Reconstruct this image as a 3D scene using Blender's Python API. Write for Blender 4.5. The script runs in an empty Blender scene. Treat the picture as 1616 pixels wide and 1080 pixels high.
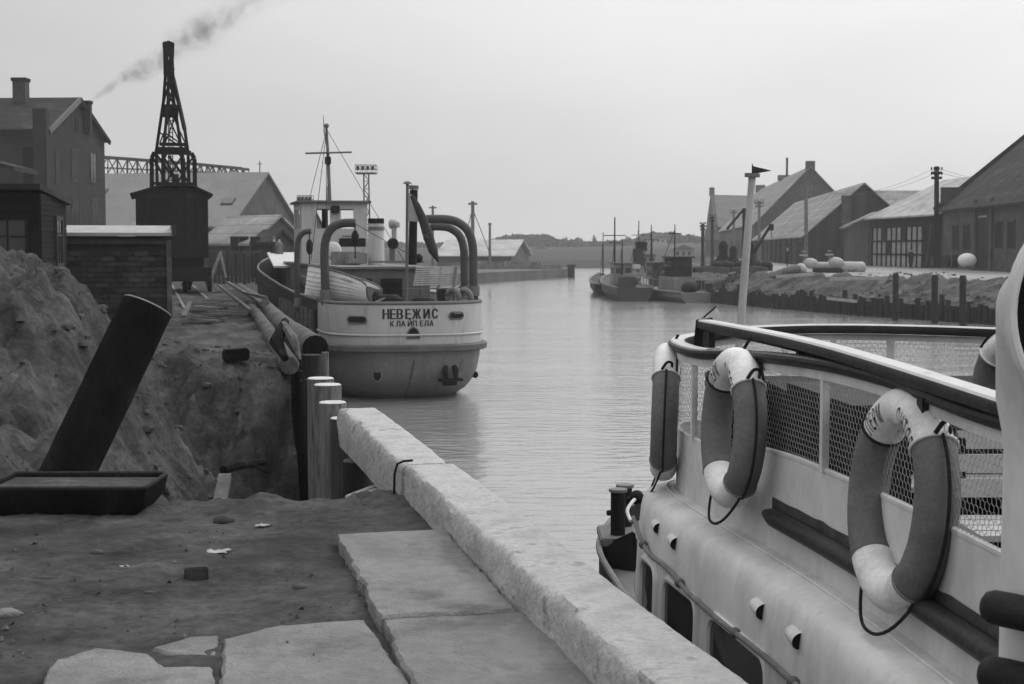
import bpy, bmesh, math, random
from mathutils import Vector, Matrix, noise
random.seed(7)
R = math.radians
SC = bpy.context.scene
COL = SC.collection
# ------------------------------------------------------------------ camera
F_PX = 2244.0; PITCH = math.atan(147 / F_PX); EYE = 4.0
cam_d = bpy.data.cameras.new('camera'); cam_d.sensor_width = 36; cam_d.lens = 50.0
cam_d.clip_start = 0.1; cam_d.clip_end = 5000
cam_d.dof.use_dof = True; cam_d.dof.focus_distance = 8.0; cam_d.dof.aperture_fstop = 11.0
cam = bpy.data.objects.new('camera', cam_d); COL.objects.link(cam)
cam.location = (0, 0, EYE); cam.rotation_euler = (math.pi / 2 - PITCH, 0, 0)
SC.camera = cam
# ------------------------------------------------------------------ sky, sun, exposure
SUN_EL, SUN_AZ = 42.0, 52.0       # azimuth measured from +Y (the view) towards +X (right)
world = bpy.data.worlds.new('World'); SC.world = world; world.use_nodes = True
wn = world.node_tree.nodes; wl = world.node_tree.links; wn.clear()
w_out = wn.new('ShaderNodeOutputWorld'); w_bg = wn.new('ShaderNodeBackground')
sky = wn.new('ShaderNodeTexSky'); sky.sky_type = 'NISHITA'; sky.sun_disc = False
sky.sun_elevation = R(SUN_EL); sky.sun_rotation = R(SUN_AZ); sky.air_density = 1.5; sky.dust_density = 6
bw = wn.new('ShaderNodeRGBToBW')
tc = wn.new('ShaderNodeTexCoord')
# broad overcast: brighter on the sun's side, darker away from it, soft uneven cloud
dotn = wn.new('ShaderNodeVectorMath'); dotn.operation = 'DOT_PRODUCT'
dotn.inputs[1].default_value = (math.sin(R(60)), math.cos(R(60)), 0.0)
rmp = wn.new('ShaderNodeMapRange'); rmp.inputs['From Min'].default_value = -0.2; rmp.inputs['From Max'].default_value = 0.85
rmp.inputs['To Min'].default_value = 3.3; rmp.inputs['To Max'].default_value = 5.9; rmp.interpolation_type = 'SMOOTHSTEP'
sep = wn.new('ShaderNodeSeparateXYZ')
hz = wn.new('ShaderNodeMapRange'); hz.inputs['From Min'].default_value = 0.0; hz.inputs['From Max'].default_value = 1.0
hz.inputs['To Min'].default_value = 1.0; hz.inputs['To Max'].default_value = 3.2; hz.interpolation_type = 'SMOOTHSTEP'      # overcast sky: zenith about three times the horizon
cn = wn.new('ShaderNodeTexNoise'); cn.inputs['Scale'].default_value = 3.0; cn.inputs['Detail'].default_value = 6; cn.inputs['Roughness'].default_value = 0.5
cmap = wn.new('ShaderNodeMapRange'); cmap.inputs['From Min'].default_value = 0.3; cmap.inputs['From Max'].default_value = 0.7
cmap.inputs['To Min'].default_value = 0.93; cmap.inputs['To Max'].default_value = 1.06
cst = wn.new('ShaderNodeMapping'); cst.inputs['Scale'].default_value = (1, 1, 3.0)
m1 = wn.new('ShaderNodeMath'); m1.operation = 'MULTIPLY'; m2 = wn.new('ShaderNodeMath'); m2.operation = 'MULTIPLY'
mx = wn.new('ShaderNodeMix'); mx.data_type = 'FLOAT'; mx.inputs[0].default_value = 0.88
wl.new(tc.outputs['Generated'], dotn.inputs[0]); wl.new(dotn.outputs['Value'], rmp.inputs['Value'])
wl.new(tc.outputs['Generated'], sep.inputs[0]); wl.new(sep.outputs['Z'], hz.inputs['Value'])
wl.new(tc.outputs['Generated'], cst.inputs['Vector']); wl.new(cst.outputs[0], cn.inputs['Vector']); wl.new(cn.outputs['Fac'], cmap.inputs['Value'])
wl.new(rmp.outputs[0], m1.inputs[0]); wl.new(hz.outputs[0], m1.inputs[1])
wl.new(m1.outputs[0], m2.inputs[0]); wl.new(cmap.outputs[0], m2.inputs[1])
wl.new(sky.outputs[0], bw.inputs[0]); wl.new(bw.outputs[0], mx.inputs[2]); wl.new(m2.outputs[0], mx.inputs[3])
wl.new(mx.outputs[0], w_bg.inputs['Color']); w_bg.inputs['Strength'].default_value = 0.1
wl.new(w_bg.outputs[0], w_out.inputs['Surface'])
sun_d = bpy.data.lights.new('sun', 'SUN'); sun_d.energy = 0.6; sun_d.angle = R(20); sun_d.color = (1, 1, 1)
sun = bpy.data.objects.new('sun', sun_d); COL.objects.link(sun)
sdir = Vector((math.sin(R(SUN_AZ)) * math.cos(R(SUN_EL)), math.cos(R(SUN_AZ)) * math.cos(R(SUN_EL)), math.sin(R(SUN_EL))))
sun.rotation_euler = sdir.to_track_quat('Z', 'Y').to_euler(); sun.location = (0, 0, 40)
SC.view_settings.view_transform = 'Standard'; SC.view_settings.look = 'None'
SC.view_settings.gamma = 1.0; SC.view_settings.use_curve_mapping = False; SC.view_settings.exposure = 0.52
SC.render.engine = 'CYCLES'
SC.cycles.use_denoising = True; SC.cycles.max_bounces = 6; SC.cycles.volume_bounces = 0
SC.cycles.volume_max_steps = 64; SC.cycles.caustics_reflective = False; SC.cycles.caustics_refractive = False
# ------------------------------------------------------------------ geometry helpers
CP, SP = math.cos(PITCH), math.sin(PITCH)
def at(x, y, d):
    """point at distance d (world Y) seen at photo position x, y"""
    dx = x - 808.0; dy = F_PX * CP + (540 - y) * SP; dz = -F_PX * SP + (540 - y) * CP
    k = d / dy
    return Vector((dx * k, d, EYE + dz * k))
def on_z(x, y, z):
    dx = x - 808.0; dy = F_PX * CP + (540 - y) * SP; dz = -F_PX * SP + (540 - y) * CP
    k = (z - EYE) / dz
    return Vector((dx * k, dy * k, z))
UQ = Vector((-0.2447, 0.9696, 0)); NQ = Vector((0.9696, 0.2447, 0))
def q(s, t, z=0.0): return UQ * s + NQ * t + Vector((0, 0, z))
def fb(x, y, z=0.0, o=5, H=0.9): return noise.fractal(Vector((x, y, z)), H, 2.1, o)
class MB:
    def __init__(s): s.v = []; s.f = []
    def add(s, vs, fs):
        b = len(s.v); s.v += [Vector(p) for p in vs]; s.f += [tuple(i + b for i in f) for f in fs]; return s
    def hexa(s, p):   # 8 points: bottom 4 ccw, top 4 ccw
        return s.add(p, [(3, 2, 1, 0), (4, 5, 6, 7), (0, 1, 5, 4), (1, 2, 6, 5), (2, 3, 7, 6), (3, 0, 4, 7)])
    def box(s, c, size, ax=None, ay=None, az=None):
        c = Vector(c); ax = Vector(ax or (1, 0, 0)).normalized(); az = Vector(az or (0, 0, 1)).normalized()
        ay = Vector(ay).normalized() if ay is not None else az.cross(ax).normalized()
        X, Y, Z = ax * size[0] / 2, ay * size[1] / 2, az * size[2] / 2
        return s.hexa([c - X - Y - Z, c + X - Y - Z, c + X + Y - Z, c - X + Y - Z, c - X - Y + Z, c + X - Y + Z, c + X + Y + Z, c - X + Y + Z])
    def bar(s, a, b, w, h=None, up=(0, 0, 1)):
        a = Vector(a); b = Vector(b); d = (b - a); L = d.length
        if L < 1e-6: return s
        d /= L; up = Vector(up)
        if abs(d.dot(up.normalized())) > 0.98: up = Vector((1, 0, 0))
        sd = d.cross(up).normalized(); u = sd.cross(d)
        return s.box((a + b) / 2, (L, w, h or w), d, sd, u)
    def tube(s, pts, r, n=10, cap=True, up=None, closed=False):
        pts = [Vector(p) for p in pts]; N = len(pts)
        rs = r if isinstance(r, (list, tuple)) else [r] * N
        rings = []; prev = Vector(up) if up is not None else None
        for i, p in enumerate(pts):
            if closed: d = pts[(i + 1) % N] - pts[i - 1]
            else: d = pts[min(i + 1, N - 1)] - pts[max(i - 1, 0)]
            d.normalize()
            if prev is None: prev = Vector((0, 0, 1)) if abs(d.z) < 0.9 else Vector((1, 0, 0))
            e = (prev - d * prev.dot(d)); e.normalize(); g = d.cross(e); prev = e
            rings.append([p + (e * math.cos(2 * math.pi * k / n) + g * math.sin(2 * math.pi * k / n)) * rs[i] for k in range(n)])
        return s.loft(rings, True, cap and not closed, cap and not closed, closed)
    def loft(s, rings, ring_closed=True, cap0=False, cap1=False, loop=False):
        b = len(s.v); n = len(rings[0]); N = len(rings)
        for r_ in rings: s.v += [Vector(p) for p in r_]
        for i in range(N if loop else N - 1):
            j = (i + 1) % N
            for k in range(n if ring_closed else n - 1):
                l = (k + 1) % n
                s.f.append((b + i * n + k, b + i * n + l, b + j * n + l, b + j * n + k))
        if cap0: s.f.append(tuple(b + k for k in reversed(range(n))))
        if cap1: s.f.append(tuple(b + (N - 1) * n + k for k in range(n)))
        return s
    def prism(s, poly, off):   # poly: 3-D points, off: extrusion vector
        n = len(poly); off = Vector(off)
        vs = [Vector(p) for p in poly] + [Vector(p) + off for p in poly]
        fs = [tuple(reversed(range(n))), tuple(range(n, 2 * n))] + [(i, (i + 1) % n, n + (i + 1) % n, n + i) for i in range(n)]
        return s.add(vs, fs)
    def sphere(s, c, r, nu=12, nv=8, sc=(1, 1, 1)):
        rings = []
        for j in range(1, nv):
            a = math.pi * j / nv
            rings.append([Vector(c) + Vector((r * sc[0] * math.sin(a) * math.cos(2 * math.pi * k / nu), r * sc[1] * math.sin(a) * math.sin(2 * math.pi * k / nu), r * sc[2] * math.cos(a))) for k in range(nu)])
        b = len(s.v); s.loft(rings)
        s.v += [Vector(c) + Vector((0, 0, r * sc[2])), Vector(c) - Vector((0, 0, r * sc[2]))]; t = len(s.v) - 2
        for k in range(nu):
            s.f.append((t, b + k, b + (k + 1) % nu)); e = b + (nv - 2) * nu
            s.f.append((t + 1, e + (k + 1) % nu, e + k))
        return s
    def build(s, name, mat, parent=None, smooth=False, bevel=0.0, fix=True, ang=0.6):
        me = bpy.data.meshes.new(name); me.from_pydata([tuple(v) for v in s.v], [], s.f)
        if fix or bevel:
            bm = bmesh.new(); bm.from_mesh(me)
            if bevel:
                es = [e for e in bm.edges if len(e.link_faces) == 2 and e.calc_face_angle(0) > ang]
                bmesh.ops.bevel(bm, geom=es, offset=bevel, segments=2, affect='EDGES', clamp_overlap=True)
            bmesh.ops.recalc_face_normals(bm, faces=bm.faces); bm.to_mesh(me); bm.free()
        if smooth:
            me.shade_smooth() if hasattr(me, 'shade_smooth') else None
            me.set_sharp_from_angle(angle=R(38))
        me.materials.append(mat)
        return link(name, me, parent)
KIDS = {}
def link(name, me, parent=None):
    o = bpy.data.objects.new(name, me); COL.objects.link(o)
    if parent is not None:
        KIDS.setdefault(parent.name, []).append(o)
        o.parent = parent
        o.matrix_parent_inverse = parent_world(parent).inverted()
    return o
def parent_world(o):
    m = Matrix.LocRotScale(o.location, o.rotation_euler, o.scale)
    if o.parent: m = parent_world(o.parent) @ o.matrix_parent_inverse @ m
    return m
def tag(o, label=None, cat=None, group=None, kind=None):
    if label: o['label'] = label
    if cat: o['category'] = cat
    if group: o['group'] = group
    if kind: o['kind'] = kind
    return o
def thing(name, label, cat, loc=(0, 0, 0), rz=0.0, group=None):
    o = bpy.data.objects.new(name, None); o.empty_display_size = 0.2; COL.objects.link(o)
    o.location = loc; o.rotation_euler = (0, 0, rz)
    return tag(o, label, cat, group)
def single(mb, name, mat, label, cat, group=None, **k):
    return tag(mb.build(name, mat, None, **k), label, cat, group)
def structure(o): o['kind'] = 'structure'; return o
def stuff(o): o['kind'] = 'stuff'; return o
def dup(o, parent):      # a copy of a part under its thing
    m = o.matrix_parent_inverse.copy(); c = o.copy(); COL.objects.link(c); c.parent = parent; c.matrix_parent_inverse = m; return c
def copy_tree(o, parent=None):
    c = o.copy() if parent is None else dup(o, parent)
    if parent is None: COL.objects.link(c)
    if parent is not None: KIDS.setdefault(parent.name, []).append(c)
    for ch in KIDS.get(o.name, []): copy_tree(ch, c)
    return c
# ------------------------------------------------------------------ materials (the photograph is black and white: all greys)
MATS = {}
def mk(name, val, rough=0.8, var=0.25, scale=2.0, detail=6, bump=0.25, bscale=None, metal=0.0, stain=None, stain_at=0.6, stain_scale=1.2,
       stretch=(1, 1, 1), coords='world', rnd=0.0, spec=0.15, stripes=None, brick=None, stain_soft=0.06):
    if name in MATS: return MATS[name]
    m = bpy.data.materials.new(name); m.use_nodes = True; nt = m.node_tree; n = nt.nodes; l = nt.links
    b = n['Principled BSDF']; b.inputs['Roughness'].default_value = rough; b.inputs['Metallic'].default_value = metal
    b.inputs['Specular IOR Level'].default_value = spec
    if coords == 'world': co = n.new('ShaderNodeNewGeometry').outputs['Position']
    else: co = n.new('ShaderNodeTexCoord').outputs['Object']
    mp = n.new('ShaderNodeMapping'); mp.inputs['Scale'].default_value = stretch; l.new(co, mp.inputs['Vector']); co2 = mp.outputs[0]
    def nz(sc, det, vec=co2, ro=0.6):
        t = n.new('ShaderNodeTexNoise'); t.inputs['Scale'].default_value = sc; t.inputs['Detail'].default_value = det
        t.inputs['Roughness'].default_value = ro; l.new(vec, t.inputs['Vector']); return t.outputs['Fac']
    def rng(src, a, c, lo, hi):
        t = n.new('ShaderNodeMapRange'); t.inputs['From Min'].default_value = a; t.inputs['From Max'].default_value = c
        t.inputs['To Min'].default_value = lo; t.inputs['To Max'].default_value = hi; l.new(src, t.inputs['Value']); return t.outputs[0]
    def mul(a, c):
        t = n.new('ShaderNodeMath'); t.operation = 'MULTIPLY'; l.new(a, t.inputs[0])
        if isinstance(c, float): t.inputs[1].default_value = c
        else: l.new(c, t.inputs[1])
        return t.outputs[0]
    v = rng(nz(scale, detail), 0.28, 0.72, val * (1 - var), val * (1 + var))
    v = mul(v, rng(nz(scale * 9, 5), 0.3, 0.7, 1 - var * 0.5, 1 + var * 0.5))
    h = nz(bscale or scale * 12, 8)
    if brick:
        br = n.new('ShaderNodeTexBrick'); bmx = n.new('ShaderNodeMapping'); bmx.inputs['Rotation'].default_value = (R(90), 0, 0)
        l.new(n.new('ShaderNodeTexCoord').outputs['Object'], bmx.inputs['Vector']); l.new(bmx.outputs[0], br.inputs['Vector'])
        br.inputs['Scale'].default_value = 1.0; br.inputs['Brick Width'].default_value = brick[0]; br.inputs['Row Height'].default_value = brick[1]
        br.inputs['Mortar Size'].default_value = brick[2]; br.inputs['Color1'].default_value = (0.85,) * 3 + (1,); br.inputs['Color2'].default_value = (1.15,) * 3 + (1,)
        br.inputs['Mortar'].default_value = (brick[3],) * 3 + (1,)
        g = n.new('ShaderNodeRGBToBW'); l.new(br.outputs['Color'], g.inputs[0]); v = mul(v, g.outputs[0])
    if stripes:   # (direction vector, period, contrast)
        d3 = n.new('ShaderNodeVectorMath'); d3.operation = 'DOT_PRODUCT'; d3.inputs[1].default_value = stripes[0]
        l.new(co, d3.inputs[0])
        sc_ = mul(d3.outputs['Value'], 1.0 / stripes[1])
        fr = n.new('ShaderNodeMath'); fr.operation = 'FRACT'; l.new(sc_, fr.inputs[0])
        fl = n.new('ShaderNodeMath'); fl.operation = 'FLOOR'; l.new(sc_, fl.inputs[0])
        wnz = n.new('ShaderNodeTexWhiteNoise'); wnz.noise_dimensions = '1D'; l.new(fl.outputs[0], wnz.inputs['W'])
        v = mul(v, rng(wnz.outputs['Value'], 0, 1, 1 - stripes[2], 1 + stripes[2]))
        gap = n.new('ShaderNodeMath'); gap.operation = 'GREATER_THAN'; gap.inputs[1].default_value = 0.1; l.new(fr.outputs[0], gap.inputs[0])
        v = mul(v, rng(gap.outputs[0], 0, 1, 0.6, 1.0))
    if rnd:
        oi = n.new('ShaderNodeObjectInfo'); v = mul(v, rng(oi.outputs['Random'], 0, 1, 1 - rnd, 1 + rnd))
    if stain is not None:
        sn = nz(stain_scale, 9, co2, 0.65); f = rng(sn, stain_at - stain_soft, stain_at + stain_soft, 0, 1)
        mxx = n.new('ShaderNodeMix'); mxx.data_type = 'FLOAT'; l.new(f, mxx.inputs[0]); l.new(v, mxx.inputs[2]); mxx.inputs[3].default_value = stain; v = mxx.outputs[0]
    l.new(v, b.inputs['Base Color'])
    if bump:
        bp = n.new('ShaderNodeBump'); bp.inputs['Strength'].default_value = min(1, bump); bp.inputs['Distance'].default_value = 0.02 * max(1, bump)
        l.new(h, bp.inputs['Height']); l.new(bp.outputs[0], b.inputs['Normal'])
    MATS[name] = m; return m
SAND = mk('sand', 0.052, 0.95, 0.75, 1.6, bump=1.3, bscale=17, stain=0.022, stain_at=0.58, stain_scale=0.7, stain_soft=0.1)
SLAB = mk('slab_concrete', 0.215, 0.9, 0.24, 1.6, bump=1.3, bscale=55, stain=0.10, stain_at=0.64, stain_scale=2.2, stain_soft=0.1, rnd=0.06)
CURB = mk('whitewashed_concrete', 0.38, 0.9, 0.22, 5.0, bump=1.2, bscale=22, stain=0.2, stain_at=0.62, stain_scale=5.0)
TAR = mk('tarred_timber', 0.008, 0.9, 0.6, 3.0, spec=0.06, bump=1.2, stretch=(1, 1, 0.4), stain=0.03, stain_at=0.62, stain_scale=3.0)
PILE = mk('grey_pile_timber', 0.17, 0.85, 0.35, 4.0, bump=0.8, bscale=14, stretch=(6, 6, 0.6), stain=0.06, stain_at=0.58, stain_scale=5)
PILETOP = mk('sawn_timber_end', 0.50, 0.85, 0.2, 6, bump=0.4)
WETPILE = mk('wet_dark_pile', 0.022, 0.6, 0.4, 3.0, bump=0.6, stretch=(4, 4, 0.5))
LOG = mk('peeled_log', 0.10, 0.85, 0.35, 2.5, bump=0.6, bscale=20, stretch=(2, 2, 2), stain=0.035, stain_at=0.55, stain_scale=2)
PLANK = mk('weathered_plank', 0.09, 0.85, 0.5, 3, bump=0.4, rnd=0.25)
DARKWOOD = mk('dark_creosoted_board', 0.011, spec=0.1, rough=0.85, var=0.35, scale=2, bump=0.4, rnd=0.3)
GREYWOOD = mk('grey_board', 0.055, 0.9, 0.25, 2, bump=0.4, rnd=0.25)
BRICK = mk('old_brick', 0.04, 0.9, 0.35, 3, bump=0.6, bscale=30, rnd=0.45)
MORTAR = mk('mortar', 0.028, 0.95, 0.2, 4, bump=0.5)
PALECAP = mk('pale_roof_felt', 0.30, 0.8, 0.2, 3, bump=0.3, stain=0.2, stain_at=0.62)
BLACK = mk('black_opening', 0.012, 0.9, 0.2, 3, bump=0)
IRON = mk('black_iron', 0.010, 0.7, 0.5, 4, bump=0.4, spec=0.15)
GREYIRON = mk('grey_painted_iron', 0.14, 0.6, 0.2, 4, bump=0.15)
STEELFAR = mk('grey_truss_steel', 0.07, 0.7, 0.2, 1, bump=0)
WHITEPAINT = mk('white_ship_paint', 0.40, 0.5, 0.09, 1.6, stretch=(1.6, 1.6, .45), bump=0.05, bscale=8, stain=0.22, stain_at=0.64, stain_scale=2.2, stain_soft=0.1, spec=0.3)
CREAM = mk('light_cabin_paint', 0.56, 0.6, 0.12, 2.2, stretch=(1.3, 1.3, .8), bump=0.25, bscale=6, stain=0.36, stain_at=0.62, stain_scale=1.7, stain_soft=0.12)
GREYHULL = mk('grey_hull_paint', 0.19, 0.55, 0.2, 0.9, stretch=(1.6, 1.6, .5), bump=0.05, stain=0.12, stain_at=0.66, stain_scale=1.3)
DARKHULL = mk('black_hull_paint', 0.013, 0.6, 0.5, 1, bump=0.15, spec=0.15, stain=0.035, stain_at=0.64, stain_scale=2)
RAIL = mk('varnished_rail', 0.020, 0.5, 0.5, 2, bump=0.3, spec=0.25, stain=0.05, stain_at=0.66, stain_scale=4)
GREYPAINT = mk('mid_grey_paint', 0.12, 0.6, 0.15, 2, bump=0.1)
DECK = mk('dark_deck', 0.05, 0.75, 0.3, 2, bump=0.2)
CANVAS = mk('buoy_canvas_red', 0.135, 0.85, 0.2, 7, bump=0.35, bscale=45, spec=0.15, stain=0.10, stain_at=0.66, stain_scale=5, stain_soft=0.1)
CANVASW = mk('buoy_canvas_white', 0.68, 0.85, 0.12, 7, bump=0.35, bscale=45, stain=0.40, stain_at=0.66, stain_scale=6, stain_soft=0.12)
ROPE = mk('dark_rope', 0.02, 0.9, 0.3, 30, bump=0.6, bscale=120)
WIRE = mk('galvanised_wire', 0.34, 0.5, 0.2, 10, bump=0, metal=0.3)
LETTER = mk('black_lettering', 0.025, 0.6, 0.3, 8, bump=0)
GLASS = mk('dark_window_glass', 0.02, 0.08, 0.1, 1, bump=0, spec=0.6)
PLASTER = mk('grey_plaster', 0.032, 0.95, 0.3, 0.6, bump=0.2, stain=0.03, stain_at=0.6, stain_scale=0.35, stain_soft=0.12)
ROOFD = mk('dark_roof_tile', 0.026, 0.9, 0.4, 0.8, stripes=((0, 0, 1), 0.42, 0.18), bump=0.6, bscale=5, stain=0.055, stain_at=0.6, stain_scale=0.8)
ROOFL = mk('light_roof_sheet', 0.33, 0.85, 0.3, 0.5, bump=0.4, bscale=4, stain=0.2, stain_at=0.6, stain_scale=0.6)
ROOFM = mk('grey_roof_sheet', 0.21, 0.85, 0.4, 0.35, stripes=((0, 0, 1), 0.55, 0.12), bump=0.4, bscale=4, stain=0.08, stain_at=0.66, stain_scale=0.5)
WALLBR = mk('far_brick_wall', 0.07, 0.9, 0.4, 0.8, bump=0.2, stain=0.06, stain_at=0.63, stain_scale=0.5, stain_soft=0.1)
BOARDW = mk('far_boarded_wall', 0.045, 0.9, 0.2, 0.8, bump=0, stripes=((0.98, 0.2, 0), 0.42, 0.3))
PALEPANEL = mk('pale_infill_panel', 0.27, 0.9, 0.12, 1, bump=0.1, rnd=0.12, stain=0.14, stain_at=0.62)
GRASSY = mk('bank_earth', 0.055, 0.95, 0.75, 0.9, bump=6.0, bscale=3, stain=0.13, stain_at=0.6, stain_scale=0.8, stain_soft=0.08)
GRAVEL = mk('pale_quay_gravel', 0.27, 0.95, 0.2, 0.35, bump=0.8, bscale=6, stain=0.18, stain_at=0.55, stain_scale=0.25, stain_soft=0.1)
FARLAND = mk('far_land', 0.032, 0.95, 0.3, 0.04, bump=0, stain=0.07, stain_at=0.64, stain_scale=0.05)
LEAF = mk('far_foliage', 0.03, 0.9, 0.45, 0.12, bump=0)
BARK = mk('bark', 0.06, 0.9, 0.3, 2, bump=0.3)
COAT = mk('dark_coat', 0.018, 0.9, 0.2, 6, bump=0.3)
COATM = mk('grey_coat', 0.12, 0.9, 0.2, 6, bump=0.3)
SKIN = mk('skin', 0.36, 0.6, 0.08, 6, bump=0.1)
FLAGM = mk('flag_cloth_light', 0.30, 0.85, 0.1, 4, bump=0.2)
FLAGD = mk('flag_cloth_dark', 0.035, 0.85, 0.2, 4, bump=0.2)
STONE = mk('stone', 0.07, 0.9, 0.3, 10, bump=0.5, rnd=0.3)
WHITE = mk('white_rag', 0.34, 0.9, 0.1, 10, bump=0.2)
# water
water_m = bpy.data.materials.new('harbour_water'); water_m.use_nodes = True
_n = water_m.node_tree.nodes; _l = water_m.node_tree.links; _b = _n['Principled BSDF']
_b.inputs['Base Color'].default_value = (0.21, 0.21, 0.21, 1); _b.inputs['Roughness'].default_value = 0.09; _b.inputs['IOR'].default_value = 1.45; _b.inputs['Specular IOR Level'].default_value = 1.0
_g = _n.new('ShaderNodeNewGeometry'); _m = _n.new('ShaderNodeMapping'); _m.inputs['Scale'].default_value = (0.45, 1.0, 1); _l.new(_g.outputs['Position'], _m.inputs[0])
_n1 = _n.new('ShaderNodeTexNoise'); _n1.inputs['Scale'].default_value = 3.4; _n1.inputs['Detail'].default_value = 4; _n1.inputs['Roughness'].default_value = 0.5; _l.new(_m.outputs[0], _n1.inputs['Vector'])
_n2 = _n.new('ShaderNodeTexNoise'); _n2.inputs['Scale'].default_value = 0.35; _n2.inputs['Detail'].default_value = 3; _l.new(_m.outputs[0], _n2.inputs['Vector'])
_n3 = _n.new('ShaderNodeTexNoise'); _n3.inputs['Scale'].default_value = 0.045; _n3.inputs['Detail'].default_value = 3; _l.new(_m.outputs[0], _n3.inputs['Vector'])
_mr = _n.new('ShaderNodeMapRange'); _mr.inputs['From Min'].default_value = 0.35; _mr.inputs['From Max'].default_value = 0.65; _mr.inputs['To Min'].default_value = 0.35; _mr.inputs['To Max'].default_value = 1.0; _l.new(_n3.outputs['Fac'], _mr.inputs[0])
_a = _n.new('ShaderNodeMath'); _a.operation = 'MULTIPLY_ADD'; _a.inputs[1].default_value = 0.55; _l.new(_n1.outputs['Fac'], _a.inputs[0]); _l.new(_n2.outputs['Fac'], _a.inputs[2])
_bp = _n.new('ShaderNodeBump'); _bp.inputs['Distance'].default_value = 0.11; _l.new(_mr.outputs[0], _bp.inputs['Strength']); _l.new(_a.outputs[0], _bp.inputs['Height']); _l.new(_bp.outputs[0], _b.inputs['Normal'])
def sst(a, b, x):
    t = max(0.0, min(1.0, (x - a) / (b - a))); return t * t * (3 - 2 * t)
# ================================================================== SETTING
# water: one large sheet
structure(MB().add([(-400, -30, 0), (500, -30, 0), (500, 420, 0), (-400, 420, 0)], [(0, 1, 2, 3)]).build('water', water_m))
structure(MB().add([(-400, -30, -2.5), (500, -30, -2.5), (500, 420, -2.5), (-400, 420, -2.5)], [(0, 1, 2, 3)]).build('river_bed', FARLAND))
# left quay ground: fine height field near the camera, in quay coordinates
TE = 1.78      # edge of the ground under the curb
def ground_h(x, y):
    z = 2.4
    n1 = fb(x * 0.35, y * 0.35, 3.1); n2 = fb(x * 1.7, y * 1.7, 9.2, 6, 0.7); n3 = fb(x * 7, y * 7, 4.4, 4, 0.6)
    far = sst(8.3, 9.5, y)
    # spoil heap
    hx = (x + 5.6); mound = 1.42 * math.exp(-(hx / 1.75) ** 2 - ((y - 14.2) / 2.5) ** 2) + 0.35 * math.exp(-((x + 5.1) / 0.9) ** 2 - ((y - 16.8) / 2.2) ** 2) \
        + 0.35 * math.exp(-((x + 3.4) / 0.8) ** 2 - ((y - 10.8) / 1.0) ** 2) + 1.2 * math.exp(-((x + 8.6) / 2.4) ** 2 - ((y - 15.0) / 3.4) ** 2)
    # excavated pit between the heap and the row of piles
    wob = 0.25 * noise.noise(Vector((x * 0.9, y * 0.9, 1.3)))
    xl = -2.35 - 0.21 * max(0, y - 9.0) + 0.5 * noise.noise(Vector((y * 0.8, 2.2, 0)))
    t = NQ.x * x + NQ.y * y
    yf = 8.95 + wob * 0.8 + 1.0 * sst(-1.3, -0.5, x)
    pit = sst(yf, yf + 0.45, y) * (1 - sst(16.9 + wob * 2, 19.3 + wob * 2, y + 0.55 * noise.fractal(Vector((x * 1.6, y * .5, 5.5)), .7, 2.1, 5)) ** 1.6) * sst(xl - 1.5, xl + 1.1, x)
    depth = 1.9
    z += mound - depth * pit
    rough_ = max(far * (1 - 0.55 * sst(17.2, 18.6, y) - 0.3 * sst(20, 24, y)), 0)
    rough_ *= 1 - 0.72 * (1 - sst(9.2, 10.4, y)) * sst(-2.6, -1.9, x)
    ch = noise.ridged_multi_fractal(Vector((x * 0.8 + y * 0.35, y * 0.45, 7.7)), 1.0, 2.2, 5, 1.0, 2.0)
    steep = min(1.0, mound * 1.2)
    z += rough_ * (0.15 * n1 + 0.17 * n2 + 0.10 * n3 + 0.22 * (ch - 1.15) * (0.25 + steep))
    z += (1 - rough_) * (0.030 * n1 + 0.022 * n2 + 0.009 * n3)
    z += 0.04 * sst(21, 26, y) * n2
    return z
def TSH(s_): return 0.045 * max(0.0, min(s_, 62) - 19.0)
def grid_sheet(name, ss, ts, mat, hfun):
    vs = []; fs = []; ns, nt = len(ss), len(ts)
    for s_ in ss:
        for t_ in ts:
            p = q(s_, t_ + TSH(s_) * sst(-6, TE, t_)); vs.append((p.x, p.y, hfun(p.x, p.y)))
    for i in range(ns - 1):
        for j in range(nt - 1):
            a = i * nt + j; fs.append((a, a + 1, a + nt + 1, a + nt))
    me = bpy.data.meshes.new(name); me.from_pydata(vs, [], fs); me.materials.append(mat)
    if me.polygons[0].normal.z < 0: me.flip_normals()
    me.shade_smooth(); return link(name, me)
def frange(a, b, st):
    n = int(round((b - a) / st)); return [a + (b - a) * i / n for i in range(n + 1)]
def skirt(ts):   # the near edge falls as a quay wall
    return ts + [TE + 0.001]
S0_ = frange(-2, 3.6, 0.12) ; S1_ = frange(3.6, 21.5, 0.055)[1:]; S2_ = frange(21.5, 60, 0.35)[1:]; S3_ = frange(60, 125, 3.0)[1:]
T_ = [-70, -55, -42, -32, -26, -21, -17, -14, -12, -10.5, -9.5] + frange(-9, -6, 0.12) + frange(-6, 1.74, 0.05)[1:] + [TE]
def gh2(x, y):
    return ground_h(x, y)
structure(grid_sheet('quay_ground', S0_ + S1_ + S2_ + S3_, T_, SAND, gh2))
# quay walls (below the ground edge)
w_ = MB(); w_.add([q(-4, TE, 2.36), q(8.7, TE, 2.36), q(8.7, TE, -2.4), q(-4, TE, -2.4)], [(0, 1, 2, 3)])
structure(w_.build('quay_wall', mk('quay_wall_concrete', 0.12, 0.9, 0.3, 2, bump=0.5, stain=0.05, stain_at=0.55)))
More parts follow.
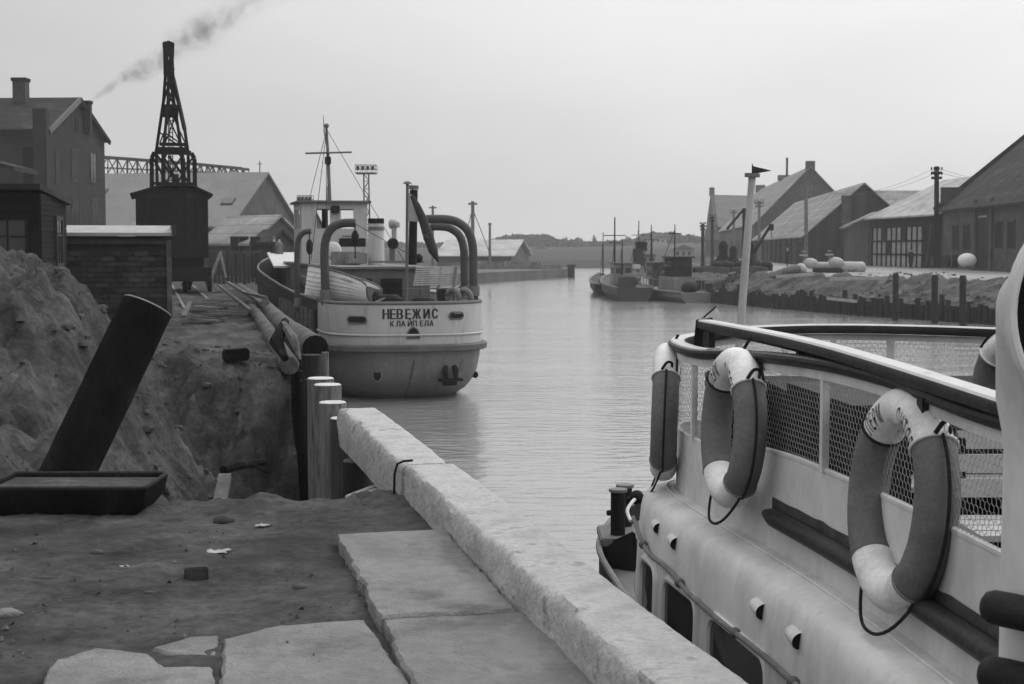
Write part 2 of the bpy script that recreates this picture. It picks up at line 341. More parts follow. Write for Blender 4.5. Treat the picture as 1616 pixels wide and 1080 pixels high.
# ---- curb: two long whitewashed beams
def curb_beam(s0, s1, label, seed, rope=False):
    nseg = int((s1 - s0) / 0.035); prof = []
    # profile points (t, z), rounded top corners, left side, underside
    P0 = [(1.52, 2.30), (1.515, 2.36), (1.51, 2.42), (1.51, 2.48), (1.512, 2.54), (1.518, 2.59), (1.526, 2.616), (1.538, 2.628)] + [(1.535 + 0.034 * i, 2.632) for i in range(1, 9)] + [(1.825, 2.628), (1.842, 2.612), (1.85, 2.58), (1.855, 2.5), (1.85, 2.36), (1.84, 2.30)]
    rings = []
    for i in range(nseg + 1):
        s_ = s0 + (s1 - s0) * i / nseg; e = min(i, nseg - i) / 3.0; sh = 0 if e >= 1 else (1 - e) * 0.018
        bend = 0.02 * math.sin(s_ * 0.8 + seed)
        ring = []
        for (t_, z_) in P0:
            cx, cz = 1.645, 2.46
            w = 0.9 + 0.0; edge = 1.0 if (t_ < 1.56 and z_ > 2.42) else 0.3
            nn = noise.fractal(Vector((s_ * 3.2, t_ * 5, z_ * 5 + seed)), 0.7, 2.2, 5)
            chip = max(0, noise.noise(Vector((s_ * 2.2, seed, t_ * 2)))) * (0.8 if edge == 1.0 else 0)
            k = 1 - sh / 0.2 - 0.02 * (1 - w)
            tt = cx + (t_ - cx) * k + bend; zz = cz + (z_ - cz) * k
            dn = (0.015 * nn + 0.008 * noise.noise(Vector((s_ * 14, t_ * 16, z_ * 16 + seed)))) * edge
            tt += (-dn + chip * 0.035) if t_ < 1.6 else dn * 0.6
            zz += (dn * 0.7 - (chip * 0.03 * (t_ < 1.58) if z_ > 2.5 else 0))
            ring.append(q(s_, tt, zz))
        rings.append(ring)
    m = MB().loft(rings, True, True, True)
    o = m.build('curb_beam', CURB, None, smooth=True)
    return tag(o, label, 'curb', 'whitewashed curb beams along the quay edge')
curb_beam(-2.5, 8.93, 'long whitewashed concrete curb beam running from the bottom of the picture beside the paving slabs', 1.0)
curb_beam(8.96, 12.25, 'shorter whitewashed curb beam whose far end overhangs the excavated pit beside the round piles', 5.0)
o = MB().tube([q(8.95, 1.478, 2.28), q(8.95, 1.478, 2.42), q(8.947, 1.482, 2.56), q(8.945, 1.50, 2.625), q(8.943, 1.54, 2.642), q(8.94, 1.6, 2.645)], 0.008, 6).build('cable', IRON)
tag(o, 'black cable looped over the joint between the two whitewashed curb beams', 'cable')
# a splintered white block wedged under the curb
m = MB()
for i in range(9):
    a_ = q(9.9 + 0.07 * i, 1.30 + 0.01 * i, 2.10 + 0.02 * random.random()); m.bar(a_, a_ + NQ * 0.42 + UQ * 0.1 + Vector((0, 0, 0.10 + 0.02 * random.random())), 0.075, 0.11)
single(m, 'broken_block', CURB, 'splintered pale block lying under the curb at the pit edge', 'block', bevel=0.008)
# ---- paving slabs
def slab(px4, label, z_top, th, seed, notch=None, zt=None):
    pts = [on_z(x, y, z_top) for x, y in px4]
    # subdivide outline with small irregularity
    out = []
    for i in range(len(pts)):
        a, b = pts[i], pts[(i + 1) % len(pts)]; n = max(2, int((b - a).length / 0.035))
        for k in range(n):
            p = a.lerp(b, k / n)
            nn = noise.fractal(Vector((p.x * 6, p.y * 6, seed)), 0.6, 2.0, 5) * 0.014
            d = (b - a).normalized(); s_ = Vector((d.y, -d.x, 0)); out.append(p + s_ * nn)
    m = MB(); n = len(out)
    c = sum(out, Vector()) / n
    rings = []
    def ins(p, e, dz): 
        v = (c - p); L = v.length; return p + v / L * e + Vector((0, 0, dz + 0.004 * noise.noise(Vector((p.x * 3, p.y * 3, seed)))))
    rings.append([ins(p, 0.03, -th) for p in out]); rings.append([ins(p, 0.004, -th * 0.5) for p in out])
    rings.append([ins(p, 0.0, -0.014 + 0.006 * noise.noise(p * 20)) for p in out]); rings.append([ins(p, 0.014, -0.001) for p in out]); rings.append([ins(p, 0.06, 0.0) for p in out])
    m.loft(rings, True, True, True)
    o = m.build('paving_slab', SLAB, None, smooth=True)
    return tag(o, label, 'paving slab', 'worn concrete slabs of the quay paving')
slab([(532, 842), (703, 834), (815, 962), (600, 972)], 'thick concrete slab standing proud of the sand, furthest from the camera beside the curb', 2.475, 0.17, 1)
slab([(604, 976), (832, 964), (868, 992), (975, 1120), (700, 1140), (652, 1078)], 'wide concrete slab wedged against the curb in front of the raised slab', 2.462, 0.14, 2)
slab([(352, 1007), (440, 986), (575, 977), (648, 1075), (670, 1130), (345, 1130)], 'middle concrete slab at the bottom edge with a faint dark scar', 2.43, 0.14, 3)
slab([(88, 1040), (150, 1022), (236, 1030), (262, 1052), (338, 1052), (342, 1140), (30, 1140)], 'low concrete slab at the lower left, its far corner broken off', 2.42, 0.12, 4)
slab([(238, 1022), (300, 1003), (346, 1001), (342, 1034), (262, 1032)], 'broken-off corner piece of slab lying above the low left slab', 2.42, 0.05, 5)
# bricks and stones on the sand
def rock(x, y, r, sx, sy, sz, seed, mat=STONE):
    p = on_z(x, y, 2.4); bm = bmesh.new(); bmesh.ops.create_icosphere(bm, subdivisions=2, radius=r)
    for v in bm.verts:
        k = 1 + 0.35 * noise.noise(v.co * (1.4 / r) + Vector((seed, 0, 0))); v.co = Vector((v.co.x * sx, v.co.y * sy, v.co.z * sz)) * k
    me = bpy.data.meshes.new('stone'); bm.to_mesh(me); bm.free(); me.materials.append(mat); me.shade_smooth()
    o = link('stone', me); gz = ground_h(p.x, p.y); o.location = (p.x, p.y, gz + r * sz * 0.25); return o
g_ = 'loose stones on the sand'
tag(rock(352, 822, 0.045, 1.5, 1, 0.7, 1), 'flat oval stone lying nearest the pit edge', 'stone', g_)
tag(rock(152, 874, 0.026, 1.4, 1, 0.8, 2), 'small dark stone left of the half brick', 'stone', g_)
tag(rock(474, 927, 0.028, 1.5, 1, 0.6, 3), 'dark pebble between the half brick and the raised slab', 'stone', g_)
tag(rock(12, 972, 0.04, 1.5, 1, 0.7, 4, SLAB), 'pale lump of stone at the left border above the slabs', 'stone', g_)
tag(rock(236, 937, 0.018, 1.5, 1, 0.5, 6), 'tiny dark pebble above the low left slab', 'stone', g_)
tag(rock(420, 1000, 0.02, 2.5, 1, 0.4, 8), 'thin dark chip at the edge of the middle slab', 'stone', g_)
tag(rock(70, 915, 0.03, 2.3, 1, 0.4, 9), 'flattened dark clod at the left among the footprints', 'stone', g_)
p = on_z(310, 908, 2.4); o = MB().box((p.x, p.y, ground_h(p.x, p.y) + 0.022), (0.115, 0.09, 0.07), (0.97, 0.2, 0)).build('half_brick', mk('brick_dark', 0.05, 0.9, 0.3, 12, bump=0.6, bscale=60), None, bevel=0.006)
tag(o, 'broken half brick lying on the sand', 'brick')
def rag(x, y, w, seed, lab, mat=WHITE):
    p = on_z(x, y, 2.4); gz = ground_h(p.x, p.y); N = 7; vs = []; fs = []
    for i in range(N):
        for j in range(N):
            u, v = i / (N - 1) - .5, j / (N - 1) - .5; k = 1 + 0.5 * noise.noise(Vector((u * 3, v * 3, seed)))
            X = p.x + u * w * k; Y = p.y + v * w * 0.5 * k; vs.append((X, Y, gz + 0.006 + 0.02 * abs(noise.noise(Vector((u * 5, v * 5, seed))))))
    for i in range(N - 1):
        for j in range(N - 1): a = i * N + j; fs.append((a, a + N, a + N + 1, a + 1))
    o = MB().add(vs, fs).build('paper_scrap', mat, fix=False); return tag(o, lab, 'litter', 'pale scraps on the sand')
rag(343, 872, 0.11, 1, 'larger white paper scrap on the sand below the oval stone')
rag(416, 830, 0.08, 2, 'crumpled white scrap on the sand right of the oval stone')
rag(196, 900, 0.05, 3, 'tiny pale scrap on the sand left of the half brick')
rag(826, 963, 0.05, 4, 'pale crumb in the joint beside the curb')
# scattered grit: uncountable
m = MB()
for i in range(1600):
    y_ = 780 + 300 * random.random() ** 0.8; x_ = random.uniform(-20, 640)
    p = on_z(x_, y_, 2.4)
    if p.y > 8.8 or noise.noise(Vector((p.x * 2.1, p.y * 2.1, 4))) < random.uniform(-.1, .5): continue
    r_ = 0.003 + 0.016 * random.random() ** 3; c = Vector((p.x, p.y, ground_h(p.x, p.y) + r_ * .3))
    d = [Vector((random.uniform(-1, 1), random.uniform(-1, 1), 0)).normalized() * r_ * random.uniform(.7, 1.5) for _ in range(3)]
    m.add([c + d[0], c + d[1], c + d[2] * -1, c + Vector((0, 0, r_))], [(0, 1, 3), (1, 2, 3), (2, 0, 3), (0, 2, 1)])
stuff(tag(m.build('grit', MATS.get('x') or mk('grit_grey', .085, .95, .7, 9), fix=False), 'fine grit and crumbs scattered over the trodden sand', 'grit'))
# clods and rubble on the heap and in the pit
m = MB()
for i in range(5000):
    x = random.uniform(-8.5, -0.9); y = random.uniform(9.0, 24); 
    if NQ.x * x + NQ.y * y > 1.6: continue
    r_ = 0.010 + 0.06 * random.random() ** 5; c = Vector((x, y, ground_h(x, y)))
    rg = [[c + Vector((math.cos(a_) * k_ * random.uniform(.75, 1.25), math.sin(a_) * k_ * random.uniform(.75, 1.25), zz + random.uniform(-.1, .1))) * r_ for a_ in (0, 1.05, 2.1, 3.14, 4.2, 5.2)] for k_, zz in ((1.1, -.3), (.95, .25), (.45, .62))]
    m.loft(rg, True, False, True)
stuff(tag(m.build('earth_clods', mk('clod_earth', 0.06, 0.95, 0.3, 6, bump=0.5), fix=False, smooth=True), 'crumbled earth clods over the spoil heap and the pit slopes', 'earth clods'))
# ---- pit side walls: planks along the water side beyond the piles
i = 0
wt = thing('timber_revetment', 'dark timber plank revetment under the log at the quay edge', 'quay wall', q(30, 2.0, 0))
s_ = 13.1; base = None
while s_ < 62:
    w = 0.28; zt = 2.25 + 0.08 * math.sin(i * 1.7)
    if base is None:
        base = MB().box((0, 0, 0), (0.26, 0.07, 4.4), UQ, NQ).build('plank', WETPILE, wt, bevel=0.006); base.location = q(s_, 1.95, zt - 2.2); o = base
    else:
        o = dup(base, wt); o.location = q(s_, 1.95 + TSH(s_) + random.uniform(-.015, .015), zt - 2.2)
    s_ += w; i += 1
MB().bar(q(13.1, 2.05, 1.7), q(19, 2.05, 1.7), 0.14, 0.2).bar(q(19, 2.05, 1.7), q(62, 2.05 + TSH(62), 1.7), 0.14, 0.2).build('waling', WETPILE, wt)
# ---- round piles at the end of the curb
def pile(x, y, d, r, zb, label, mat=PILE, top=PILETOP, tilt=0.0, grp='round timber piles at the end of the curb'):
    p = at(x, y, d); t = thing('timber_pile', label, 'pile', (p.x, p.y, zb), 0, grp)
    m = MB(); rings = []; n = 18; N = 14
    ph = random.random() * 9
    for i in range(N + 1):
        z = zb + (p.z - zb) * i / N
        rings.append([Vector((p.x + tilt * (p.z - z), p.y, z)) + Vector((math.cos(2 * math.pi * k / n), math.sin(2 * math.pi * k / n), 0)) * r * (1 + 0.05 * noise.noise(Vector((math.cos(2 * math.pi * k / n) * 3 + ph, math.sin(2 * math.pi * k / n) * 3, z * 0.7)))) for k in range(n)])
    m.loft(rings, True, True, True); m.build('shaft', mat, t, smooth=True)
    if top is not None:
        m = MB(); m.loft([[v + Vector((0, 0, 0.003)) for v in rings[-1]], [Vector((p.x, p.y, p.z + 0.012)) + (v - Vector((p.x, p.y, p.z))) * 0.9 for v in rings[-1]]], True, True, True)
        m.build('sawn_top', top, t)
    return t
pile(506, 598, 13.7, 0.128, -2.4, 'tallest round pile with a pale sawn top, furthest left of the row')
pile(517, 608, 13.25, 0.128, -2.4, 'second round pile, overlapping the tallest one')
pile(525, 636, 12.75, 0.125, -2.4, 'third round pile, broadest in view with streaked bark')
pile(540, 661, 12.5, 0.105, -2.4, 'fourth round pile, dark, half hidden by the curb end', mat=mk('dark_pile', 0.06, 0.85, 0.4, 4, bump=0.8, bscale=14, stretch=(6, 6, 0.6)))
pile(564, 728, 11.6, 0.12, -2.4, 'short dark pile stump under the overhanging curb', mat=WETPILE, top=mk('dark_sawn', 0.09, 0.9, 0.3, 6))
pile(513, 556, 19.3, 0.05, -2.4, 'thin grey post standing under the end of the big log', mat=PILE, top=None)
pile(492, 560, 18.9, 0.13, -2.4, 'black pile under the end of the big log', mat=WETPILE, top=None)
# things in the pit
def stick(pts, r, mat, name, label, cat, group=None, n=7):
    return single(MB().tube([Vector(p) for p in pts], r, n), name, mat, label, cat, group, smooth=True)
def gp(x, y, d, dz=0.0):
    p = at(x, y, d); return Vector((p.x, p.y, p.z + dz))
t = thing('dead_branch', 'dark forked branch stub sticking out of the pit face', 'branch', gp(365, 738, 11.5))
MB().tube([gp(352, 742, 11.2), gp(375, 735, 11.4), gp(397, 732, 11.6), gp(417, 729, 11.8)], [0.035, 0.04, 0.035, 0.03], 8).build('limb', TAR, t, smooth=True)
MB().tube([gp(398, 733, 11.6), gp(412, 741, 11.5), gp(428, 748, 11.5)], [0.02, 0.012, 0.008], 6).build('twig', TAR, t, smooth=True)
p0 = gp(355, 752, 9.9); p1 = gp(346, 800, 9.4)
o = MB().bar(p0, p1, 0.09, 0.05).build('timber_offcut', PLANK, None, bevel=0.005); tag(o, 'short pale timber offcut leaning at the pit edge', 'timber')
o = MB().box(gp(372, 560, 19.3), (0.34, 0.3, 0.16), (0.95, 0.3, 0.05)).build('stone_block', TAR, None, bevel=0.02); tag(o, 'dark squared block lying on the ground above the pit', 'block')
# ---- tilted tarred pipe in front of the heap
t = thing('tarred_pipe', 'thick black tarred pipe leaning to the right out of the sand heap', 'pipe', gp(90, 775, 9.4))
A = gp(86, 790, 9.45); B = gp(232, 486, 9.9); ax = (B - A).normalized()
rr = 0.178; N = 20; n = 40; rings = []
e1 = ax.cross(Vector((0, 1, 0))).normalized(); e2 = ax.cross(e1)
for i in range(N + 1):
    c = A.lerp(B, i / N)
    rings.append([c + (e1 * math.cos(2 * math.pi * k / n) + e2 * math.sin(2 * math.pi * k / n)) * rr * (1 + 0.02 * noise.noise(Vector((i * 0.4, k * 0.35, 0)))) for k in range(n)])
inner = [[c + (p - c) * 0.86 for p in rings[-1]] for c in [B]][0]
deep = [p - ax * 0.5 for p in inner]
MB().loft(rings + [[B + (p - B) * 0.985 + ax * .006 for p in rings[-1]], inner, deep], True, True, True).build('tube_wall', TAR, t, smooth=True)
m = MB(); m.tube([B + (e1 * math.cos(a_ * math.pi / 24) + e2 * math.sin(a_ * math.pi / 24)) * rr * 0.93 + ax * 0.008 for a_ in range(48)], 0.011, 6, closed=True)
m.build('rim', mk('lit_pipe_rim', 0.16, 0.6, 0.5, 14, bump=0.4), t, smooth=True)  # lit edge of the pipe end put into a paler rim colour
# ---- dark mortar trough
t = thing('mortar_trough', 'black flat-bottomed trough filled with earth lying before the tarred pipe', 'trough', gp(124, 812, 8.55))
z0, z1 = 2.34, 2.565
c = gp(122, 790, 8.72); Lx, Ly = 0.50, 0.30
def rect(hx, hy, z, n=5):
    pts = []
    for sx, sy, a0 in ((1, 1, 0), (-1, 1, 90), (-1, -1, 180), (1, -1, 270)):
        for k in range(n): a_ = R(a0 + 90 * k / (n - 1)); pts.append(Vector((c.x + sx * (hx - .04) + .04 * math.cos(a_), c.y + sy * (hy - .04) + .04 * math.sin(a_), z)))
    return pts
MB().loft([rect(Lx - .16, Ly - .1, z0), rect(Lx - .08, Ly - .05, z0 + .05), rect(Lx - .02, Ly - .01, z0 + .12), rect(Lx, Ly, z1), rect(Lx - .03, Ly - .03, z1), rect(Lx - .07, Ly - .06, z1 - .07)], True, True, True).build('trough_shell', TAR, t, smooth=True)
m = MB(); m.tube([Vector(p) + Vector((0, 0, 0.004)) for p in rect(Lx - .012, Ly - .012, z1)], 0.014, 6, closed=True); m.build('rim', mk('tar_rim', 0.02, 0.8, 0.5, 14, bump=0.4), t, smooth=True)  # rim slightly lighter than the trough shell
vs = rect(Lx - .045, Ly - .045, z1 - .015); vs = [v + Vector((0, 0, .012 * noise.noise(v * 9))) for v in vs]; m = MB().add(vs + [Vector((c.x - .1, c.y, z1 + 0.01))], [(k, (k + 1) % len(vs), len(vs)) for k in range(len(vs))]); m.build('earth_fill', SAND, t)
# ---- big logs along the quay edge
def log(pts, r, label, end=True, mat=LOG, dark_end=False):
    t = thing('log', label, 'log', Vector(pts[0]), 0, 'logs stacked along the quay edge')
    N = 14; path = []
    for i in range(N + 1):
        f = i / N * (len(pts) - 1); k = min(int(f), len(pts) - 2); p = Vector(pts[k]).lerp(Vector(pts[k + 1]), f - k)
        path.append(p + Vector((0, 0, 0.02 * noise.noise(p * 0.8))))
    MB().tube(path, [r * (1 + 0.06 * noise.noise(p)) for p in path], 14).build('trunk', mat, t, smooth=True)
    d = (path[0] - path[1]).normalized()
    MB().tube([path[0] + d * 0.002, path[0] + d * 0.015], [r * 1.01, r * 0.93], 14).build('cut_end', (TAR if dark_end else mk('log_end', .13, .9, .4, 9, bump=.5)), t, smooth=True)
    return t
log([q(20.0, 2.20, 2.60), q(28, 2.45, 2.52), q(40, 2.9, 2.5)], 0.185, 'thickest log, its blackened round end pointing at the camera beside the ship', dark_end=True)
log([q(19.4, 1.78, 2.42), q(27, 2.1, 2.45), q(36, 2.4, 2.5)], 0.13, 'second log lying left of the thickest log with split bark', mat=LOG)
log([q(34, 2.55, 2.72), q(50, 2.9, 2.7)], 0.12, 'log at the far end of the row near the broken sticks')
o = MB().tube([gp(474, 568, 18.6), gp(463, 535, 18.8), gp(448, 512, 20)], [0.015, 0.07, 0.05], 7).build('bark_slab', LOG, None, smooth=True); tag(o, 'curled pale slab of bark hanging from the second log', 'bark')
o = MB().tube([gp(450, 566, 18.8), gp(436, 540, 19.2), gp(450, 508, 20.2)], [0.05, 0.10, 0.06], 7).build('root_stump', TAR, None, smooth=True); tag(o, 'dark root stump under the end of the second log', 'stump')
random.seed(21)
for k, (x0, y0, x1, y1, d0, d1, lab) in enumerate([(384, 462, 420, 470, 33, 32, 'short stick lying across the log row'),
        (360, 446, 412, 478, 40, 31, 'broken pale stick at the far end of the log row'), 
        (335, 462, 372, 456, 42, 44, 'plank lying flat near the crane wheels'),
        (345, 450, 395, 490, 44, 30, 'pale snow-worn plank beside the far logs'), (290, 500, 300, 478, 27, 32, 'short plank propped up on the ground below the crane')]):
    o = MB().bar(gp(x0, y0, d0), gp(x1, y1, d1), 0.09, 0.06).build('plank', PLANK, None, bevel=0.005); tag(o, lab, 'plank', 'loose planks and poles by the crane')
for k, (x, y, d, w) in enumerate([(335, 472, 38, 1.4), (352, 486, 33, 1.0), (320, 484, 36, 0.8), (355, 466, 41, 1.5), (316, 497, 30, .7)]):
    p = gp(x, y, d); m = MB()
    for i in range(4): m.bar((p.x - w / 2, p.y + i * .25, 2.44 + .03 * i), (p.x + w / 2, p.y + i * .25 + random.uniform(-.2, .2), 2.46 + .03 * random.random()), 0.16, 0.04)
    stuff(tag(m.build('timber_litter', PLANK), 'flattened heap of loose boards on the ground before the crane', 'timber litter', 'heaps of loose boards before the crane'))
# ================================================================== MOLE, FAR SHORE, RIGHT BANK
def sheet(name, pts, mat, kind='structure'):
    return structure(MB().add(pts, [tuple(range(len(pts)))]).build(name, mat))
structure(MB().prism([(*at(765, 0, 168).xy, 1.2), (*at(893, 0, 200).xy, 1.2), (*at(905, 0, 214).xy, 1.2), (-40, 240, 1.2), (-150, 240, 1.2), (*q(121, TE).xy, 1.2), (*at(640, 0, 150).xy, 1.2)], (0, 0, -3.6)).build('mole', mk('mole_concrete', 0.10, 0.9, 0.3, 0.3, bump=0.2)))
p = at(893, 0, 200); t = thing('mooring_post', 'small dark mooring post at the tip of the far mole', 'mooring post', (p.x + .8, 199, 0)); MB().tube([(p.x + .8, 199, -1), (p.x + .8, 199, 1.6)], .5, 10).build('shaft', DARKHULL, t); MB().tube([(p.x + .8, 199, 1.6), (p.x + .8, 199, 1.8)], .65, 10).build('cap', DARKHULL, t)
# rubble and low stores on the mole
random.seed(3); m = MB()
for i in range(70):
    x = random.uniform(725, 885); p = at(x, 420, random.uniform(196, 206)); p.z = 1.2
    h_ = random.uniform(.3, 1.1) * (1 if x < 850 else .5); m.box(p + Vector((0, 0, h_ / 2)), (random.uniform(.6, 2.4), 1, h_), (1, random.uniform(-.3, .3), random.uniform(-.1, .1)))
stuff(tag(m.build('stacked_cargo', mk('cargo_grey', 0.14, .9, .5, .6, bump=0)), 'low jumble of stacked cargo along the far mole', 'cargo'))
# far shore and hills
def far_h(x, y):
    k = sst(288, 300, y); z = -1.5 + 3.0 * k + 2.4 * sst(310, 420, y)
    hill = (sst(380, 560, y)) * (0.4 + 2.5 * sst(20, 90, x) * (1 - sst(150, 240, x)) + 0.6 * noise.noise(Vector((x * 0.02, y * 0.01, 0))))
    return z + hill
vs = []; fs = []; NX, NY = 110, 44
for j in range(NY):
    for i_ in range(NX):
        x = -380 + i_ * 8; y = 285 + j * 9; vs.append((x, y, far_h(x, y) + .15 * noise.noise(Vector((x * .2, y * .2, 0)))))
for j in range(NY - 1):
    for i_ in range(NX - 1): a_ = j * NX + i_; fs.append((a_, a_ + 1, a_ + NX + 1, a_ + NX))
structure(MB().add(vs, fs).build('far_shore', FARLAND, smooth=True, fix=False))
sheet('snowy_path', [at(880, 398, 420) + Vector((0, 0, 0)), at(962, 399.5, 415), at(962, 396, 430), at(880, 396, 435)], mk('pale_path', 0.5, .9, .2, .1, bump=0))
# wooded skyline: one far-off mass plus separate bare trees
random.seed(11); m = MB()
def top_y(x):
    pts = [(-100, 384), (600, 384), (720, 386), (775, 381), (800, 373), (862, 372), (880, 380), (940, 384), (1000, 380), (1022, 369), (1062, 369), (1082, 374), (1110, 376), (1200, 374), (1700, 374)]
    for (a_, b_), (c_, d_) in zip(pts, pts[1:]):
        if a_ <= x <= c_: return b_ + (d_ - b_) * (x - a_) / (c_ - a_)
    return 382
for i in range(19000):
    x = random.uniform(300, 1800) if i % 3 else random.uniform(700, 1130); ty = top_y(x) + 2.4 * noise.noise(Vector((x * 0.11, 0, 0))) + 1.5 * noise.noise(Vector((x * .4, 3, 0)))
    d = random.uniform(560, 600); yy = ty + (396 - ty) * random.random() ** 1.3; p = at(x, yy, d); r_ = random.uniform(.5, 1.1)
    a1 = Vector((random.gauss(0, 1), random.gauss(0, .5), random.gauss(0, 1))).normalized() * r_; a2 = a1.cross(Vector((random.gauss(0, 1), 1, random.gauss(0, 1)))).normalized() * r_
    m.add([p - a1, p + a2, p + a1, p - a2], [(0, 1, 2, 3)])
stuff(tag(m.build('far_wood', LEAF, fix=False), 'dark wooded ridge along the horizon behind the river', 'woodland'))
def bare_tree(x, ytop, ybase, d, label, seed, spread=1.0):
    rn = random.Random(seed); b = at(x, ybase, d); h_ = (at(x, ytop, d) - b).z
    t = thing('bare_tree', label, 'tree', b, 0, 'bare round trees on the far skyline')
    MB().tube([b, b + Vector((0, 0, h_ * .5)), b + Vector((0, 0, h_ * .8))], [h_ * .05, h_ * .035, h_ * .012], 6).build('trunk', BARK, t)
    m = MB()
    def grow(p, dr, L, r_, lv):
        e = p + dr * L; m.bar(p, e, r_, r_)
        if lv == 0: return
        for _ in range(5):
            nd = (dr + Vector((rn.gauss(0, .6), rn.gauss(0, .6), rn.gauss(.15, .35)))).normalized(); grow(p.lerp(e, rn.uniform(.4, 1)), nd, L * .62, r_ * .6, lv - 1)
    for _ in range(7):
        dr = Vector((rn.gauss(0, .7) * spread, rn.gauss(0, .6), 1 + rn.random() * .5)).normalized(); grow(b + Vector((0, 0, h_ * rn.uniform(.3, .6))), dr, h_ * .27, h_ * .035, 3)
    m.build('crown', BARK, t, fix=False)
bare_tree(888, 373, 396, 540, 'first of the bare round trees right of the pine wood', 1)
bare_tree(912, 375, 396, 540, 'second bare round tree, between two others on the far skyline', 2)
bare_tree(936, 374, 396, 540, 'third bare round tree, nearest to the moored boats', 3)
bare_tree(990, 374, 396, 545, 'bare tree rising behind the masts of the moored boats', 4)
bare_tree(1098, 370, 396, 520, 'bare tree beside the first utility pole on the far skyline', 5)
for (x0, x1, y0, y1, d, lab) in [(1062, 1095, 386, 408, 300, 'pale gabled house in the haze behind the moored boats'), (1025, 1052, 371, 384, 500, 'faint long building on top of the far hill'), (830, 876, 388, 394, 440, 'low faint building at the foot of the pine wood')]:
    a_ = at(x0, y1, d); b_ = at(x1, y1, d); zt = at(x0, y0, d).z; W = (b_ - a_).x; t = thing('far_house', lab, 'house', ((a_ + b_) / 2).to_tuple())
    hw = a_.z - 3; ze = zt - W * .22
    MB().box(((a_.x + b_.x) / 2, d + 4, (hw + ze) / 2), (W, 8, ze - hw)).build('wall', mk('far_house_wall', .3, .9, .1, .2, bump=0), t)
    MB().prism([(a_.x - .4, d - .4, ze + .01), (b_.x + .4, d - .4, ze + .01), ((a_.x + b_.x) / 2, d - .4, zt)], (0, 8.8, 0)).build('roof', mk('far_house_roof', .12, .9, .1, .2, bump=0), t)
    for k in range(3): MB().box((a_.x + W * (.22 + .28 * k), d - .02, (a_.z + ze) / 2), (W * .12, .06, (ze - a_.z) * .4)).build('window', BLACK, t)
# right bank
QR = 2.25
def rb_edge(f):  # waterline points of the right bank
    pts = [(2300, 560, 52.5), (1575, 513, 74.5), (1350, 498, 85), (1122, 479, 104), (1085, 470, 118), (1060, 440, 190), (1040, 424, 290)]
    return pts
EDGE = [Vector((v.x, v.y, 0)) for v in (at(2300, 393, 52), at(1575, 393, 75), at(1350, 393, 86), at(1122, 393, 106), at(1100, 393, 122), at(1085, 393, 190), at(1072, 393, 300))]
def rb_h(d_in, x, y):    # d_in: distance inland from the pile wall
    z = 0.85 + (QR - 0.85) * sst(0.6, 6.5, d_in + 1.2 * noise.noise(Vector((x * .12, y * .12, 0)))) + (0.30 * fb(x * .45, y * .45, 2.0, 6, .6) if .1 < d_in < 7.5 else 0.03 * fb(x * .3, y * .3, 1))
    return z - 0.45 * sst(24, 100, x - 10) * 0
vs = []; fs = []; DI = [0, .3, .8, 1.4, 2, 2.7, 3.4, 4.2, 5, 5.8, 6.6, 7.5, 9, 12, 20, 40, 80, 200]; st = []
for (a_, b_) in zip(EDGE, EDGE[1:]):
    n = max(3, int((b_ - a_).length / 0.4)); n = min(n, 90)
    for k in range(n): st.append(a_.lerp(b_, k / n))
st.append(EDGE[-1])
for i_, p in enumerate(st):
    a_ = st[max(0, i_ - 1)]; b_ = st[min(len(st) - 1, i_ + 1)]
    inl = Vector((0.55, 0.83, 0)) if p.y < 130 else Vector((0.98, 0.2, 0))
    f_ = sst(105, 135, p.y); inl = Vector((0.55, 0.83, 0)).lerp(Vector((0.98, 0.2, 0)), f_).normalized()
    for di in DI:
        Q = p + inl * di; vs.append((Q.x, Q.y, rb_h(di, Q.x, Q.y)))
nD = len(DI)
for i_ in range(len(st) - 1):
    for j in range(nD - 1): a_ = i_ * nD + j; fs.append((a_, a_ + 1, a_ + nD + 1, a_ + nD))
o = MB().add(vs, fs).build('right_bank', GRASSY, smooth=True, fix=False); structure(o)
if o.data.polygons[5].normal.z < 0: o.data.flip_normals()
o.data.materials.append(GRAVEL)
for pl in o.data.polygons:
    if pl.index % (nD - 1) >= 10: pl.material_index = 1
m = MB(); rb_ = random.Random(8)
for i_ in range(2600):
    a_, b_ = EDGE[rb_.choice((0, 1, 1, 2, 2, 3))], None; k_ = EDGE.index(a_); p = a_.lerp(EDGE[k_ + 1], rb_.random()) + Vector((0.55, 0.83, 0)) * rb_.uniform(.2, 7.6)
    di = (p - a_).dot(Vector((0.83, -0.55, 0)))
    r_ = rb_.uniform(.04, .22) * (rb_.random() ** .7 + .2); z = None
    inl_ = Vector((0.55, 0.83, 0)); dd_ = min(max(0, min((p - (e0_.lerp(e1_, f_ / 12))).length for e0_, e1_ in ((EDGE[k_], EDGE[k_ + 1]),) for f_ in range(13))), 8); c = Vector((p.x, p.y, rb_h(dd_, p.x, p.y) + r_ * .2))
    ps = [c + Vector((rb_.uniform(-1, 1), rb_.uniform(-1, 1), rb_.uniform(-.2, .8))) * r_ for _ in range(5)]; m.add(ps, [(0, 1, 4), (1, 2, 4), (2, 3, 4), (3, 0, 4), (0, 2, 1), (0, 3, 2)])
stuff(tag(m.build('bank_rubble', mk('bank_rubble_grey', .07, .95, .8, 1.2), fix=False), 'rubble and tufts over the earth bank of the right quay', 'rubble'))
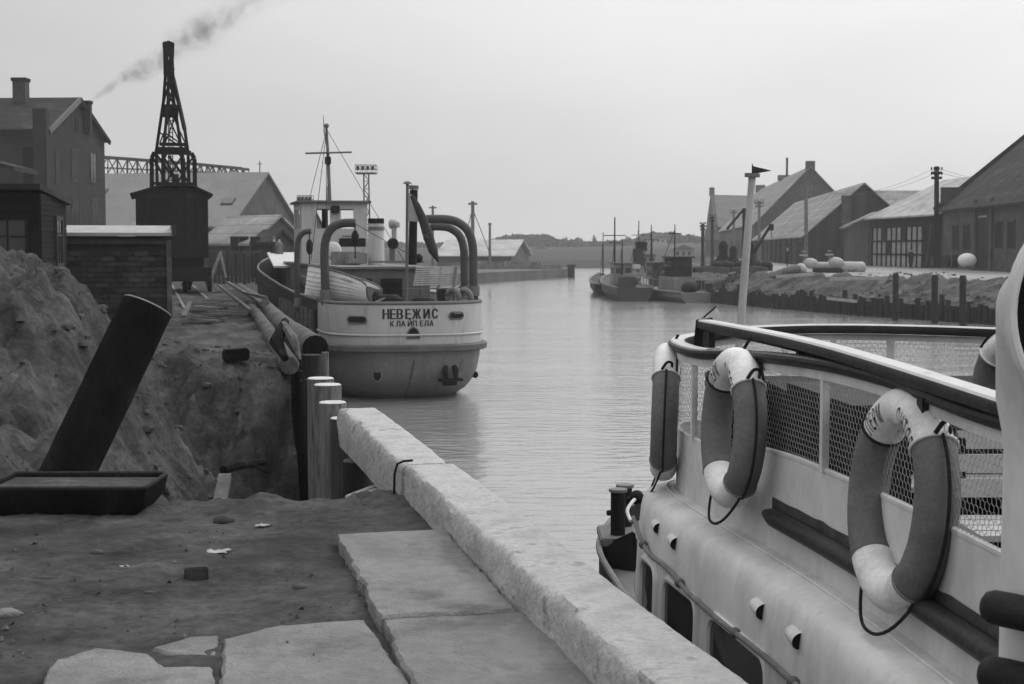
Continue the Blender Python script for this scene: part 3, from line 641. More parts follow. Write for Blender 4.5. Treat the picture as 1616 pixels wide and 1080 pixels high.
# pile wall of the right bank: every pile a pile while they can be told apart
random.seed(5)
wallt = thing('pile_wall', 'dark close-set timber pile wall holding the earth bank of the right quay', 'quay wall', EDGE[2].to_tuple())
L_ = 0; cum = []
k = 0
base = MB().tube([(0, 0, -3), (0, 0, 0)], [0.17, 0.15], 8).build('pile', WETPILE, wallt); base.location = EDGE[1]; first = True
for (a_, b_) in zip(EDGE[:4], EDGE[1:5]):
    n = int((b_ - a_).length / 0.42)
    for i_ in range(n):
        if k > 290: break
        p = a_.lerp(b_, i_ / n); 
        if p.x / p.y > 0.40: continue
        o = base if first else dup(base, wallt)
        first = False; h_ = random.uniform(.65, 1.15) if random.random() < .8 else random.uniform(1.1, 1.5)
        o.location = (p.x + random.uniform(-.08, .08), p.y - .15, h_); k += 1
m = MB()
for (a_, b_) in zip(EDGE, EDGE[1:]): m.add([a_ + Vector((0, 0, -3)), b_ + Vector((0, 0, -3)), b_ + Vector((0, 0, .86)), a_ + Vector((0, 0, .86))], [(0, 1, 2, 3)])
m.build('plank_backing', WETPILE, wallt)
def post_far(x, y0, y1, d, r_, label, grp):
    a_ = at(x, y1, d); b_ = at(x + random.uniform(-1, 1), y0, d); t = thing('mooring_pile', label, 'mooring pile', a_.to_tuple(), 0, grp)
    r_ *= .75; MB().tube([a_ - Vector((0, 0, 1)), b_], [r_, r_ * .9], 10).build('shaft', WETPILE, t, smooth=True); MB().tube([b_ + Vector((0, 0, .01)), b_ + Vector((0, 0, .3))], [r_ * 1.12, r_ * .8], 10).build('head', WETPILE, t, smooth=True)
gm = 'tall mooring piles before the right quay wall'
post_far(1413, 440, 500, 79, .24, 'left of the three tall mooring piles before the bank', gm)
post_far(1475, 443, 506, 76.5, .26, 'middle one of the three tall mooring piles before the bank', gm)
post_far(1520, 444, 510, 74, .26, 'right of the three tall mooring piles before the bank', gm)
for (pts, lab, mt) in [([(1305, 471), (1352, 476)], 'pale plank lying on the bank above the piles', PALECAP), ([(1225, 437), (1285, 433)], 'long dark-edged pale beam on the quay edge', PALECAP), ([(1412, 466), (1422, 461)], 'short pale stick at the foot of the left mooring pile', PALECAP), ([(1310, 441), (1400, 439)], 'thin pale plank along the quay edge', PALECAP)]:
    d = 84; (x0, y0), (x1, y1) = pts; single(MB().bar(at(x0, y0, d), at(x1, y1, d), .22, .18), 'beam', mt, lab, 'beam', 'beams on the right bank')
# ================================================================== LEFT BANK BUILDINGS
def wall_quad(a, b, z0, z1, th, mat, name, parent, into):
    """vertical wall slab from plan point a to b, thickness th towards `into`"""
    a = Vector((a[0], a[1], 0)); b = Vector((b[0], b[1], 0)); into = Vector(into).normalized() * th
    m = MB().hexa([a + Vector((0, 0, z0)), b + Vector((0, 0, z0)), b + into + Vector((0, 0, z0)), a + into + Vector((0, 0, z0)), a + Vector((0, 0, z1)), b + Vector((0, 0, z1)), b + into + Vector((0, 0, z1)), a + into + Vector((0, 0, z1))])
    return m.build(name, mat, parent)
def gable_house(name, label, cat, A, B, W, z0, ze, zr, wallm, roofm, over=0.35, group=None, thick=0.16, verge=None):
    """A -> B: plan line of one eave wall (seen side); W: horizontal vector across to the other eave wall; gables at A and B"""
    A = Vector((A[0], A[1], 0)); B = Vector((B[0], B[1], 0)); W = Vector((W[0], W[1], 0)); d = (B - A).normalized(); w = W.normalized()
    t = thing(name, label, cat, ((A + B + W) / 2 + Vector((0, 0, z0))).to_tuple(), 0, group)
    Z = lambda p, z: Vector((p.x, p.y, z))
    prof = lambda P: [Z(P, z0), Z(P + W, z0), Z(P + W, ze), Z(P + W / 2, zr), Z(P, ze)]
    MB().prism(prof(A), B - A).build('wall', wallm, t)
    half = W.length / 2; slope = (zr - ze) / half; n_ = 0.03
    r = MB()
    for side in (0, 1):
        e0 = A - d * over - w * over if side == 0 else A - d * over + W + w * over
        e1 = e0 + d * ((B - A).length + 2 * over); rdg0 = A - d * over + W / 2; rdg1 = rdg0 + (e1 - e0)
        zz = ze - slope * over + n_; zt = zr + n_
        r.hexa([Z(e0, zz), Z(e1, zz), Z(rdg1, zt), Z(rdg0, zt), Z(e0, zz + thick), Z(e1, zz + thick), Z(rdg1, zt + thick), Z(rdg0, zt + thick)])
    roof = r.build('roof', roofm, t)
    return t, roof, d, w
def opening(parent, P, dx, out, w, h, name='window', frame=None, glass=BLACK, bars=True, depth=0.05):
    """window/door centred at P on a wall with horizontal dir dx and outward normal out"""
    P = Vector(P); dx = Vector(dx).normalized(); out = Vector(out).normalized()
    f = MB(); fw = max(.05, min(w, h) * .09)
    for sx in (-1, 1): f.box(P + dx * sx * (w / 2 + fw / 2) + out * depth / 2, (fw, depth, h + 2 * fw), dx, out)
    for sz in (-1, 1): f.box(P + Vector((0, 0, sz * (h / 2 + fw / 2))) + out * depth / 2, (w - .002, depth, fw), dx, out)
    if bars:
        f.box(P + out * depth * .4, (fw * .5, depth * .6, h - .002), dx, out); f.box(P + Vector((0, 0, h * .15)) + out * depth * .42, (w - .002, depth * .6, fw * .5), dx, out)
    wo = f.build(name, frame or GREYWOOD, parent)
    MB().box(P + out * .012, (w, .02, h), dx, out).build('pane' if name == 'window' else 'leaf', glass, wo)
    return wo
# ---- tall plastered house
GL, GR = at(78, 393, 92).xy, at(168, 393, 101.5).xy
gdir = (Vector((*GR, 0)) - Vector((*GL, 0)))
wfar = Vector((-0.985, 0.06, 0)) * 26
# eave lines run along wfar; gable from GL to GR
t, rf, d, w = gable_house('plastered_house', 'tall grey plastered house with a gable and smoking chimney at the far left', 'house', Vector((*GL, 0)) + wfar, GL, gdir, 2.3, 11.6, 14.0, PLASTER, ROOFD, .25)
gn = Vector((gdir.y, -gdir.x, 0)).normalized()
if gn.x < 0: gn = -gn
def on_gable(f, z): p = Vector((*GL, 0)) + gdir * f + gn * .003; p.z = z; return p
G = gdir.normalized()
for f, z, w_, h_ in [(.50, 12.3, .38, .8), (.62, 12.3, .38, .8)]: opening(t, on_gable(f, z), G, gn, w_, h_, bars=False)
for f, z, w_, h_ in [(.78, 9.6, .95, 2.0), (.45, 6.4, 1.15, 2.1), (.80, 6.4, 1.05, 2.1)]: opening(t, on_gable(f, z), G, gn, w_, h_, frame=GREYWOOD, glass=GLASS)
opening(t, on_gable(.45, 9.6), G, gn, .9, 2.0, glass=mk('bricked_up_infill', .042, .95, .2, 1), bars=False); opening(t, on_gable(.16, 9.3), G, gn, .7, 2.0, glass=MATS['bricked_up_infill'], bars=False)
# verge board on the gable (left side pale)
ap = on_gable(.5, 14.05) + gn * .3
MB().bar(on_gable(-.03, 11.5) + gn * .3, ap, .35, .12, up=gn).build('verge_board', GREYPAINT, t); MB().bar(ap, on_gable(1.03, 11.5) + gn * .3, .3, .12, up=gn).build('verge_board', DARKWOOD, t)
# front (dark) side: door opening, pilaster chimney
fn = Vector((0.06, -0.998, 0)).normalized(); fx = -wfar.normalized()
P = at(46, 268, 92.0); P = Vector((P.x, GL[1] + (-(P.x - GL[0])) * 0.06 - 0.005, P.z))
opening(t, P, fx, fn, .85, 2.9, name='door', bars=False)
P = at(68, 300, 91.6); MB().box((P.x, P.y - .1, 7.4), (.85, .7, 11.0)).build('wall_chimney', PLASTER, t)
P = at(34, 180, 96.3); ch = MB().box((P.x, P.y, 13.9), (.85, .85, 2.6)).build('chimney', BRICK, t); MB().box((P.x, P.y, 15.3), (1.0, 1.0, .22)).build('cap', DARKWOOD, ch)
P = at(138, 180, 98.2); ch = MB().box((P.x, P.y, 12.9), (.5, .5, 2.2)).build('chimney', PLASTER, t); MB().box((P.x, P.y, 14.0), (.62, .62, .2)).build('cap', DARKWOOD, ch)
SMOKE0 = Vector((P.x, P.y, 14.1))
MB().tube([on_gable(-.015, 2.4) + gn * .12, on_gable(-.015, 11.5) + gn * .12], .08, 8).build('downpipe', IRON, t)
m = MB().box(at(-5, 258, 80) , (3.4, 4, .25), (1, 0, -.25)); single(m, 'low_roof', ROOFD, 'dark lean-to roof poking in at the left border before the plastered house', 'roof')
# ---- long shed with pale roof behind the crane
A_ = at(120, 393, 122).xy; Aap = at(412, 393, 128)
e0 = at(362, 393, 122); e1 = at(472, 393, 139); Wv = Vector((e1.x - e0.x, e1.y - e0.y, 0)); dl = Vector((-1, 0.16, 0)).normalized() * 24
t, rf, d, w = gable_house('storage_shed', 'long storage shed with a pale sagging roof behind the crane', 'shed', e0 + dl, e0, Wv, 2.3, 5.9, 10.8, WALLBR, mk('long_shed_roof', .17, .85, .15, .5, bump=.3, bscale=4), .3)
sn = Vector((Wv.y, -Wv.x, 0)).normalized(); sn = sn if sn.x > 0 else -sn
for f, z in ((.32, 6.6), (.55, 6.6)): opening(t, Vector((e0.x, e0.y, 0)) + Wv * f + sn * .003 + Vector((0, 0, z)), Wv, sn, 1.1, .9, bars=False, glass=BLACK)
wd = dl.normalized(); nrm = Vector((Wv.x * 0.5, Wv.y * 0.5, 4.9)); up_s = nrm.normalized()
def roof_pt(al, fr): return e0 * 1 + Vector((0, 0, 5.9 - e0.z)) + wd * al + nrm * fr
face_n = wd.cross(up_s); face_n = face_n if face_n.z > 0 else -face_n
for al, fr, wq in ((1.5, .42, .9), (15.2, .28, 1.0), (14.2, .62, .8), (17.4, .24, .7)):
    P = roof_pt(al, fr) + face_n * .22; f = MB().box(P, (wq + .15, 1.1, .14), wd, up_s).build('skylight', GREYWOOD, t); MB().box(P + face_n * .08, (wq, .95, .03), wd, up_s).build('pane', GLASS, f)
# lean-to and small whitewashed gable left of the crane, low sheds between crane and ship
t, rf, d, w = gable_house('lean_to_store', 'low store with a slanting grey roof between the crane and the ship', 'shed', at(318, 393, 92).xy, at(395, 393, 88).xy, (2.5, 6.5), 2.3, 4.3, 6.0, WALLBR, ROOFM, .3)
for xx in (372, 386): opening(t, at(xx, 386, 88.7) + Vector((0, -.18, 0)), (1, -.05, 0), (-.05, -1, 0), .5, .9, bars=False)
t, rf, d, w = gable_house('work_hut', 'small whitewashed hut with a door right of the lean-to store', 'hut', at(398, 393, 86).xy, at(425, 393, 84).xy, (1, 3), 2.3, 4.3, 5.0, PLASTER, ROOFD, .2)
opening(t, at(404, 388, 85.45) + Vector((0, -.1, 0)), (1, -.1, 0), (-.1, -1, 0), .55, 1.0, name='door', bars=False)
t, rf, d, w = gable_house('low_gable', 'pale low gabled outhouse half hidden behind the brick hut roof', 'outhouse', at(192, 393, 104).xy, at(222, 393, 104).xy, (1.5, 6), 2.3, 4.8, 6.2, PLASTER, ROOFM, .2)
m = thing('board_fence', 'low grey board fence between the crane and the ship', 'fence', at(360, 430, 66).to_tuple(), 0)
for i in range(13):
    p = at(326 + i * 6.6, 400, 66 + i * .2); MB().box((p.x, p.y, 3.05 + .05 * (i % 3)), (.17, .04, 1.5), (1, 0, 0)).build('board', GREYWOOD, m)
MB().bar(at(324, 398, 66.15), at(412, 398, 68.6), .08, .1).build('fence_rail', GREYWOOD, m)
single(MB().bar(at(333, 440, 58), at(349, 398, 60), .12, .1).bar(at(357, 440, 58), at(348, 400, 60), .1, .1), 'trestle', PLANK, 'pale timber trestle standing right of the crane wheels', 'trestle')
# ---- brick hut
t = thing('brick_hut', 'low dark brick hut with a pale flat roof in the middle left', 'hut', gp(185, 510, 32))
xl_, xr_ = at(100, 400, 32).x, at(262, 400, 32).x; yb = 32.0; z0 = 2.3; zt = 4.28
MB().box(((xl_ + xr_) / 2, yb + 1.4, (z0 + zt) / 2), (xr_ - xl_ - .02, 2.7, zt - z0)).build('wall', MORTAR, t)
base = None; rows = int((4.06 - z0) / 0.118); cnt = 0
for j in range(rows):
    x = xl_ + (0.0 if j % 2 else -0.0)
    first = (j % 2 == 1)
    while x < xr_ - .02:
        L = 0.14 if first else 0.29; first = False; L = min(L, xr_ - x)
        if L < .05: break
        if base is None: base = MB().box((0, 0, 0), (1, .06, .10)).build('brick', BRICK, t); o = base
        else: o = dup(base, t)
        o.location = (x + L / 2, yb + .035 + random.uniform(-.008, .006), z0 + .06 + j * .118); o.scale = (L - .014, 1, 1); x += L; cnt += 1
MB().box(((xl_ + xr_) / 2 + .02, yb + 1.3, 4.16), (xr_ - xl_ + .05, 2.7, .11)).build('eaves_board', GREYWOOD, t)
MB().prism([(xl_ - .05, yb - .16, 4.29), (xr_ + .14, yb - .16, 4.29), (xr_ + .14, yb + 2.9, 4.5), (xl_ - .05, yb + 2.9, 4.5)], (0, 0, .07)).build('roof', PALECAP, t)
MB().box((xr_ + .15, yb + 1.2, 4.42), (.09, 2.9, .24)).build('barge_board', GREYWOOD, t)
MB().box((xr_ + .035, yb - .03, 3.2), (.11, .1, 2.0)).build('corner_board', PLANK, t)
t.rotation_euler.z = R(14.16)
# ---- dark wooden hut at the left border
t = thing('wooden_hut', 'black boarded watch hut with a small window at the left border', 'hut', gp(50, 480, 28))
xA, xB, xC = at(-60, 400, 27.5), at(64, 400, 27.5), at(104, 400, 31.0)
side = (Vector((xC.x, xC.y, 0)) - Vector((xB.x, xB.y, 0)))
a_ = Vector((xA.x, xA.y, 0)); b_ = Vector((xB.x, xB.y, 0)); c_ = Vector((xC.x, xC.y, 0)); d_ = a_ + side
MB().hexa([v + Vector((0, 0, 2.2)) for v in (a_, b_, c_, d_)] + [v + Vector((0, 0, zz)) for v, zz in ((a_, 5.1), (b_, 5.1), (c_, 5.1), (d_, 5.1))]).build('wall', TAR, t)
sn_ = Vector((side.y, -side.x, 0)).normalized(); sn_ = sn_ if sn_.x > 0 else -sn_
nb = 15
for i in range(nb):
    z = 3.55 + i * .105; MB().box((a_ + b_) / 2 + Vector((0, -.02, z)), ((b_ - a_).length, .025, .096), (b_ - a_)).build('board', DARKWOOD, t)
    MB().box((b_ + c_) / 2 + sn_ * .015 + Vector((0, 0, z)), (side.length, .025, .096), side).build('board', DARKWOOD, t)
for i in range(12): MB().box(b_ + side * (i + .5) / 12 + sn_ * .015 + Vector((0, 0, 2.85)), (side.length / 12 - .012, .025, 1.25), side).build('board', DARKWOOD, t)
for i in range(10): MB().box(a_ + (b_ - a_) * (i + .5) / 10 + Vector((0, -.02, 2.85)), ((b_ - a_).length / 10 - .012, .025, 1.25), (b_ - a_)).build('board', DARKWOOD, t)
opening(t, b_ + side * .62 + sn_ * .035 + Vector((0, 0, 4.15)), side, sn_, .8, .9, glass=GLASS, frame=GREYWOOD)
pr = opening(t, a_ + (b_ - a_) * .6 + Vector((0, -.04, 4.1)), (b_ - a_), (0, -1, 0), .7, .9, glass=GLASS, frame=DARKWOOD)
mid = (a_ + b_) / 2
RO = Vector((.35, 0, 0))
MB().hexa([a_ + Vector((-.2, -.25, 5.13)), b_ + Vector((.1, -.25, 5.13)), c_ + Vector((.12, .2, 4.95)), d_ + Vector((-.2, .2, 4.95)), a_ + Vector((-.2, -.25, 5.24)), b_ + Vector((.1, -.25, 5.24)), c_ + Vector((.12, .2, 5.06)), d_ + Vector((-.2, .2, 5.06))]).build('roof', ROOFD, t)
# ---- gantry truss far behind
t = thing('crane_gantry', 'long steel lattice gantry boom crossing above the shed roof behind the crane', 'gantry', at(270, 285, 140).to_tuple())
tp = [at(-40, 236, 138), at(165, 248, 140), at(300, 258, 143), at(382, 266, 146)]; bt = [at(-40, 284, 138), at(165, 281, 140), at(300, 283, 143), at(382, 284, 146)]
ofs = Vector((0.3, 2.2, 0))
def lerp_path(P, f): f *= len(P) - 1; k = min(int(f), len(P) - 2); return P[k].lerp(P[k + 1], f - k)
for off, nm in ((Vector(), 'truss_side'), (ofs, 'truss_side')):
    for P, w_ in ((tp, .24), (bt, .2)):
        m = MB(); [m.bar(a + off, b + off, w_, w_) for a, b in zip(P, P[1:])]; m.build('chord', STEELFAR, t)
    N = 26; m = MB()
    for i in range(N + 1):
        f = i / N; m.bar(lerp_path(tp, f) + off, lerp_path(bt, f) + off, .09, .09)
        if i < N:
            a, b = (tp, bt) if i % 2 else (bt, tp); m.bar(lerp_path(a, f) + off, lerp_path(b, (i + 1) / N) + off, .1, .1)
            m.bar(lerp_path(bt, f).lerp(lerp_path(tp, f), .5) + off, lerp_path(bt, (i + 1) / N).lerp(lerp_path(tp, (i + 1) / N), .5) + off, .07, .07)
    m.build('lattice', STEELFAR, t)
m = MB()
for i in range(27): m.bar(lerp_path(tp, i / 26), lerp_path(tp, i / 26) + ofs, .07, .07); m.bar(lerp_path(bt, i / 26), lerp_path(bt, i / 26) + ofs, .07, .07)
m.build('cross_bracing', STEELFAR, t)
for xx in (205, 372): MB().bar(at(xx, 286, 143), Vector((at(xx, 286, 143).x, 143, 2.3)), .5, .5).build('support', STEELFAR, t)
# ================================================================== STEAM CRANE
Dc = 52.0
def cp(x, y, dd=0.0): return at(x, y, Dc + dd)
crane = t = thing('steam_crane', 'black rail crane with a boxy cabin and tall lattice jib on the left quay', 'crane', (cp(270, 460).x, Dc, 2.42))
x0, x1 = cp(217, 350).x, cp(325, 350).x; zb, zs = cp(270, 407).z, cp(270, 308).z + .1; xm = (x0 + x1) / 2
cab = MB().prism([(x0, Dc - 1.5, zb), (x1, Dc - 1.5, zb), (x1, Dc - 1.5, zs - .1), (x1 - .55, Dc - 1.5, cp(0, 300).z), (x0 + .9, Dc - 1.5, cp(0, 300).z), (x0, Dc - 1.5, zs - .1)], (0, 4.4, 0)).build('cabin', DARKHULL, t)
r = MB().bar((x0 - .17, Dc - 1.6, zs - .22), (x0 + .95, Dc - 1.6, cp(0, 297).z + .03), .1, .09, up=(0, 0, 1)); r = MB()
zt = cp(0, 297).z
for (xa, za, xb, zb_) in ((x0 - .18, zs - .18, x0 + .9, zt), (x0 + .9, zt, x1 - .55, zt), (x1 - .55, zt, x1 + .17, zs - .18)):
    r.hexa([(xa, Dc - 1.7, za), (xb, Dc - 1.7, zb_), (xb, Dc + 3.1, zb_), (xa, Dc + 3.1, za), (xa, Dc - 1.7, za + .07), (xb, Dc - 1.7, zb_ + .07), (xb, Dc + 3.1, zb_ + .07), (xa, Dc + 3.1, za + .07)])
r.build('cabin_roof', DARKHULL, t)
for k in range(6): MB().box((x0 + (x1 - x0) * (k + .5) / 6, Dc - 1.515, (zb + zs) / 2 - .1), ((x1 - x0) / 6 - .03, .03, zs - zb - .3)).build('panel', IRON, t)
MB().box((cp(292, 430).x, Dc + .3, cp(0, 416).z - .0), (1.25, 3.2, .55)).build('turntable', IRON, t)
MB().box((cp(296, 430).x, Dc + .3, cp(0, 432).z), (1.35, 4.6, .5)).build('chassis', DARKHULL, t)
MB().box((cp(296, 430).x, Dc - 1.9, cp(0, 434).z + .12), (1.55, .25, .35)).build('buffer_beam', IRON, t)
for sx in (277, 315):
    for dy in (-1.3, 1.6):
        c = cp(sx, 452, dy); w_ = MB().tube([(c.x - .07, c.y, 2.72), (c.x + .07, c.y, 2.72)], .28, 16).build('wheel', IRON, t); MB().tube([(c.x - .12, c.y, 2.72), (c.x + .12, c.y, 2.72)], .08, 8).build('hub', GREYIRON, w_)
m = MB()
for sx in (277, 315): c = cp(sx, 452); m.box(Vector((c.x, Dc, 2.43)) - UQ * 2, (26, .07, .05), UQ)
tag(m.build('crane_rails', GREYIRON), 'pair of low iron rails under the steam crane', 'rail')
# lower frame (portal) and lattice jib
def jib(pts, w_, nm='jib_leg'):
    m = MB(); [m.bar(a, b, w_, w_) for a, b in zip(pts, pts[1:])]; return m.build(nm, IRON, t)
for dy in (-.9, .7):
    jib([cp(248, 302, dy), cp(248, 250, dy), cp(252, 241, dy), cp(291, 241, dy), cp(296, 250, dy), cp(297, 302, dy)], .15, 'portal_frame')
    jib([cp(251, 290, dy), cp(294, 290, dy)], .1, 'cross_bar')
    jib([cp(256, 246, dy), cp(290, 292, dy)], .09, 'brace'); jib([cp(250, 250, dy), cp(270, 288, dy)], .07, 'brace'); jib([cp(292, 250, dy), cp(268, 292, dy)], .07, 'brace')
jl = {}
for dy, k in ((-.55, 0), (.35, 1)):
    L_ = [cp(253, 302, dy), cp(251, 240, dy), cp(254, 218, dy), cp(261, 160, dy * .7), cp(263, 122, dy * .5), cp(262, 96, dy * .3), cp(260, 68, dy * .3)]
    R_ = [cp(292, 302, dy), cp(290, 240, dy), cp(285, 205, dy), cp(277, 160, dy * .7), cp(270, 122, dy * .5), cp(270, 96, dy * .3), cp(271, 68, dy * .3)]
    jib(L_, .11); jib(R_, .11)
    for (a, b) in (((253, 235), (289, 235)), ((255, 228), (287, 228)), ((260, 168), (276, 168))): jib([cp(a[0], a[1], dy * .8), cp(b[0], b[1], dy * .8)], .12, 'cross_bar')
    for (a, b) in (((256, 226), (277, 170)), ((287, 226), (262, 170)), ((276, 166), (264, 126)), ((262, 166), (269, 128)), ((264, 122), (270, 108)), ((288, 232), (256, 210))): jib([cp(a[0], a[1], dy * .8), cp(b[0], b[1], dy * .8)], .05, 'brace')
m = MB()
for k in range(26): y_ = 285 - k * 6.3; m.bar(cp(266, y_), cp(272.5, y_), .03, .03)
m.bar(cp(266, 292), cp(266, 128), .035, .035); m.bar(cp(272.5, 292), cp(272.5, 128), .035, .035); m.build('ladder', IRON, t)
MB().box(cp(269, 176, 0), (.55, .5, .4)).build('sheave_housing', IRON, t)
MB().tube([cp(265, 287, -.6), cp(275, 287, -.6)], .28, 12).build('winch_drum', IRON, t)
for sx in (260.5, 270.5): MB().box(cp(sx, 93, 0), (.12, .5, cp(0, 68).z - cp(0, 118).z)).build('head_plate', IRON, t)
MB().box(cp(265.5, 111, 0), (.3, .4, .35)).build('head_block', IRON, t); MB().box(cp(265.5, 78, 0), (.3, .4, .5)).build('head_block', IRON, t)
MB().tube([cp(263, 70, -.05), cp(268, 70, -.05)], .13, 12).build('head_sheave', IRON, t)
MB().bar(cp(265, 95), cp(267, 285, -.3), .025).build('hoist_rope', IRON, t)
crane.rotation_euler.z = R(14.16)
# ================================================================== SHIP 'НЕВЕЖИС'
S_0 = 36.6; TS = 6.62
def sp(s, v, z): return q(S_0 + s, TS + v, z)
ship = thing('motor_ship', 'white-sterned motor ship moored at the left quay with davits and a wheelhouse', 'ship', sp(0, 0, 0))
def hb(s, k=1.0, off=0.0, L=40.0):
    a = 2.3; x = s - off; B = 2.17 * k
    if x <= 0: return 0.0
    if x < a: return B * max(0, 1 - ((a - x) / a) ** 2.6) ** (1 / 2.9)
    bow0 = L * .62
    if s > bow0: return B * max(0.0, 1 - ((s - bow0) / (L - bow0)) ** 2.0)
    return B
def shr(s, z):
    return z + 1.15 * (max(0, s - 10) / 30) ** 1.4 * max(0, min(1, z / 2.5))
# angular parametrisation: outline from port side fwd -> stern -> starboard fwd
def outline(k, off, z, L=40.0, s_to=None):
    S = [40, 38, 36, 34, 31, 28, 25, 20, 15, 10, 7, 5, 4, 3.2, 2.6, 2.2, 1.8, 1.5, 1.2, .95, .72, .52, .36, .22, .12, .05, .015, 0]
    pts = []
    for s in S: ss = off + s * (L - off) / 40 if s < 5 else max(s, off); pts.append(sp(off + s if s < 3 else s, -hb(off + s if s < 3 else s, k, off), shr(s, z)))
    for s in reversed(S[:-1]): pts.append(sp(off + s if s < 3 else s, hb(off + s if s < 3 else s, k, off), shr(s, z)))
    return pts
LV = [(-1.2, .25, 2.6), (-.5, .5, 1.8), (0.0, .76, 1.05), (.2, .86, .68), (.45, .925, .42), (.75, .965, .22), (1.1, .985, .1), (1.32, .99, .04)]
MB().loft([outline(k, off, z) for z, k, off in LV], False).build('hull', GREYHULL, ship, smooth=True)
MB().loft([outline(1.035, -.1, 1.30), outline(1.06, -.15, 1.33), outline(1.06, -.15, 1.46), outline(1.035, -.1, 1.49), outline(.99, .02, 1.50)], False).build('rub_rail', mk('rub_rail_grey', .10, .6, .25, 2, bump=.2), ship, smooth=True)
# bulwark: white at the stern, dark further forward
def band(z0, z1, th, i0, i1, k=1.0):
    o0 = outline(k, 0.0, z0); o1 = outline(k, -.02, z1); oi1 = outline(k - th, .06, z1); oi0 = outline(k - th, .06, z0)
    return [o0[i0:i1], o1[i0:i1], oi1[i0:i1], oi0[i0:i1]]
NP_ = len(outline(1, 0, 0))
MB().loft(band(1.45, 2.56, .03, 13, NP_ - 8)).build('stern_bulwark', WHITEPAINT, ship, smooth=True)
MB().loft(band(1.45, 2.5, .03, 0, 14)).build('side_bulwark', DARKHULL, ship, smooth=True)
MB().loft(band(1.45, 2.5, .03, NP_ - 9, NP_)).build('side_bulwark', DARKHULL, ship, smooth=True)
MB().loft([outline(1.012, -.03, 1.72)[13:NP_ - 8], outline(1.02, -.045, 1.75)[13:NP_ - 8], outline(1.012, -.03, 1.78)[13:NP_ - 8]], False).build('knuckle_strip', WHITEPAINT, ship)
MB().tube([p + Vector((0, 0, .02)) for p in outline(.99, 0.0, 2.56)[0:NP_]], .05, 8).build('cap_rail', GREYPAINT, ship, smooth=True)
# deck
o = outline(.97, .05, 1.5); half = len(o) // 2; m = MB(); vs = []; 
L1 = o[:half + 1]; L2 = [o[len(o) - 1 - i] for i in range(half + 1)]
m.loft([L1, L2], False); m.build('deck', DECK, ship)
# find outline point near photo x on the stern
def stern_at(px_x, z, out=0.0, k=1.0, off=0.0):
    O = outline(k, off, z); best = None
    for a, b in zip(O, O[1:]):
        for i in range(12):
            p = a.lerp(b, i / 12)
            if (p - UQ * S_0).dot(UQ) > 3.0: continue
            xx = 808 + F_PX * p.x / (p.y * CP + (EYE - p.z) * SP)
            if best is None or abs(xx - px_x) < best[0]: best = (abs(xx - px_x), p, (b - a).normalized())
    p, dr = best[1], best[2]; n = Vector((dr.y, -dr.x, 0)).normalized(); n = n if n.dot(UQ) < 0 else -n
    return p + n * out, n, Vector((-n.y, n.x, 0)) if Vector((-n.y, n.x, 0)).x > 0 else Vector((n.y, -n.x, 0))
def zy(y, d=37.3): return at(650, y, d).z
def text_geo(body, size):
    cu = bpy.data.curves.new('lettering', 'FONT'); cu.body = body; cu.size = size; cu.resolution_u = 3; cu.align_x = 'CENTER'
    ob = bpy.data.objects.new('tmp', cu); COL.objects.link(ob); dg = bpy.context.evaluated_depsgraph_get(); dg.update()
    me = bpy.data.meshes.new_from_object(ob.evaluated_get(dg)); bpy.data.objects.remove(ob, do_unlink=True)
    bm = bmesh.new(); bm.from_mesh(me); bmesh.ops.triangulate(bm, faces=bm.faces); bmesh.ops.subdivide_edges(bm, edges=[e for e in bm.edges if e.calc_length() > size * .3], cuts=2)
    bmesh.ops.triangulate(bm, faces=bm.faces)
    vs = [v.co.copy() for v in bm.verts]; fs = [tuple(v.index for v in f.verts) for f in bm.faces]; bm.free(); return vs, fs
def stern_text(chars_px, y0, y1, bold):
    h = zy(y0) - zy(y1)
    for ch, x, wpx in chars_px:
        vs, fs = text_geo(ch, 1.0); xs = [v.x for v in vs]; ys = [v.y for v in vs]; cx = (min(xs) + max(xs)) / 2; W = max(xs) - min(xs); Hh = max(ys) - min(ys)
        Pc, n, dx = stern_at(x, zy((y0 + y1) / 2)); wm = wpx / F_PX * Pc.y; out = []
        hh = h if ch != 'Й' else h * 1.22
        for v in vs:
            u = (v.x - cx) / W * wm; z = zy(y1) + (v.y - min(ys)) / Hh * hh; out.append(Pc + dx * u + n * .02 + Vector((0, 0, z - Pc.z)))
        m = MB().add(out + [p - n * .03 for p in out], fs); b_ = len(out)
        if bold:
            pass
        for ox in ((-.014, .014) if bold else (-.007, .007)): m.add([p + dx * ox + n * .001 for p in out], fs)
        m.build('letter', LETTER, ship, fix=False)
stern_text([('Н', 609, 9), ('Е', 620.5, 8), ('В', 632, 9), ('Е', 643.5, 8), ('Ж', 656.5, 13), ('И', 672, 9), ('С', 685, 8.5)], 487, 503, True)
stern_text([('К', 619, 5.5), ('Л', 627.5, 6.5), ('А', 636, 6.5), ('Й', 648, 6.5), ('П', 656, 5.5), ('Е', 664.5, 5), ('Д', 673.5, 7), ('А', 681, 6)], 505.5, 514.5, False)
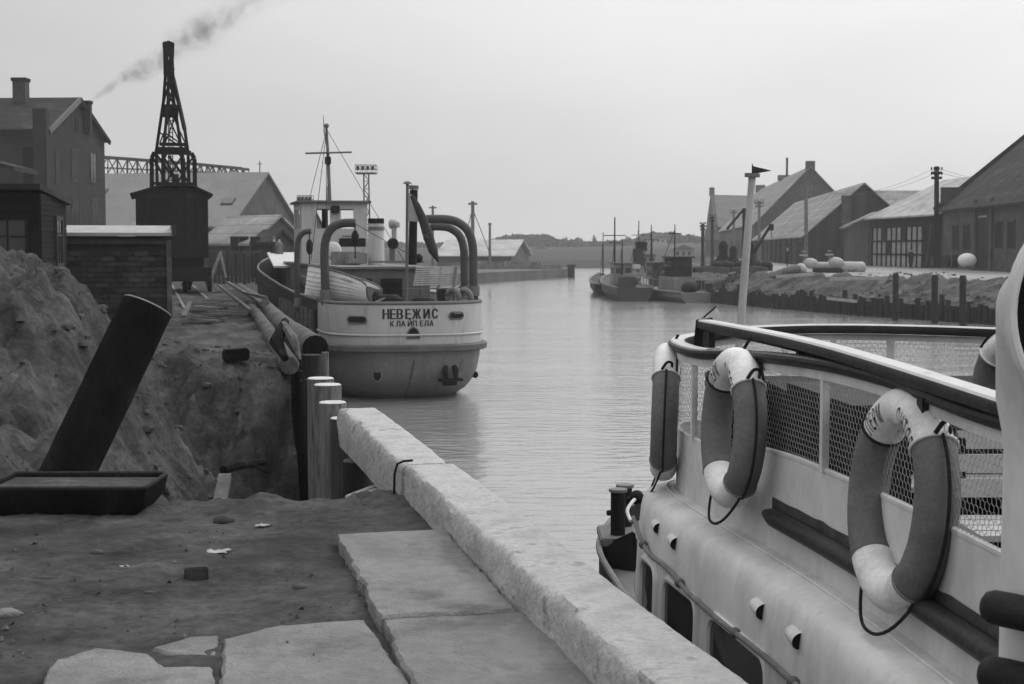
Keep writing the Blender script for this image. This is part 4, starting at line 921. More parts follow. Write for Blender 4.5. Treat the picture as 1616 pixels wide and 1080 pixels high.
def stadium(cx, cy, w, h, name, mat, out, th, zsc=1.0, half_=False):
    P, n, dx = stern_at(cx, zy(cy)); W = w / F_PX * P.y; H = h / F_PX * P.y; r_ = H / 2; pts = []
    if half_:
        pts = [P + dx * (W / 2 * math.cos(a)) + Vector((0, 0, H * math.sin(a) - H / 2)) for a in [math.pi * k / 14 for k in range(15)]]
    else:
        for s_, a0 in ((1, -90), (-1, 90)):
            for k in range(9): a = R(a0 + 180 * k / 8); pts.append(P + dx * (s_ * (W / 2 - r_) + r_ * math.cos(a)) + Vector((0, 0, r_ * math.sin(a))))
    pts = [p - Vector((0, 0, P.z - zy(cy))) + n * out for p in pts]
    ring = MB().tube(pts, .022, 6, closed=True).build('fairlead' if not half_ else 'stern_port', GREYPAINT, ship, smooth=True)
    MB().prism([p - n * .03 for p in pts], n * .034).build('opening', BLACK, ring)
stadium(564, 504.5, 33, 11, 'fairlead', BLACK, .01, .03); stadium(720, 499, 27, 11, 'fairlead', BLACK, .01, .03); stadium(651, 525, 21, 17, 'stern_port', BLACK, .01, .03, half_=True)
# exhaust outlets, anchor pocket and seam on the counter
def hull_pt(px_x, y, dguess=38.0):
    d = dguess; z = at(px_x, y, d).z
    for z_, k, off in LV: pass
    zz = z; ks = [(a, b) for a, b in zip(LV, LV[1:]) if a[0] <= zz <= b[0]]
    a, b = ks[0] if ks else (LV[-2], LV[-1]); f = (zz - a[0]) / (b[0] - a[0]); k = a[1] + (b[1] - a[1]) * f; off = a[2] + (b[2] - a[2]) * f
    return stern_at(px_x, zz, 0.03, k, off)
P, n, dx = hull_pt(596, 588); e_ = MB().tube([P + dx * .12 * math.cos(a) + Vector((0, 0, .17 * math.sin(a))) for a in [2 * math.pi * k / 14 for k in range(14)]], .02, 6, closed=True).build('outlet_rim', GREYHULL, ship, smooth=True); MB().prism([P + n * .0 + dx * .11 * math.cos(a) + Vector((0, 0, .16 * math.sin(a))) for a in [2 * math.pi * k / 14 for k in range(14)]], n * .012).build('outlet', DARKHULL, e_)
P, n, dx = hull_pt(708, 588)
MB().box(P + n * .1 - Vector((0, 0, .16)), (.62, .28, .07), dx, n).box(P + n * .06 - Vector((0, 0, .25)), (.35, .18, .12), dx, n).build('bracket', IRON, ship, bevel=.01)
for sx in (-.13, .13): MB().tube([P + dx * (sx * 1.1) + n * .12 - Vector((0, 0, .12)), P + dx * sx * 1.2 + n * .10 + Vector((0, 0, .1)), P + dx * sx * .9 + n * .08 + Vector((0, 0, .22))], [.06, .08, .05], 10).build('horn', IRON, ship, smooth=True)
m = MB(); m.tube([hull_pt(653, 566)[0], hull_pt(651, 585)[0], hull_pt(646, 605)[0], hull_pt(640, 625)[0]], .02, 6); m.build('stern_seam', GREYPAINT, ship, smooth=True)
P, n, dx = hull_pt(752, 594, 38.5); MB().tube([P, P + dx * .18], .09, 10).build('discharge_pipe', IRON, ship)
# fenders down the dark port side
for k in range(9): s = 3.6 + k * 1.25; MB().tube([sp(s, -2.27, 2.3), sp(s, -2.3, .7)], .1, 8).build('side_fender', mk('fender_grey', .10, .8, .3, 3), ship, smooth=True)
# gap with iron stanchions just ahead of the white part
for k in range(5): MB().tube([sp(2.9 + k * .5, -2.12, 1.5), sp(2.9 + k * .5, -2.12, 3.1)], .02, 6).build('stanchion', GREYIRON, ship)
MB().tube([sp(2.9, -2.12, 3.1), sp(8, -2.12, 3.15)], .02, 6).build('guard_rail', GREYIRON, ship)
# pale bow deck / hatch cover with slanted edge
MB().prism([sp(20, -2.0, 3.25), sp(33, -1.25, 3.75), sp(33, 1.25, 3.75), sp(20, 2.0, 3.25)], (0, 0, .08)).build('fore_deck', mk('fore_deck_pale', .45, .8, .15, 1, bump=.1), ship)
# deckhouse
dh = lambda s, v, z: sp(s, v, z)
MB().hexa([dh(3.9, -1.35, 1.5), dh(3.9, 1.15, 1.5), dh(22, 1.15, 1.5), dh(22, -1.35, 1.5), dh(3.9, -1.35, 3.42), dh(3.9, 1.15, 3.42), dh(22, 1.15, 3.42), dh(22, -1.35, 3.42)]).build('deckhouse', GREYPAINT, ship)
MB().hexa([dh(3.8, -1.45, 3.425), dh(3.8, 1.25, 3.425), dh(22.1, 1.25, 3.425), dh(22.1, -1.45, 3.425), dh(3.8, -1.45, 3.49), dh(3.8, 1.25, 3.49), dh(22.1, 1.25, 3.49), dh(22.1, -1.45, 3.49)]).build('boat_deck', GREYIRON, ship)
for v in (-.85, .02):
    f = MB().box(dh(3.87, v, 2.75), (.62, .05, .8), NQ, UQ).build('vent_grille', IRON, ship)
    for k in range(7): MB().box(dh(3.835, v, 2.45 + k * .1), (.58, .03, .05), NQ, UQ).build('louvre', DARKHULL, f)
# low coamings on top
MB().box(dh(9.5, -.55, 3.70), (.75, 1.6, .42), NQ, UQ).build('locker', GREYHULL, ship, bevel=.02)
MB().bar(dh(4.6, -.5, 3.62), dh(4.6, 1.1, 3.62), .05, .05).build('roof_rail', GREYPAINT, ship)
# wheelhouse with real window openings fore and aft
s0, s1 = 15.6, 18.2; v0, v1 = -1.55, 1.0
wz0, wz1 = 3.49, 5.72
def spx(x, s):   # v so that the point is seen at photo x
    lo, hi = -6, 6
    for _ in range(40):
        mid = (lo + hi) / 2; p = sp(s, mid, 4.5); xx = 808 + F_PX * p.x / (p.y * CP + (EYE - p.z) * SP)
        if xx < x: lo = mid
        else: hi = mid
    return lo
def spz(y, s, v=0): p = sp(s, v, 4); return at(808, y, p.y).z
v0 = spx(476, s0); v1 = spx(579, s0); wz1 = spz(321, s0)
def pierced(s, wins, name, th=.06, zbot=wz0):
    """wall across the ship with window holes; wins = [(va, vb, za, zb)] sorted"""
    m = MB(); cur = v0
    za, zb_ = wins[0][2], wins[0][3]
    m.box(sp(s, (v0 + v1) / 2, (zbot + za) / 2), (v1 - v0, th, za - zbot), NQ, UQ); m.box(sp(s, (v0 + v1) / 2, (zb_ + wz1) / 2), (v1 - v0, th, wz1 - zb_), NQ, UQ)
    for (a, b, _, _) in wins:
        m.box(sp(s, (cur + a) / 2, (za + zb_) / 2), (a - cur, th, zb_ - za), NQ, UQ); cur = b
    m.box(sp(s, (cur + v1) / 2, (za + zb_) / 2), (v1 - cur, th, zb_ - za), NQ, UQ)
    return m.build(name, WHITEPAINT, ship)
za, zb_ = spz(361, s0), spz(330, s0)
aw = [(spx(500, s0), spx(521, s0), za, zb_), (spx(538, s0), spx(558, s0), za, zb_)]
pierced(s0, aw, 'aft_wall')
aw2 = [(v0 + .12, v0 + .75, za - .02, zb_ + .02), (v0 + .85, v1 - .85, za, zb_), (v1 - .75, v1 - .12, za, zb_)]; pierced(s1, aw2, 'front_wall')
for vv in (v0, v1):
    m = MB()
    m.box(sp((s0 + s1) / 2, vv, (wz0 + za) / 2), (.06, s1 - s0 - .07, za - wz0), NQ, UQ); m.box(sp((s0 + s1) / 2, vv, (zb_ + wz1) / 2), (.06, s1 - s0 - .07, wz1 - zb_), NQ, UQ)
    for s in (s0 + .25, (s0 + s1) / 2, s1 - .2): m.box(sp(s, vv, (za + zb_) / 2), (.06, .3, zb_ - za), NQ, UQ)
    m.build('side_wall', WHITEPAINT, ship)
MB().box(sp((s0 + s1) / 2, (v0 + v1) / 2, wz1 + .05), (v1 - v0 + .3, s1 - s0 + .4, .09), NQ, UQ).build('wheelhouse_roof', GREYPAINT, ship, bevel=.02)
MB().box(sp(s0 + 1.3, spx(513, s0 + 1.3), (za + zb_) / 2), (.22, .1, zb_ - za + .1), NQ, UQ).build('chart_panel', IRON, ship)
MB().box(sp(s0 - .12, spx(529, s0), spz(331, s0)), (.3, .2, .28), NQ, UQ).build('horn_box', IRON, ship, bevel=.03)
MB().box(sp(s0 - .05, spx(553, s0), spz(373, s0)), (.62, .02, .05), NQ, UQ).build('name_strip', GREYPAINT, ship)
MB().tube([sp(s0 - .35, spx(512, s0), wz0 + .02), sp(s0 - .35, spx(512, s0), wz0 + .4)], .02, 6).build('hand_post', GREYIRON, ship)
# mast with yard
ms = s0 + 1.2; mv = spx(521, ms); zz = lambda y: spz(y, ms)
mast = MB().tube([sp(ms, mv, wz1), sp(ms + .1, spx(519.5, ms), zz(250)), sp(ms + .1, spx(517, ms), zz(200))], [.07, .06, .045], 10).build('mast', GREYPAINT, ship, smooth=True)
MB().tube([sp(ms, spx(483, ms), zz(243)), sp(ms, spx(556, ms), zz(240))], [.035, .035], 8).build('yard', GREYPAINT, mast)
MB().box(sp(ms, spx(518.5, ms), zz(254)), (.22, .22, .3), NQ, UQ).build('masthead_lamp', IRON, mast, bevel=.03)
MB().tube([sp(ms, spx(518, ms), zz(235)), sp(ms, spx(513, ms), zz(208)), sp(ms, spx(512, ms), zz(182))], [.03, .025, .008], 6).build('aerial', GREYIRON, mast)
MB().sphere(sp(ms, spx(517, ms), zz(199)), .09).build('truck', GREYPAINT, mast)
MB().tube([sp(ms, spx(517, ms), wz1 + .05), sp(ms, spx(517, ms), wz1 + .65)], [.06, .02], 8).build('vent_cone', PALECAP, ship)
# funnel
fs_ = 8.6; fv = spx(593.5, fs_); fr_ = 12.6 / F_PX * sp(fs_, fv, 4).y; z_ = lambda y: spz(y, fs_)
MB().tube([sp(fs_, fv, 3.49), sp(fs_, fv, z_(372))], [fr_ * 1.05, fr_], 20).build('funnel', WHITEPAINT, ship, smooth=True)
MB().tube([sp(fs_, fv, z_(372) + .001), sp(fs_, fv, z_(352))], [fr_ * .985] * 2, 20).build('funnel_top', WHITEPAINT, ship, smooth=True)
MB().tube([sp(fs_, fv, z_(353)), sp(fs_, fv, z_(345))], [fr_ * 1.02] * 2, 20).build('funnel_cap', IRON, ship, smooth=True)
MB().tube([sp(fs_, fv, z_(364)), sp(fs_, fv, z_(358))], [fr_ * 1.02] * 2, 20).build('funnel_band', GREYPAINT, ship, smooth=True)
# small cowl ventilator facing aft + a second one turned away
def cowl(s, x, yb, yt, rpx, face, mat, name='cowl_vent'):
    v = spx(x, s); P = sp(s, v, 0); r_ = rpx / F_PX * P.y; zb = spz(yb, s); zt = spz(yt, s)
    t_ = MB().tube([sp(s, v, zb), sp(s, v, zt - r_ * 1.1)], [r_ * .55, r_ * .55], 12).build(name, mat, ship, smooth=True)
    c = sp(s, v, zt - r_); d = Vector(face).normalized(); pts = [c - d * r_ * .9 - Vector((0, 0, r_ * .7)), c - d * r_ * .75 - Vector((0, 0, r_ * .1)), c - d * r_ * .3, c + d * r_ * .3, c + d * r_ * .7]
    MB().tube(pts, [r_ * .55, r_ * .72, r_ * .88, r_ * .98, r_ * 1.05], 16, cap=True).build('cowl_bell', mat, t_, smooth=True)
    MB().tube([c + d * r_ * .71, c + d * r_ * .72], [r_ * .92] * 2, 16).build('cowl_mouth', BLACK, t_)
cowl(5.4, 619, 412, 376, 9.0, -UQ, GREYPAINT); cowl(7.2, 622, 402, 346, 7.5, (-1, .6, 0), mk('pale_vent', .3, .6, .1, 3))
MB().sphere(sp(4.3, spx(522, 11), 3.9) * 0 + at(525, 396, 47), .3, sc=(1, .35, 1)).build('ring_locker', CREAM, ship)
MB().tube([at(543, 407, 46), at(543, 400, 46)], [.1, .1], 10).build('deck_lamp', WHITE, ship)
MB().box(at(562, 408, 45), (.62, .6, .35), NQ, UQ).build('deck_box', GREYHULL, ship, bevel=.02)
MB().box(at(556, 383, 50), (.9, .4, .3), NQ, UQ).build('dark_locker', IRON, ship, bevel=.02)
# flagstaff, dark post behind it, flags
fl = thing('ensign_staff', 'tall pale flagstaff with a mushroom top at the stern of the motor ship', 'flagstaff', sp(.35, 0, 2.5))
bs = at(641, 476, 37.9); tp_ = at(643, 291, 37.9)
MB().tube([bs - Vector((0, 0, .9)), tp_], [.04, .04], 8).build('staff', GREYPAINT, fl, smooth=True)
MB().loft([[tp_ + Vector((r_ * math.cos(2 * math.pi * k / 14), r_ * math.sin(2 * math.pi * k / 14), z)) for k in range(14)] for r_, z in ((.05, 0), (.12, .01), (.09, .06), (.03, .08))], True, True, True).build('mushroom_top', GREYPAINT, fl, smooth=True)
MB().tube([at(651, 418, 38.4), at(653, 300, 38.4)], [.115, .11], 12).build('derrick_post', IRON, ship, smooth=True); MB().tube([at(653, 299, 38.4), at(653.3, 293, 38.4)], .13, 12).build('post_head', GREYPAINT, ship)
MB().sphere(at(660, 408, 38.6), .13).build('bell', IRON, ship)
def cloth(corners, name, mat, parent, amp=.03, n=14):
    a, b, c, d = [Vector(p) for p in corners]; vs = []; fs = []
    for i in range(n + 1):
        for j in range(n + 1):
            u, v = i / n, j / n; p = a.lerp(b, u).lerp(d.lerp(c, u), v); p = p + Vector((0, amp * math.sin(u * 9 + v * 3) * u, 0)); vs.append(p)
    for i in range(n):
        for j in range(n): k = i * (n + 1) + j; fs.append((k, k + n + 1, k + n + 2, k + 1))
    m = MB().add(vs, fs); b_ = len(m.v); m.add([p + Vector((0, .006, 0)) for p in vs], [tuple(reversed(f)) for f in fs]); return m.build(name, mat, parent, smooth=True, fix=False)
fg = thing('ensign', 'drooping ensign hanging from the stern flagstaff, pale with a dark furled edge', 'flag', at(646, 330, 37.8))
cloth([at(644.5, 304, 37.85), at(650, 308, 37.85), at(664, 351, 37.9), at(644.5, 349, 37.85)], 'flag_field', FLAGM, fg)
MB().tube([at(650, 309, 37), at(658, 325, 37.02), at(668, 348, 37.03), at(676, 374, 37.0), at(684, 397, 36.98), at(692, 414, 36.95)], [.05, .09, .12, .135, .12, .02], 10).build('furled_part', FLAGD, fg, smooth=True)
MB().tube([at(670, 366, 36.95), at(673, 376, 36.9), at(678, 384, 36.95)], [.03, .09, .04], 8).build('fold', FLAGD, fg, smooth=True)
# davits
def arc_path(pts, n=6):
    P = [Vector(p) for p in pts]; out = []
    for i in range(len(P) - 1):
        p0, p1, p2, p3 = P[max(i - 1, 0)], P[i], P[i + 1], P[min(i + 2, len(P) - 1)]
        for k in range(n):
            u = k / n; out.append(0.5 * ((2 * p1) + (-p0 + p2) * u + (2 * p0 - 5 * p1 + 4 * p2 - p3) * u * u + (-p0 + 3 * p1 - 3 * p2 + p3) * u ** 3))
    out.append(P[-1]); return out
def davit(px_pts, d, r_, lab):
    t_ = MB().tube(arc_path([at(x, y, d) for x, y in px_pts], 5), r_, 12).build('davit', mk('davit_grey', .06, .55, .2, 3), ship, smooth=True)
    b_ = at(px_pts[0][0], px_pts[0][1], d); MB().tube([b_ + Vector((0, 0, .15)), b_ + Vector((0, 0, .42))], r_ * 1.35, 12).build('davit_collar', GREYIRON, t_, smooth=True); return t_
d1_ = davit([(514, 482), (513, 440), (512, 400), (515, 376), (524, 360), (539, 353), (561, 352)], 38.6, .118, '')
d2_ = davit([(470, 492), (469, 440), (469, 395), (472, 376), (480, 367), (491, 365)], 43, .085, '')
d3_ = davit([(748, 476), (747, 430), (746, 390), (739, 366), (724, 352), (705, 346.5), (673, 346)], 38.6, .118, '')
d4_ = davit([(734, 474), (733, 430), (732, 394), (725, 372), (711, 361), (697, 358), (679, 358)], 41.5, .118, '')
for (x, y0, y1, d, par) in ((560.5, 352, 408, 38.6, d1_), (488.5, 366, 432, 43, d2_)):
    MB().tube([at(x, y0, d), at(x, y1, d)], .018, 6).build('fall_rope', ROPE, par); MB().tube([at(x, y0 + 12, d), at(x, y0 + 18, d), at(x, y0 + 30, d), at(x, y0 + 36, d)], [.04, .1, .1, .04], 8).build('block', IRON, par, smooth=True)
for x in (742, 724): MB().tube(arc_path([at(x + 2, 474, 38.2), at(x - 2, 462, 38.2), at(x - 10, 458, 38.3), at(x - 16, 464, 38.4), at(x - 17, 474, 38.4)], 4), .08, 10).build('deck_elbow', GREYIRON, ship, smooth=True)
# slatted bench
bench = thing('deck_bench', 'slatted wooden bench standing on the ship\'s stern deck', 'bench', at(690, 478, 39.4))
c0 = at(652, 456, 39.2); c1 = at(718, 455.5, 39.6); bx_ = (c1 - c0); bx_.z = 0; bn = Vector((bx_.y, -bx_.x, 0)).normalized(); bn = bn if bn.y < 0 else -bn
seat_l = at(637, 455, 39.0)
for k in range(4): MB().bar(seat_l + bn * (.12 - k * .1) + Vector((0, 0, -.02)), c1 + bn * (.12 - k * .1), .075, .03).build('seat_slat', PLANK, bench)
for k in range(9):
    y_ = 448.5 - k * 3.45; o_ = k * .022; MB().bar(at(652 + k * .6, y_ + 1.2, 39.55 + o_), at(721 + k * .65, y_, 39.9 + o_), .03, .042).build('back_slat', mk('pale_slat', .42, .8, .15, 5), bench)
for x in (664, 692, 716): MB().bar(at(x, 476, 39.7), at(x - 1, 453, 39.7), .09, .09).bar(at(x, 455, 39.75), at(x + 4, 421, 39.95), .07, .05).build('bench_leg', GREYIRON, bench)
# dinghy hanging in the port davits
dg_ = thing('dinghy', 'white clinker-built dinghy hung in the port davits of the motor ship', 'dinghy', at(540, 470, 39.5), 0)
T0 = at(588, 478, 38.5); B0 = at(480, 470, 39.7)
axd = (B0 - T0); Ld = Vector((axd.x, axd.y, 0)).length; axh = Vector((axd.x, axd.y, 0)).normalized(); side_ = Vector((-axh.y, axh.x, 0)); side_ = side_ if side_.y < 0 else -side_
def dsec(f, j, n=9, inner=0.0):    # f 0 transom..1 bow ; j -n..n from keel out to the gunwale
    beam = .50 * (0.74 + .26 * math.sin(min(1, f * 1.9) * math.pi / 2)) * (max(0.0, 1 - max(0, (f - .45) / .55) ** 2.3)) - inner
    zT, zB = at(590, 455, T0.y).z, at(480, 419, B0.y).z
    top = zT + (zB - zT) * (f ** .62); keel = T0.z + (B0.z - T0.z) * f + .10 * max(0, f - .75) / .25
    a = abs(j) / n; w_ = beam * math.sin(min(1, a) * math.pi / 2) ** .75; h_ = keel + (top - keel) * (1 - math.cos(a * math.pi / 2)) ** .95
    tilt = .20; c = T0 + axh * (Ld * f); sg = 1 if j > 0 else -1
    off = side_ * (w_ * sg) + Vector((0, 0, h_ - c.z)); up_ = Vector((0, 0, 1)); rx = side_ * math.cos(tilt) + up_ * math.sin(tilt); rz_ = up_ * math.cos(tilt) - side_ * math.sin(tilt)
    return c + rx * (w_ * sg) + rz_ * (h_ - c.z)
NS = 9
for sg in (1, -1):
    for k in range(NS):
        m = MB(); A_ = []; B_ = []; C_ = []; D_ = []
        for i in range(19):
            f = i / 18; lo = dsec(f, sg * max(.01, k), NS); hi = dsec(f, sg * (k + 1.12), NS)
            outn = (side_ * sg * .9 + Vector((0, 0, -.3))).normalized(); A_.append(lo + outn * .012); B_.append(hi + outn * .034 * 1.0 if False else hi); C_.append(hi - outn * .012); D_.append(lo - outn * .012)
            B_[-1] = hi + outn * .0
            A_[-1] = lo + outn * .030
        m.loft([A_, B_, C_, D_]); m.build('strake', mk('dinghy_white', .6, .6, .1, 2, bump=.05, rnd=.06), dg_)
for sg in (1, -1): MB().tube([dsec(i / 18, sg * NS * 1.0, NS) + Vector((0, 0, .02)) for i in range(19)], .028, 6).build('gunwale', GREYPAINT, dg_, smooth=True)
MB().add([dsec(0, j, NS) for j in range(-NS, NS + 1)] + [dsec(0, j, NS) - axh * .03 for j in range(-NS, NS + 1)], [tuple(range(2 * NS + 1)), tuple(reversed(range(2 * NS + 1, 4 * NS + 2)))]).build('transom', mk('transom_grey', .10, .7, .2, 2), dg_, fix=False)
for f in (.28, .5, .72): MB().bar(dsec(f, -NS * .8, NS), dsec(f, NS * .8, NS), .18, .03).build('thwart', PLANK, dg_)
vs, fs = text_geo('НЕВС', .12); cxs = sum(v.x for v in vs) / len(vs)
Lb = dsec(.12, 7.4, NS); La = dsec(.34, 7.4, NS); dd = (Lb - La).normalized(); upv = (dsec(.2, 8.4, NS) - dsec(.2, 7.2, NS)).normalized(); nn = dd.cross(upv); nn = nn if nn.y < 0 else -nn
MB().add([(La + Lb) / 2 + dd * (v.x - cxs) * 1.3 + upv * v.y + nn * .05 for v in vs], fs).build('lettering', GREYPAINT, dg_, fix=False)
m = MB(); tm = sp(ms, spx(517, ms), spz(205, ms))
for s_, v_, z_q in ((30, 0, 4.4), (8.5, -1.3, 3.6), (8.5, 1.2, 3.6), (12, -1.4, 3.6)): m.tube([tm, sp(s_, v_, z_q)], .012, 4)
m.tube([at(643, 296, 37.9), at(653, 300, 38.4)], .01, 4); m.tube([at(561, 354, 38.6), at(643, 400, 38)], .008, 4); m.tube([at(748, 440, 38.6), at(690, 474, 38.2)], .012, 4)
m.build('rigging', ROPE, ship)
for (x, y, d, r_, h_) in ((590, 474, 38.6, .16, .3), (625, 476, 38.8, .12, .25), (700, 470, 39, .15, .3), (576, 474, 39.2, .2, .35)):
    p = at(x, y, d); MB().tube([p - Vector((0, 0, .5)), p + Vector((0, 0, h_ * .5)), p + Vector((0, 0, h_ * .8))], [r_, r_, r_ * .6], 10).build('deck_fitting', IRON, ship, smooth=True)
for x in (528, 538, 548): MB().tube([at(x, 452, 40), at(x, 478, 40)], .03, 6).build('deck_stanchion', GREYIRON, ship)
# gear on the stern deck
for (x, y, w_, h_, lab, mt) in [(612, 470, .9, .25, 'dark tarpaulin bundle on the stern deck left of the flagstaff', IRON), (668, 472, .7, .2, 'dark coil of gear under the deck bench', IRON)]:
    bm = MB().sphere(at(x, y, 38.6) - Vector((0, 0, .1)), w_ / 2, 12, 8, (1, .6, h_ / w_ * 1.6)); 
    for i_, v in enumerate(bm.v): v += Vector((0, 0, .06 * noise.noise(v * 6)))
    single(bm, 'tarpaulin_bundle', mt, lab, 'bundle', smooth=True)
single(MB().bar(at(592, 478, 37.9), at(612, 468, 38.6), .12, .03), 'deck_plank', PLANK, 'pale plank end sticking up behind the stern bulwark', 'plank')
# ---- floodlight towers and thin poles behind the ship
def light_tower(x, ytop, ybot, d, wp, wt, label):
    t_ = thing('floodlight_tower', label, 'light tower', at(x, ybot, d), 0, 'lattice floodlight towers behind the ship'); a = at(x, ytop + 12, d); b = at(x + 2, ybot, d); wd_ = wp / F_PX * d
    for sx in (-1, 1):
        for sy in (-1, 1): MB().bar(a + Vector((sx * wd_ * .42, sy * wd_ * .42, 0)), b + Vector((sx * wd_ * .55, sy * wd_ * .55, 0)), .09, .09).build('leg', STEELFAR, t_)
    m = MB(); N = 12
    for i in range(N):
        for sy in (-1, 1):
            p = a.lerp(b, i / N); p2 = a.lerp(b, (i + 1) / N); s_ = 1 if i % 2 else -1; m.bar(p + Vector((s_ * wd_ * .45, sy * wd_ * .45, 0)), p2 + Vector((-s_ * wd_ * .47, sy * wd_ * .47, 0)), .05, .05); m.bar(p + Vector((-wd_ * .45, sy * wd_ * .45, 0)), p + Vector((wd_ * .45, sy * wd_ * .45, 0)), .05, .05)
    m.build('lattice', STEELFAR, t_)
    W = wt / F_PX * d; c = at(x, ytop + 12, d); MB().box(c, (W, W, .12)).build('platform', STEELFAR, t_)
    m = MB(); 
    for z in (.45, .85):
        for sy in (-1, 1): m.bar(c + Vector((-W / 2, sy * W / 2, z)), c + Vector((W / 2, sy * W / 2, z)), .05, .05); m.bar(c + Vector((sy * W / 2, -W / 2, z)), c + Vector((sy * W / 2, W / 2, z)), .05, .05)
    for k in range(5):
        for sy in (-1, 1): m.bar(c + Vector((-W / 2 + W * k / 4, sy * W / 2, 0)), c + Vector((-W / 2 + W * k / 4, sy * W / 2, .85)), .05, .05)
    m.build('railing', STEELFAR, t_)
    for k in range(4): MB().box(c + Vector((-W * .38 + W * .25 * k, -W * .45, .5)), (.3, .25, .4)).build('floodlight', IRON, t_)
light_tower(578, 262, 420, 150, 9, 31, 'tall lattice floodlight tower behind the wheelhouse, platform full of lamps')
light_tower(482, 309, 420, 165, 8, 23, 'shorter floodlight tower left of the wheelhouse, only its platform showing')
def pole(name, label, cat, x, y0, y1, d, r_, cross=None, group=None, mat=STEELFAR, x1=None, extra=None):
    a = at(x1 if x1 is not None else x, y1, d); b = at(x, y0, d); t_ = thing(name, label, cat, a.to_tuple(), 0, group); MB().tube([a, b], [r_, r_ * .8], 8).build('shaft', mat, t_, smooth=True)
    for (yy, hw) in (cross or []):
        f = (y1 - yy) / (y1 - y0); c = a.lerp(b, f); w_ = hw / F_PX * d; MB().bar(c - Vector((w_, 0, 0)), c + Vector((w_, 0, 0)), r_ * .9, r_ * .9).build('crossarm', mat, t_)
        if extra:
            for sx in (-1, -.45, .45, 1): MB().tube([c + Vector((sx * w_, 0, r_)), c + Vector((sx * w_, 0, r_ + .22))], .07, 6).build('insulator', mat, t_)
    return t_
pole('ship_mast', 'far ship mast with stays right of the davits', 'mast', 746, 318, 425, 150, .22, [(322, 7), (340, 4)], mat=GREYPAINT)
pole('ship_mast', 'short distant mast standing between the far mast and the mole', 'mast', 773, 352, 418, 165, .16, [(354, 3)], mat=GREYPAINT)
pole('aerial_pole', 'thin aerial with a small crossbar seen between the flag and the davits', 'aerial', 683, 325, 420, 120, .12, [(328, 6)], mat=GREYPAINT)
pole('roof_aerial', 'thin aerial on the gable peak of the storage shed', 'aerial', 410, 254, 285, 132, .06, [(259, 4)], mat=GREYPAINT)
single(MB().tube([at(746, 330, 150), at(775, 405, 150)], .04, 4).tube([at(746, 330, 150), at(726, 405, 150)], .04, 4), 'mast_stays', STEELFAR, 'thin slanting stays of the far ship mast', 'rigging')
# low shed with pale roof on the far left bank + tank clutter behind the wheelhouse left
t, rf, d, w = gable_house('pale_roof_shed', 'low far shed with a broad pale roof behind the davits', 'shed', at(690, 393, 215).xy, at(806, 393, 215).xy, (3, 26), 1.0, 2.9, 5.3, WALLBR, ROOFL, .6)
t, rf, d, w = gable_house('dark_far_shed', 'dark peaked shed between the storage shed and the wheelhouse', 'shed', at(462, 393, 140).xy, at(480, 393, 140).xy, (1, 8), 1.5, 5.6, 7.6, WALLBR, ROOFD, .2)
# ================================================================== RIGHT BANK BUILDINGS
def P2(x, d): v = at(x, 393, d); return Vector((v.x, v.y, 0))
# E: brick warehouse at the right border
e_far, e_near = P2(1487, 127), P2(1660, 98)
Wd = P2(1614, 138) * 1.0; half_w = 8.0
dE = (e_near - e_far).normalized(); wE = Vector((-dE.y, dE.x, 0)); wE = wE if wE.x > 0 else -wE
tE, rf, d, w = gable_house('brick_warehouse', 'large brick warehouse with a steep dark mottled roof at the right border', 'warehouse', e_near, e_far, wE * 16.0, 1.6, 7.65, 14.3, WALLBR, ROOFD, .5)
oE = -wE
def onE(x, z, e=.004):
    # point on the facade seen at photo x
    lo, hi = 0.0, 1.0
    for _ in range(40):
        mid = (lo + hi) / 2; p = e_far.lerp(e_near, mid); xx = 808 + F_PX * p.x / (p.y * CP + (EYE - z) * SP)
        if xx < x: lo = mid
        else: hi = mid
    p = e_far.lerp(e_near, lo) + oE * e; p.z = z; return p
for x, w_ in ((1508, 1.2), (1525, 1.2), (1576, 1.15), (1596, 1.15)):
    p = onE(x, 5.0); z = at(x, 375 if x < 1550 else 371, p.y).z; opening(tE, Vector((p.x, p.y, z)), dE, oE, w_ * 1.5, 1.95, glass=BLACK, frame=GREYWOOD, bars=False)
p = onE(1551, 5); opening(tE, Vector((p.x, p.y, 4.6)), dE, oE, 3.2, 4.5, name='door', glass=DARKHULL, bars=False)
p = onE(1551, 5, .05); MB().box(Vector((p.x, p.y, at(1551, 342, p.y).z)), (2.2, .1, .14), dE, oE).build('lintel', PALECAP, tE)
for x in (1540, 1566): p = onE(x, 5); MB().box(Vector((p.x, p.y, 4.9)) + oE * .1, (.5, .22, 6.2), dE, oE).build('pilaster', WALLBR, tE)
pk = e_far + wE * 8.0; MB().box(pk + Vector((0, 0, 14.6)), (.6, .6, 1.1)).build('ridge_stack', DARKWOOD, tE)
MB().bar(e_far + wE * -.6 - dE * .5 + Vector((0, 0, 7.45)), pk - dE * .5 + Vector((0, 0, 14.55)), .35, .5).build('verge_board', DARKWOOD, tE)
# parapet stub at the junction
MB().box(e_far + wE * .9 + Vector((0, 0, 8.7)), (.5, 2.2, 1.5), dE, wE).build('parapet', GREYWOOD, tE)
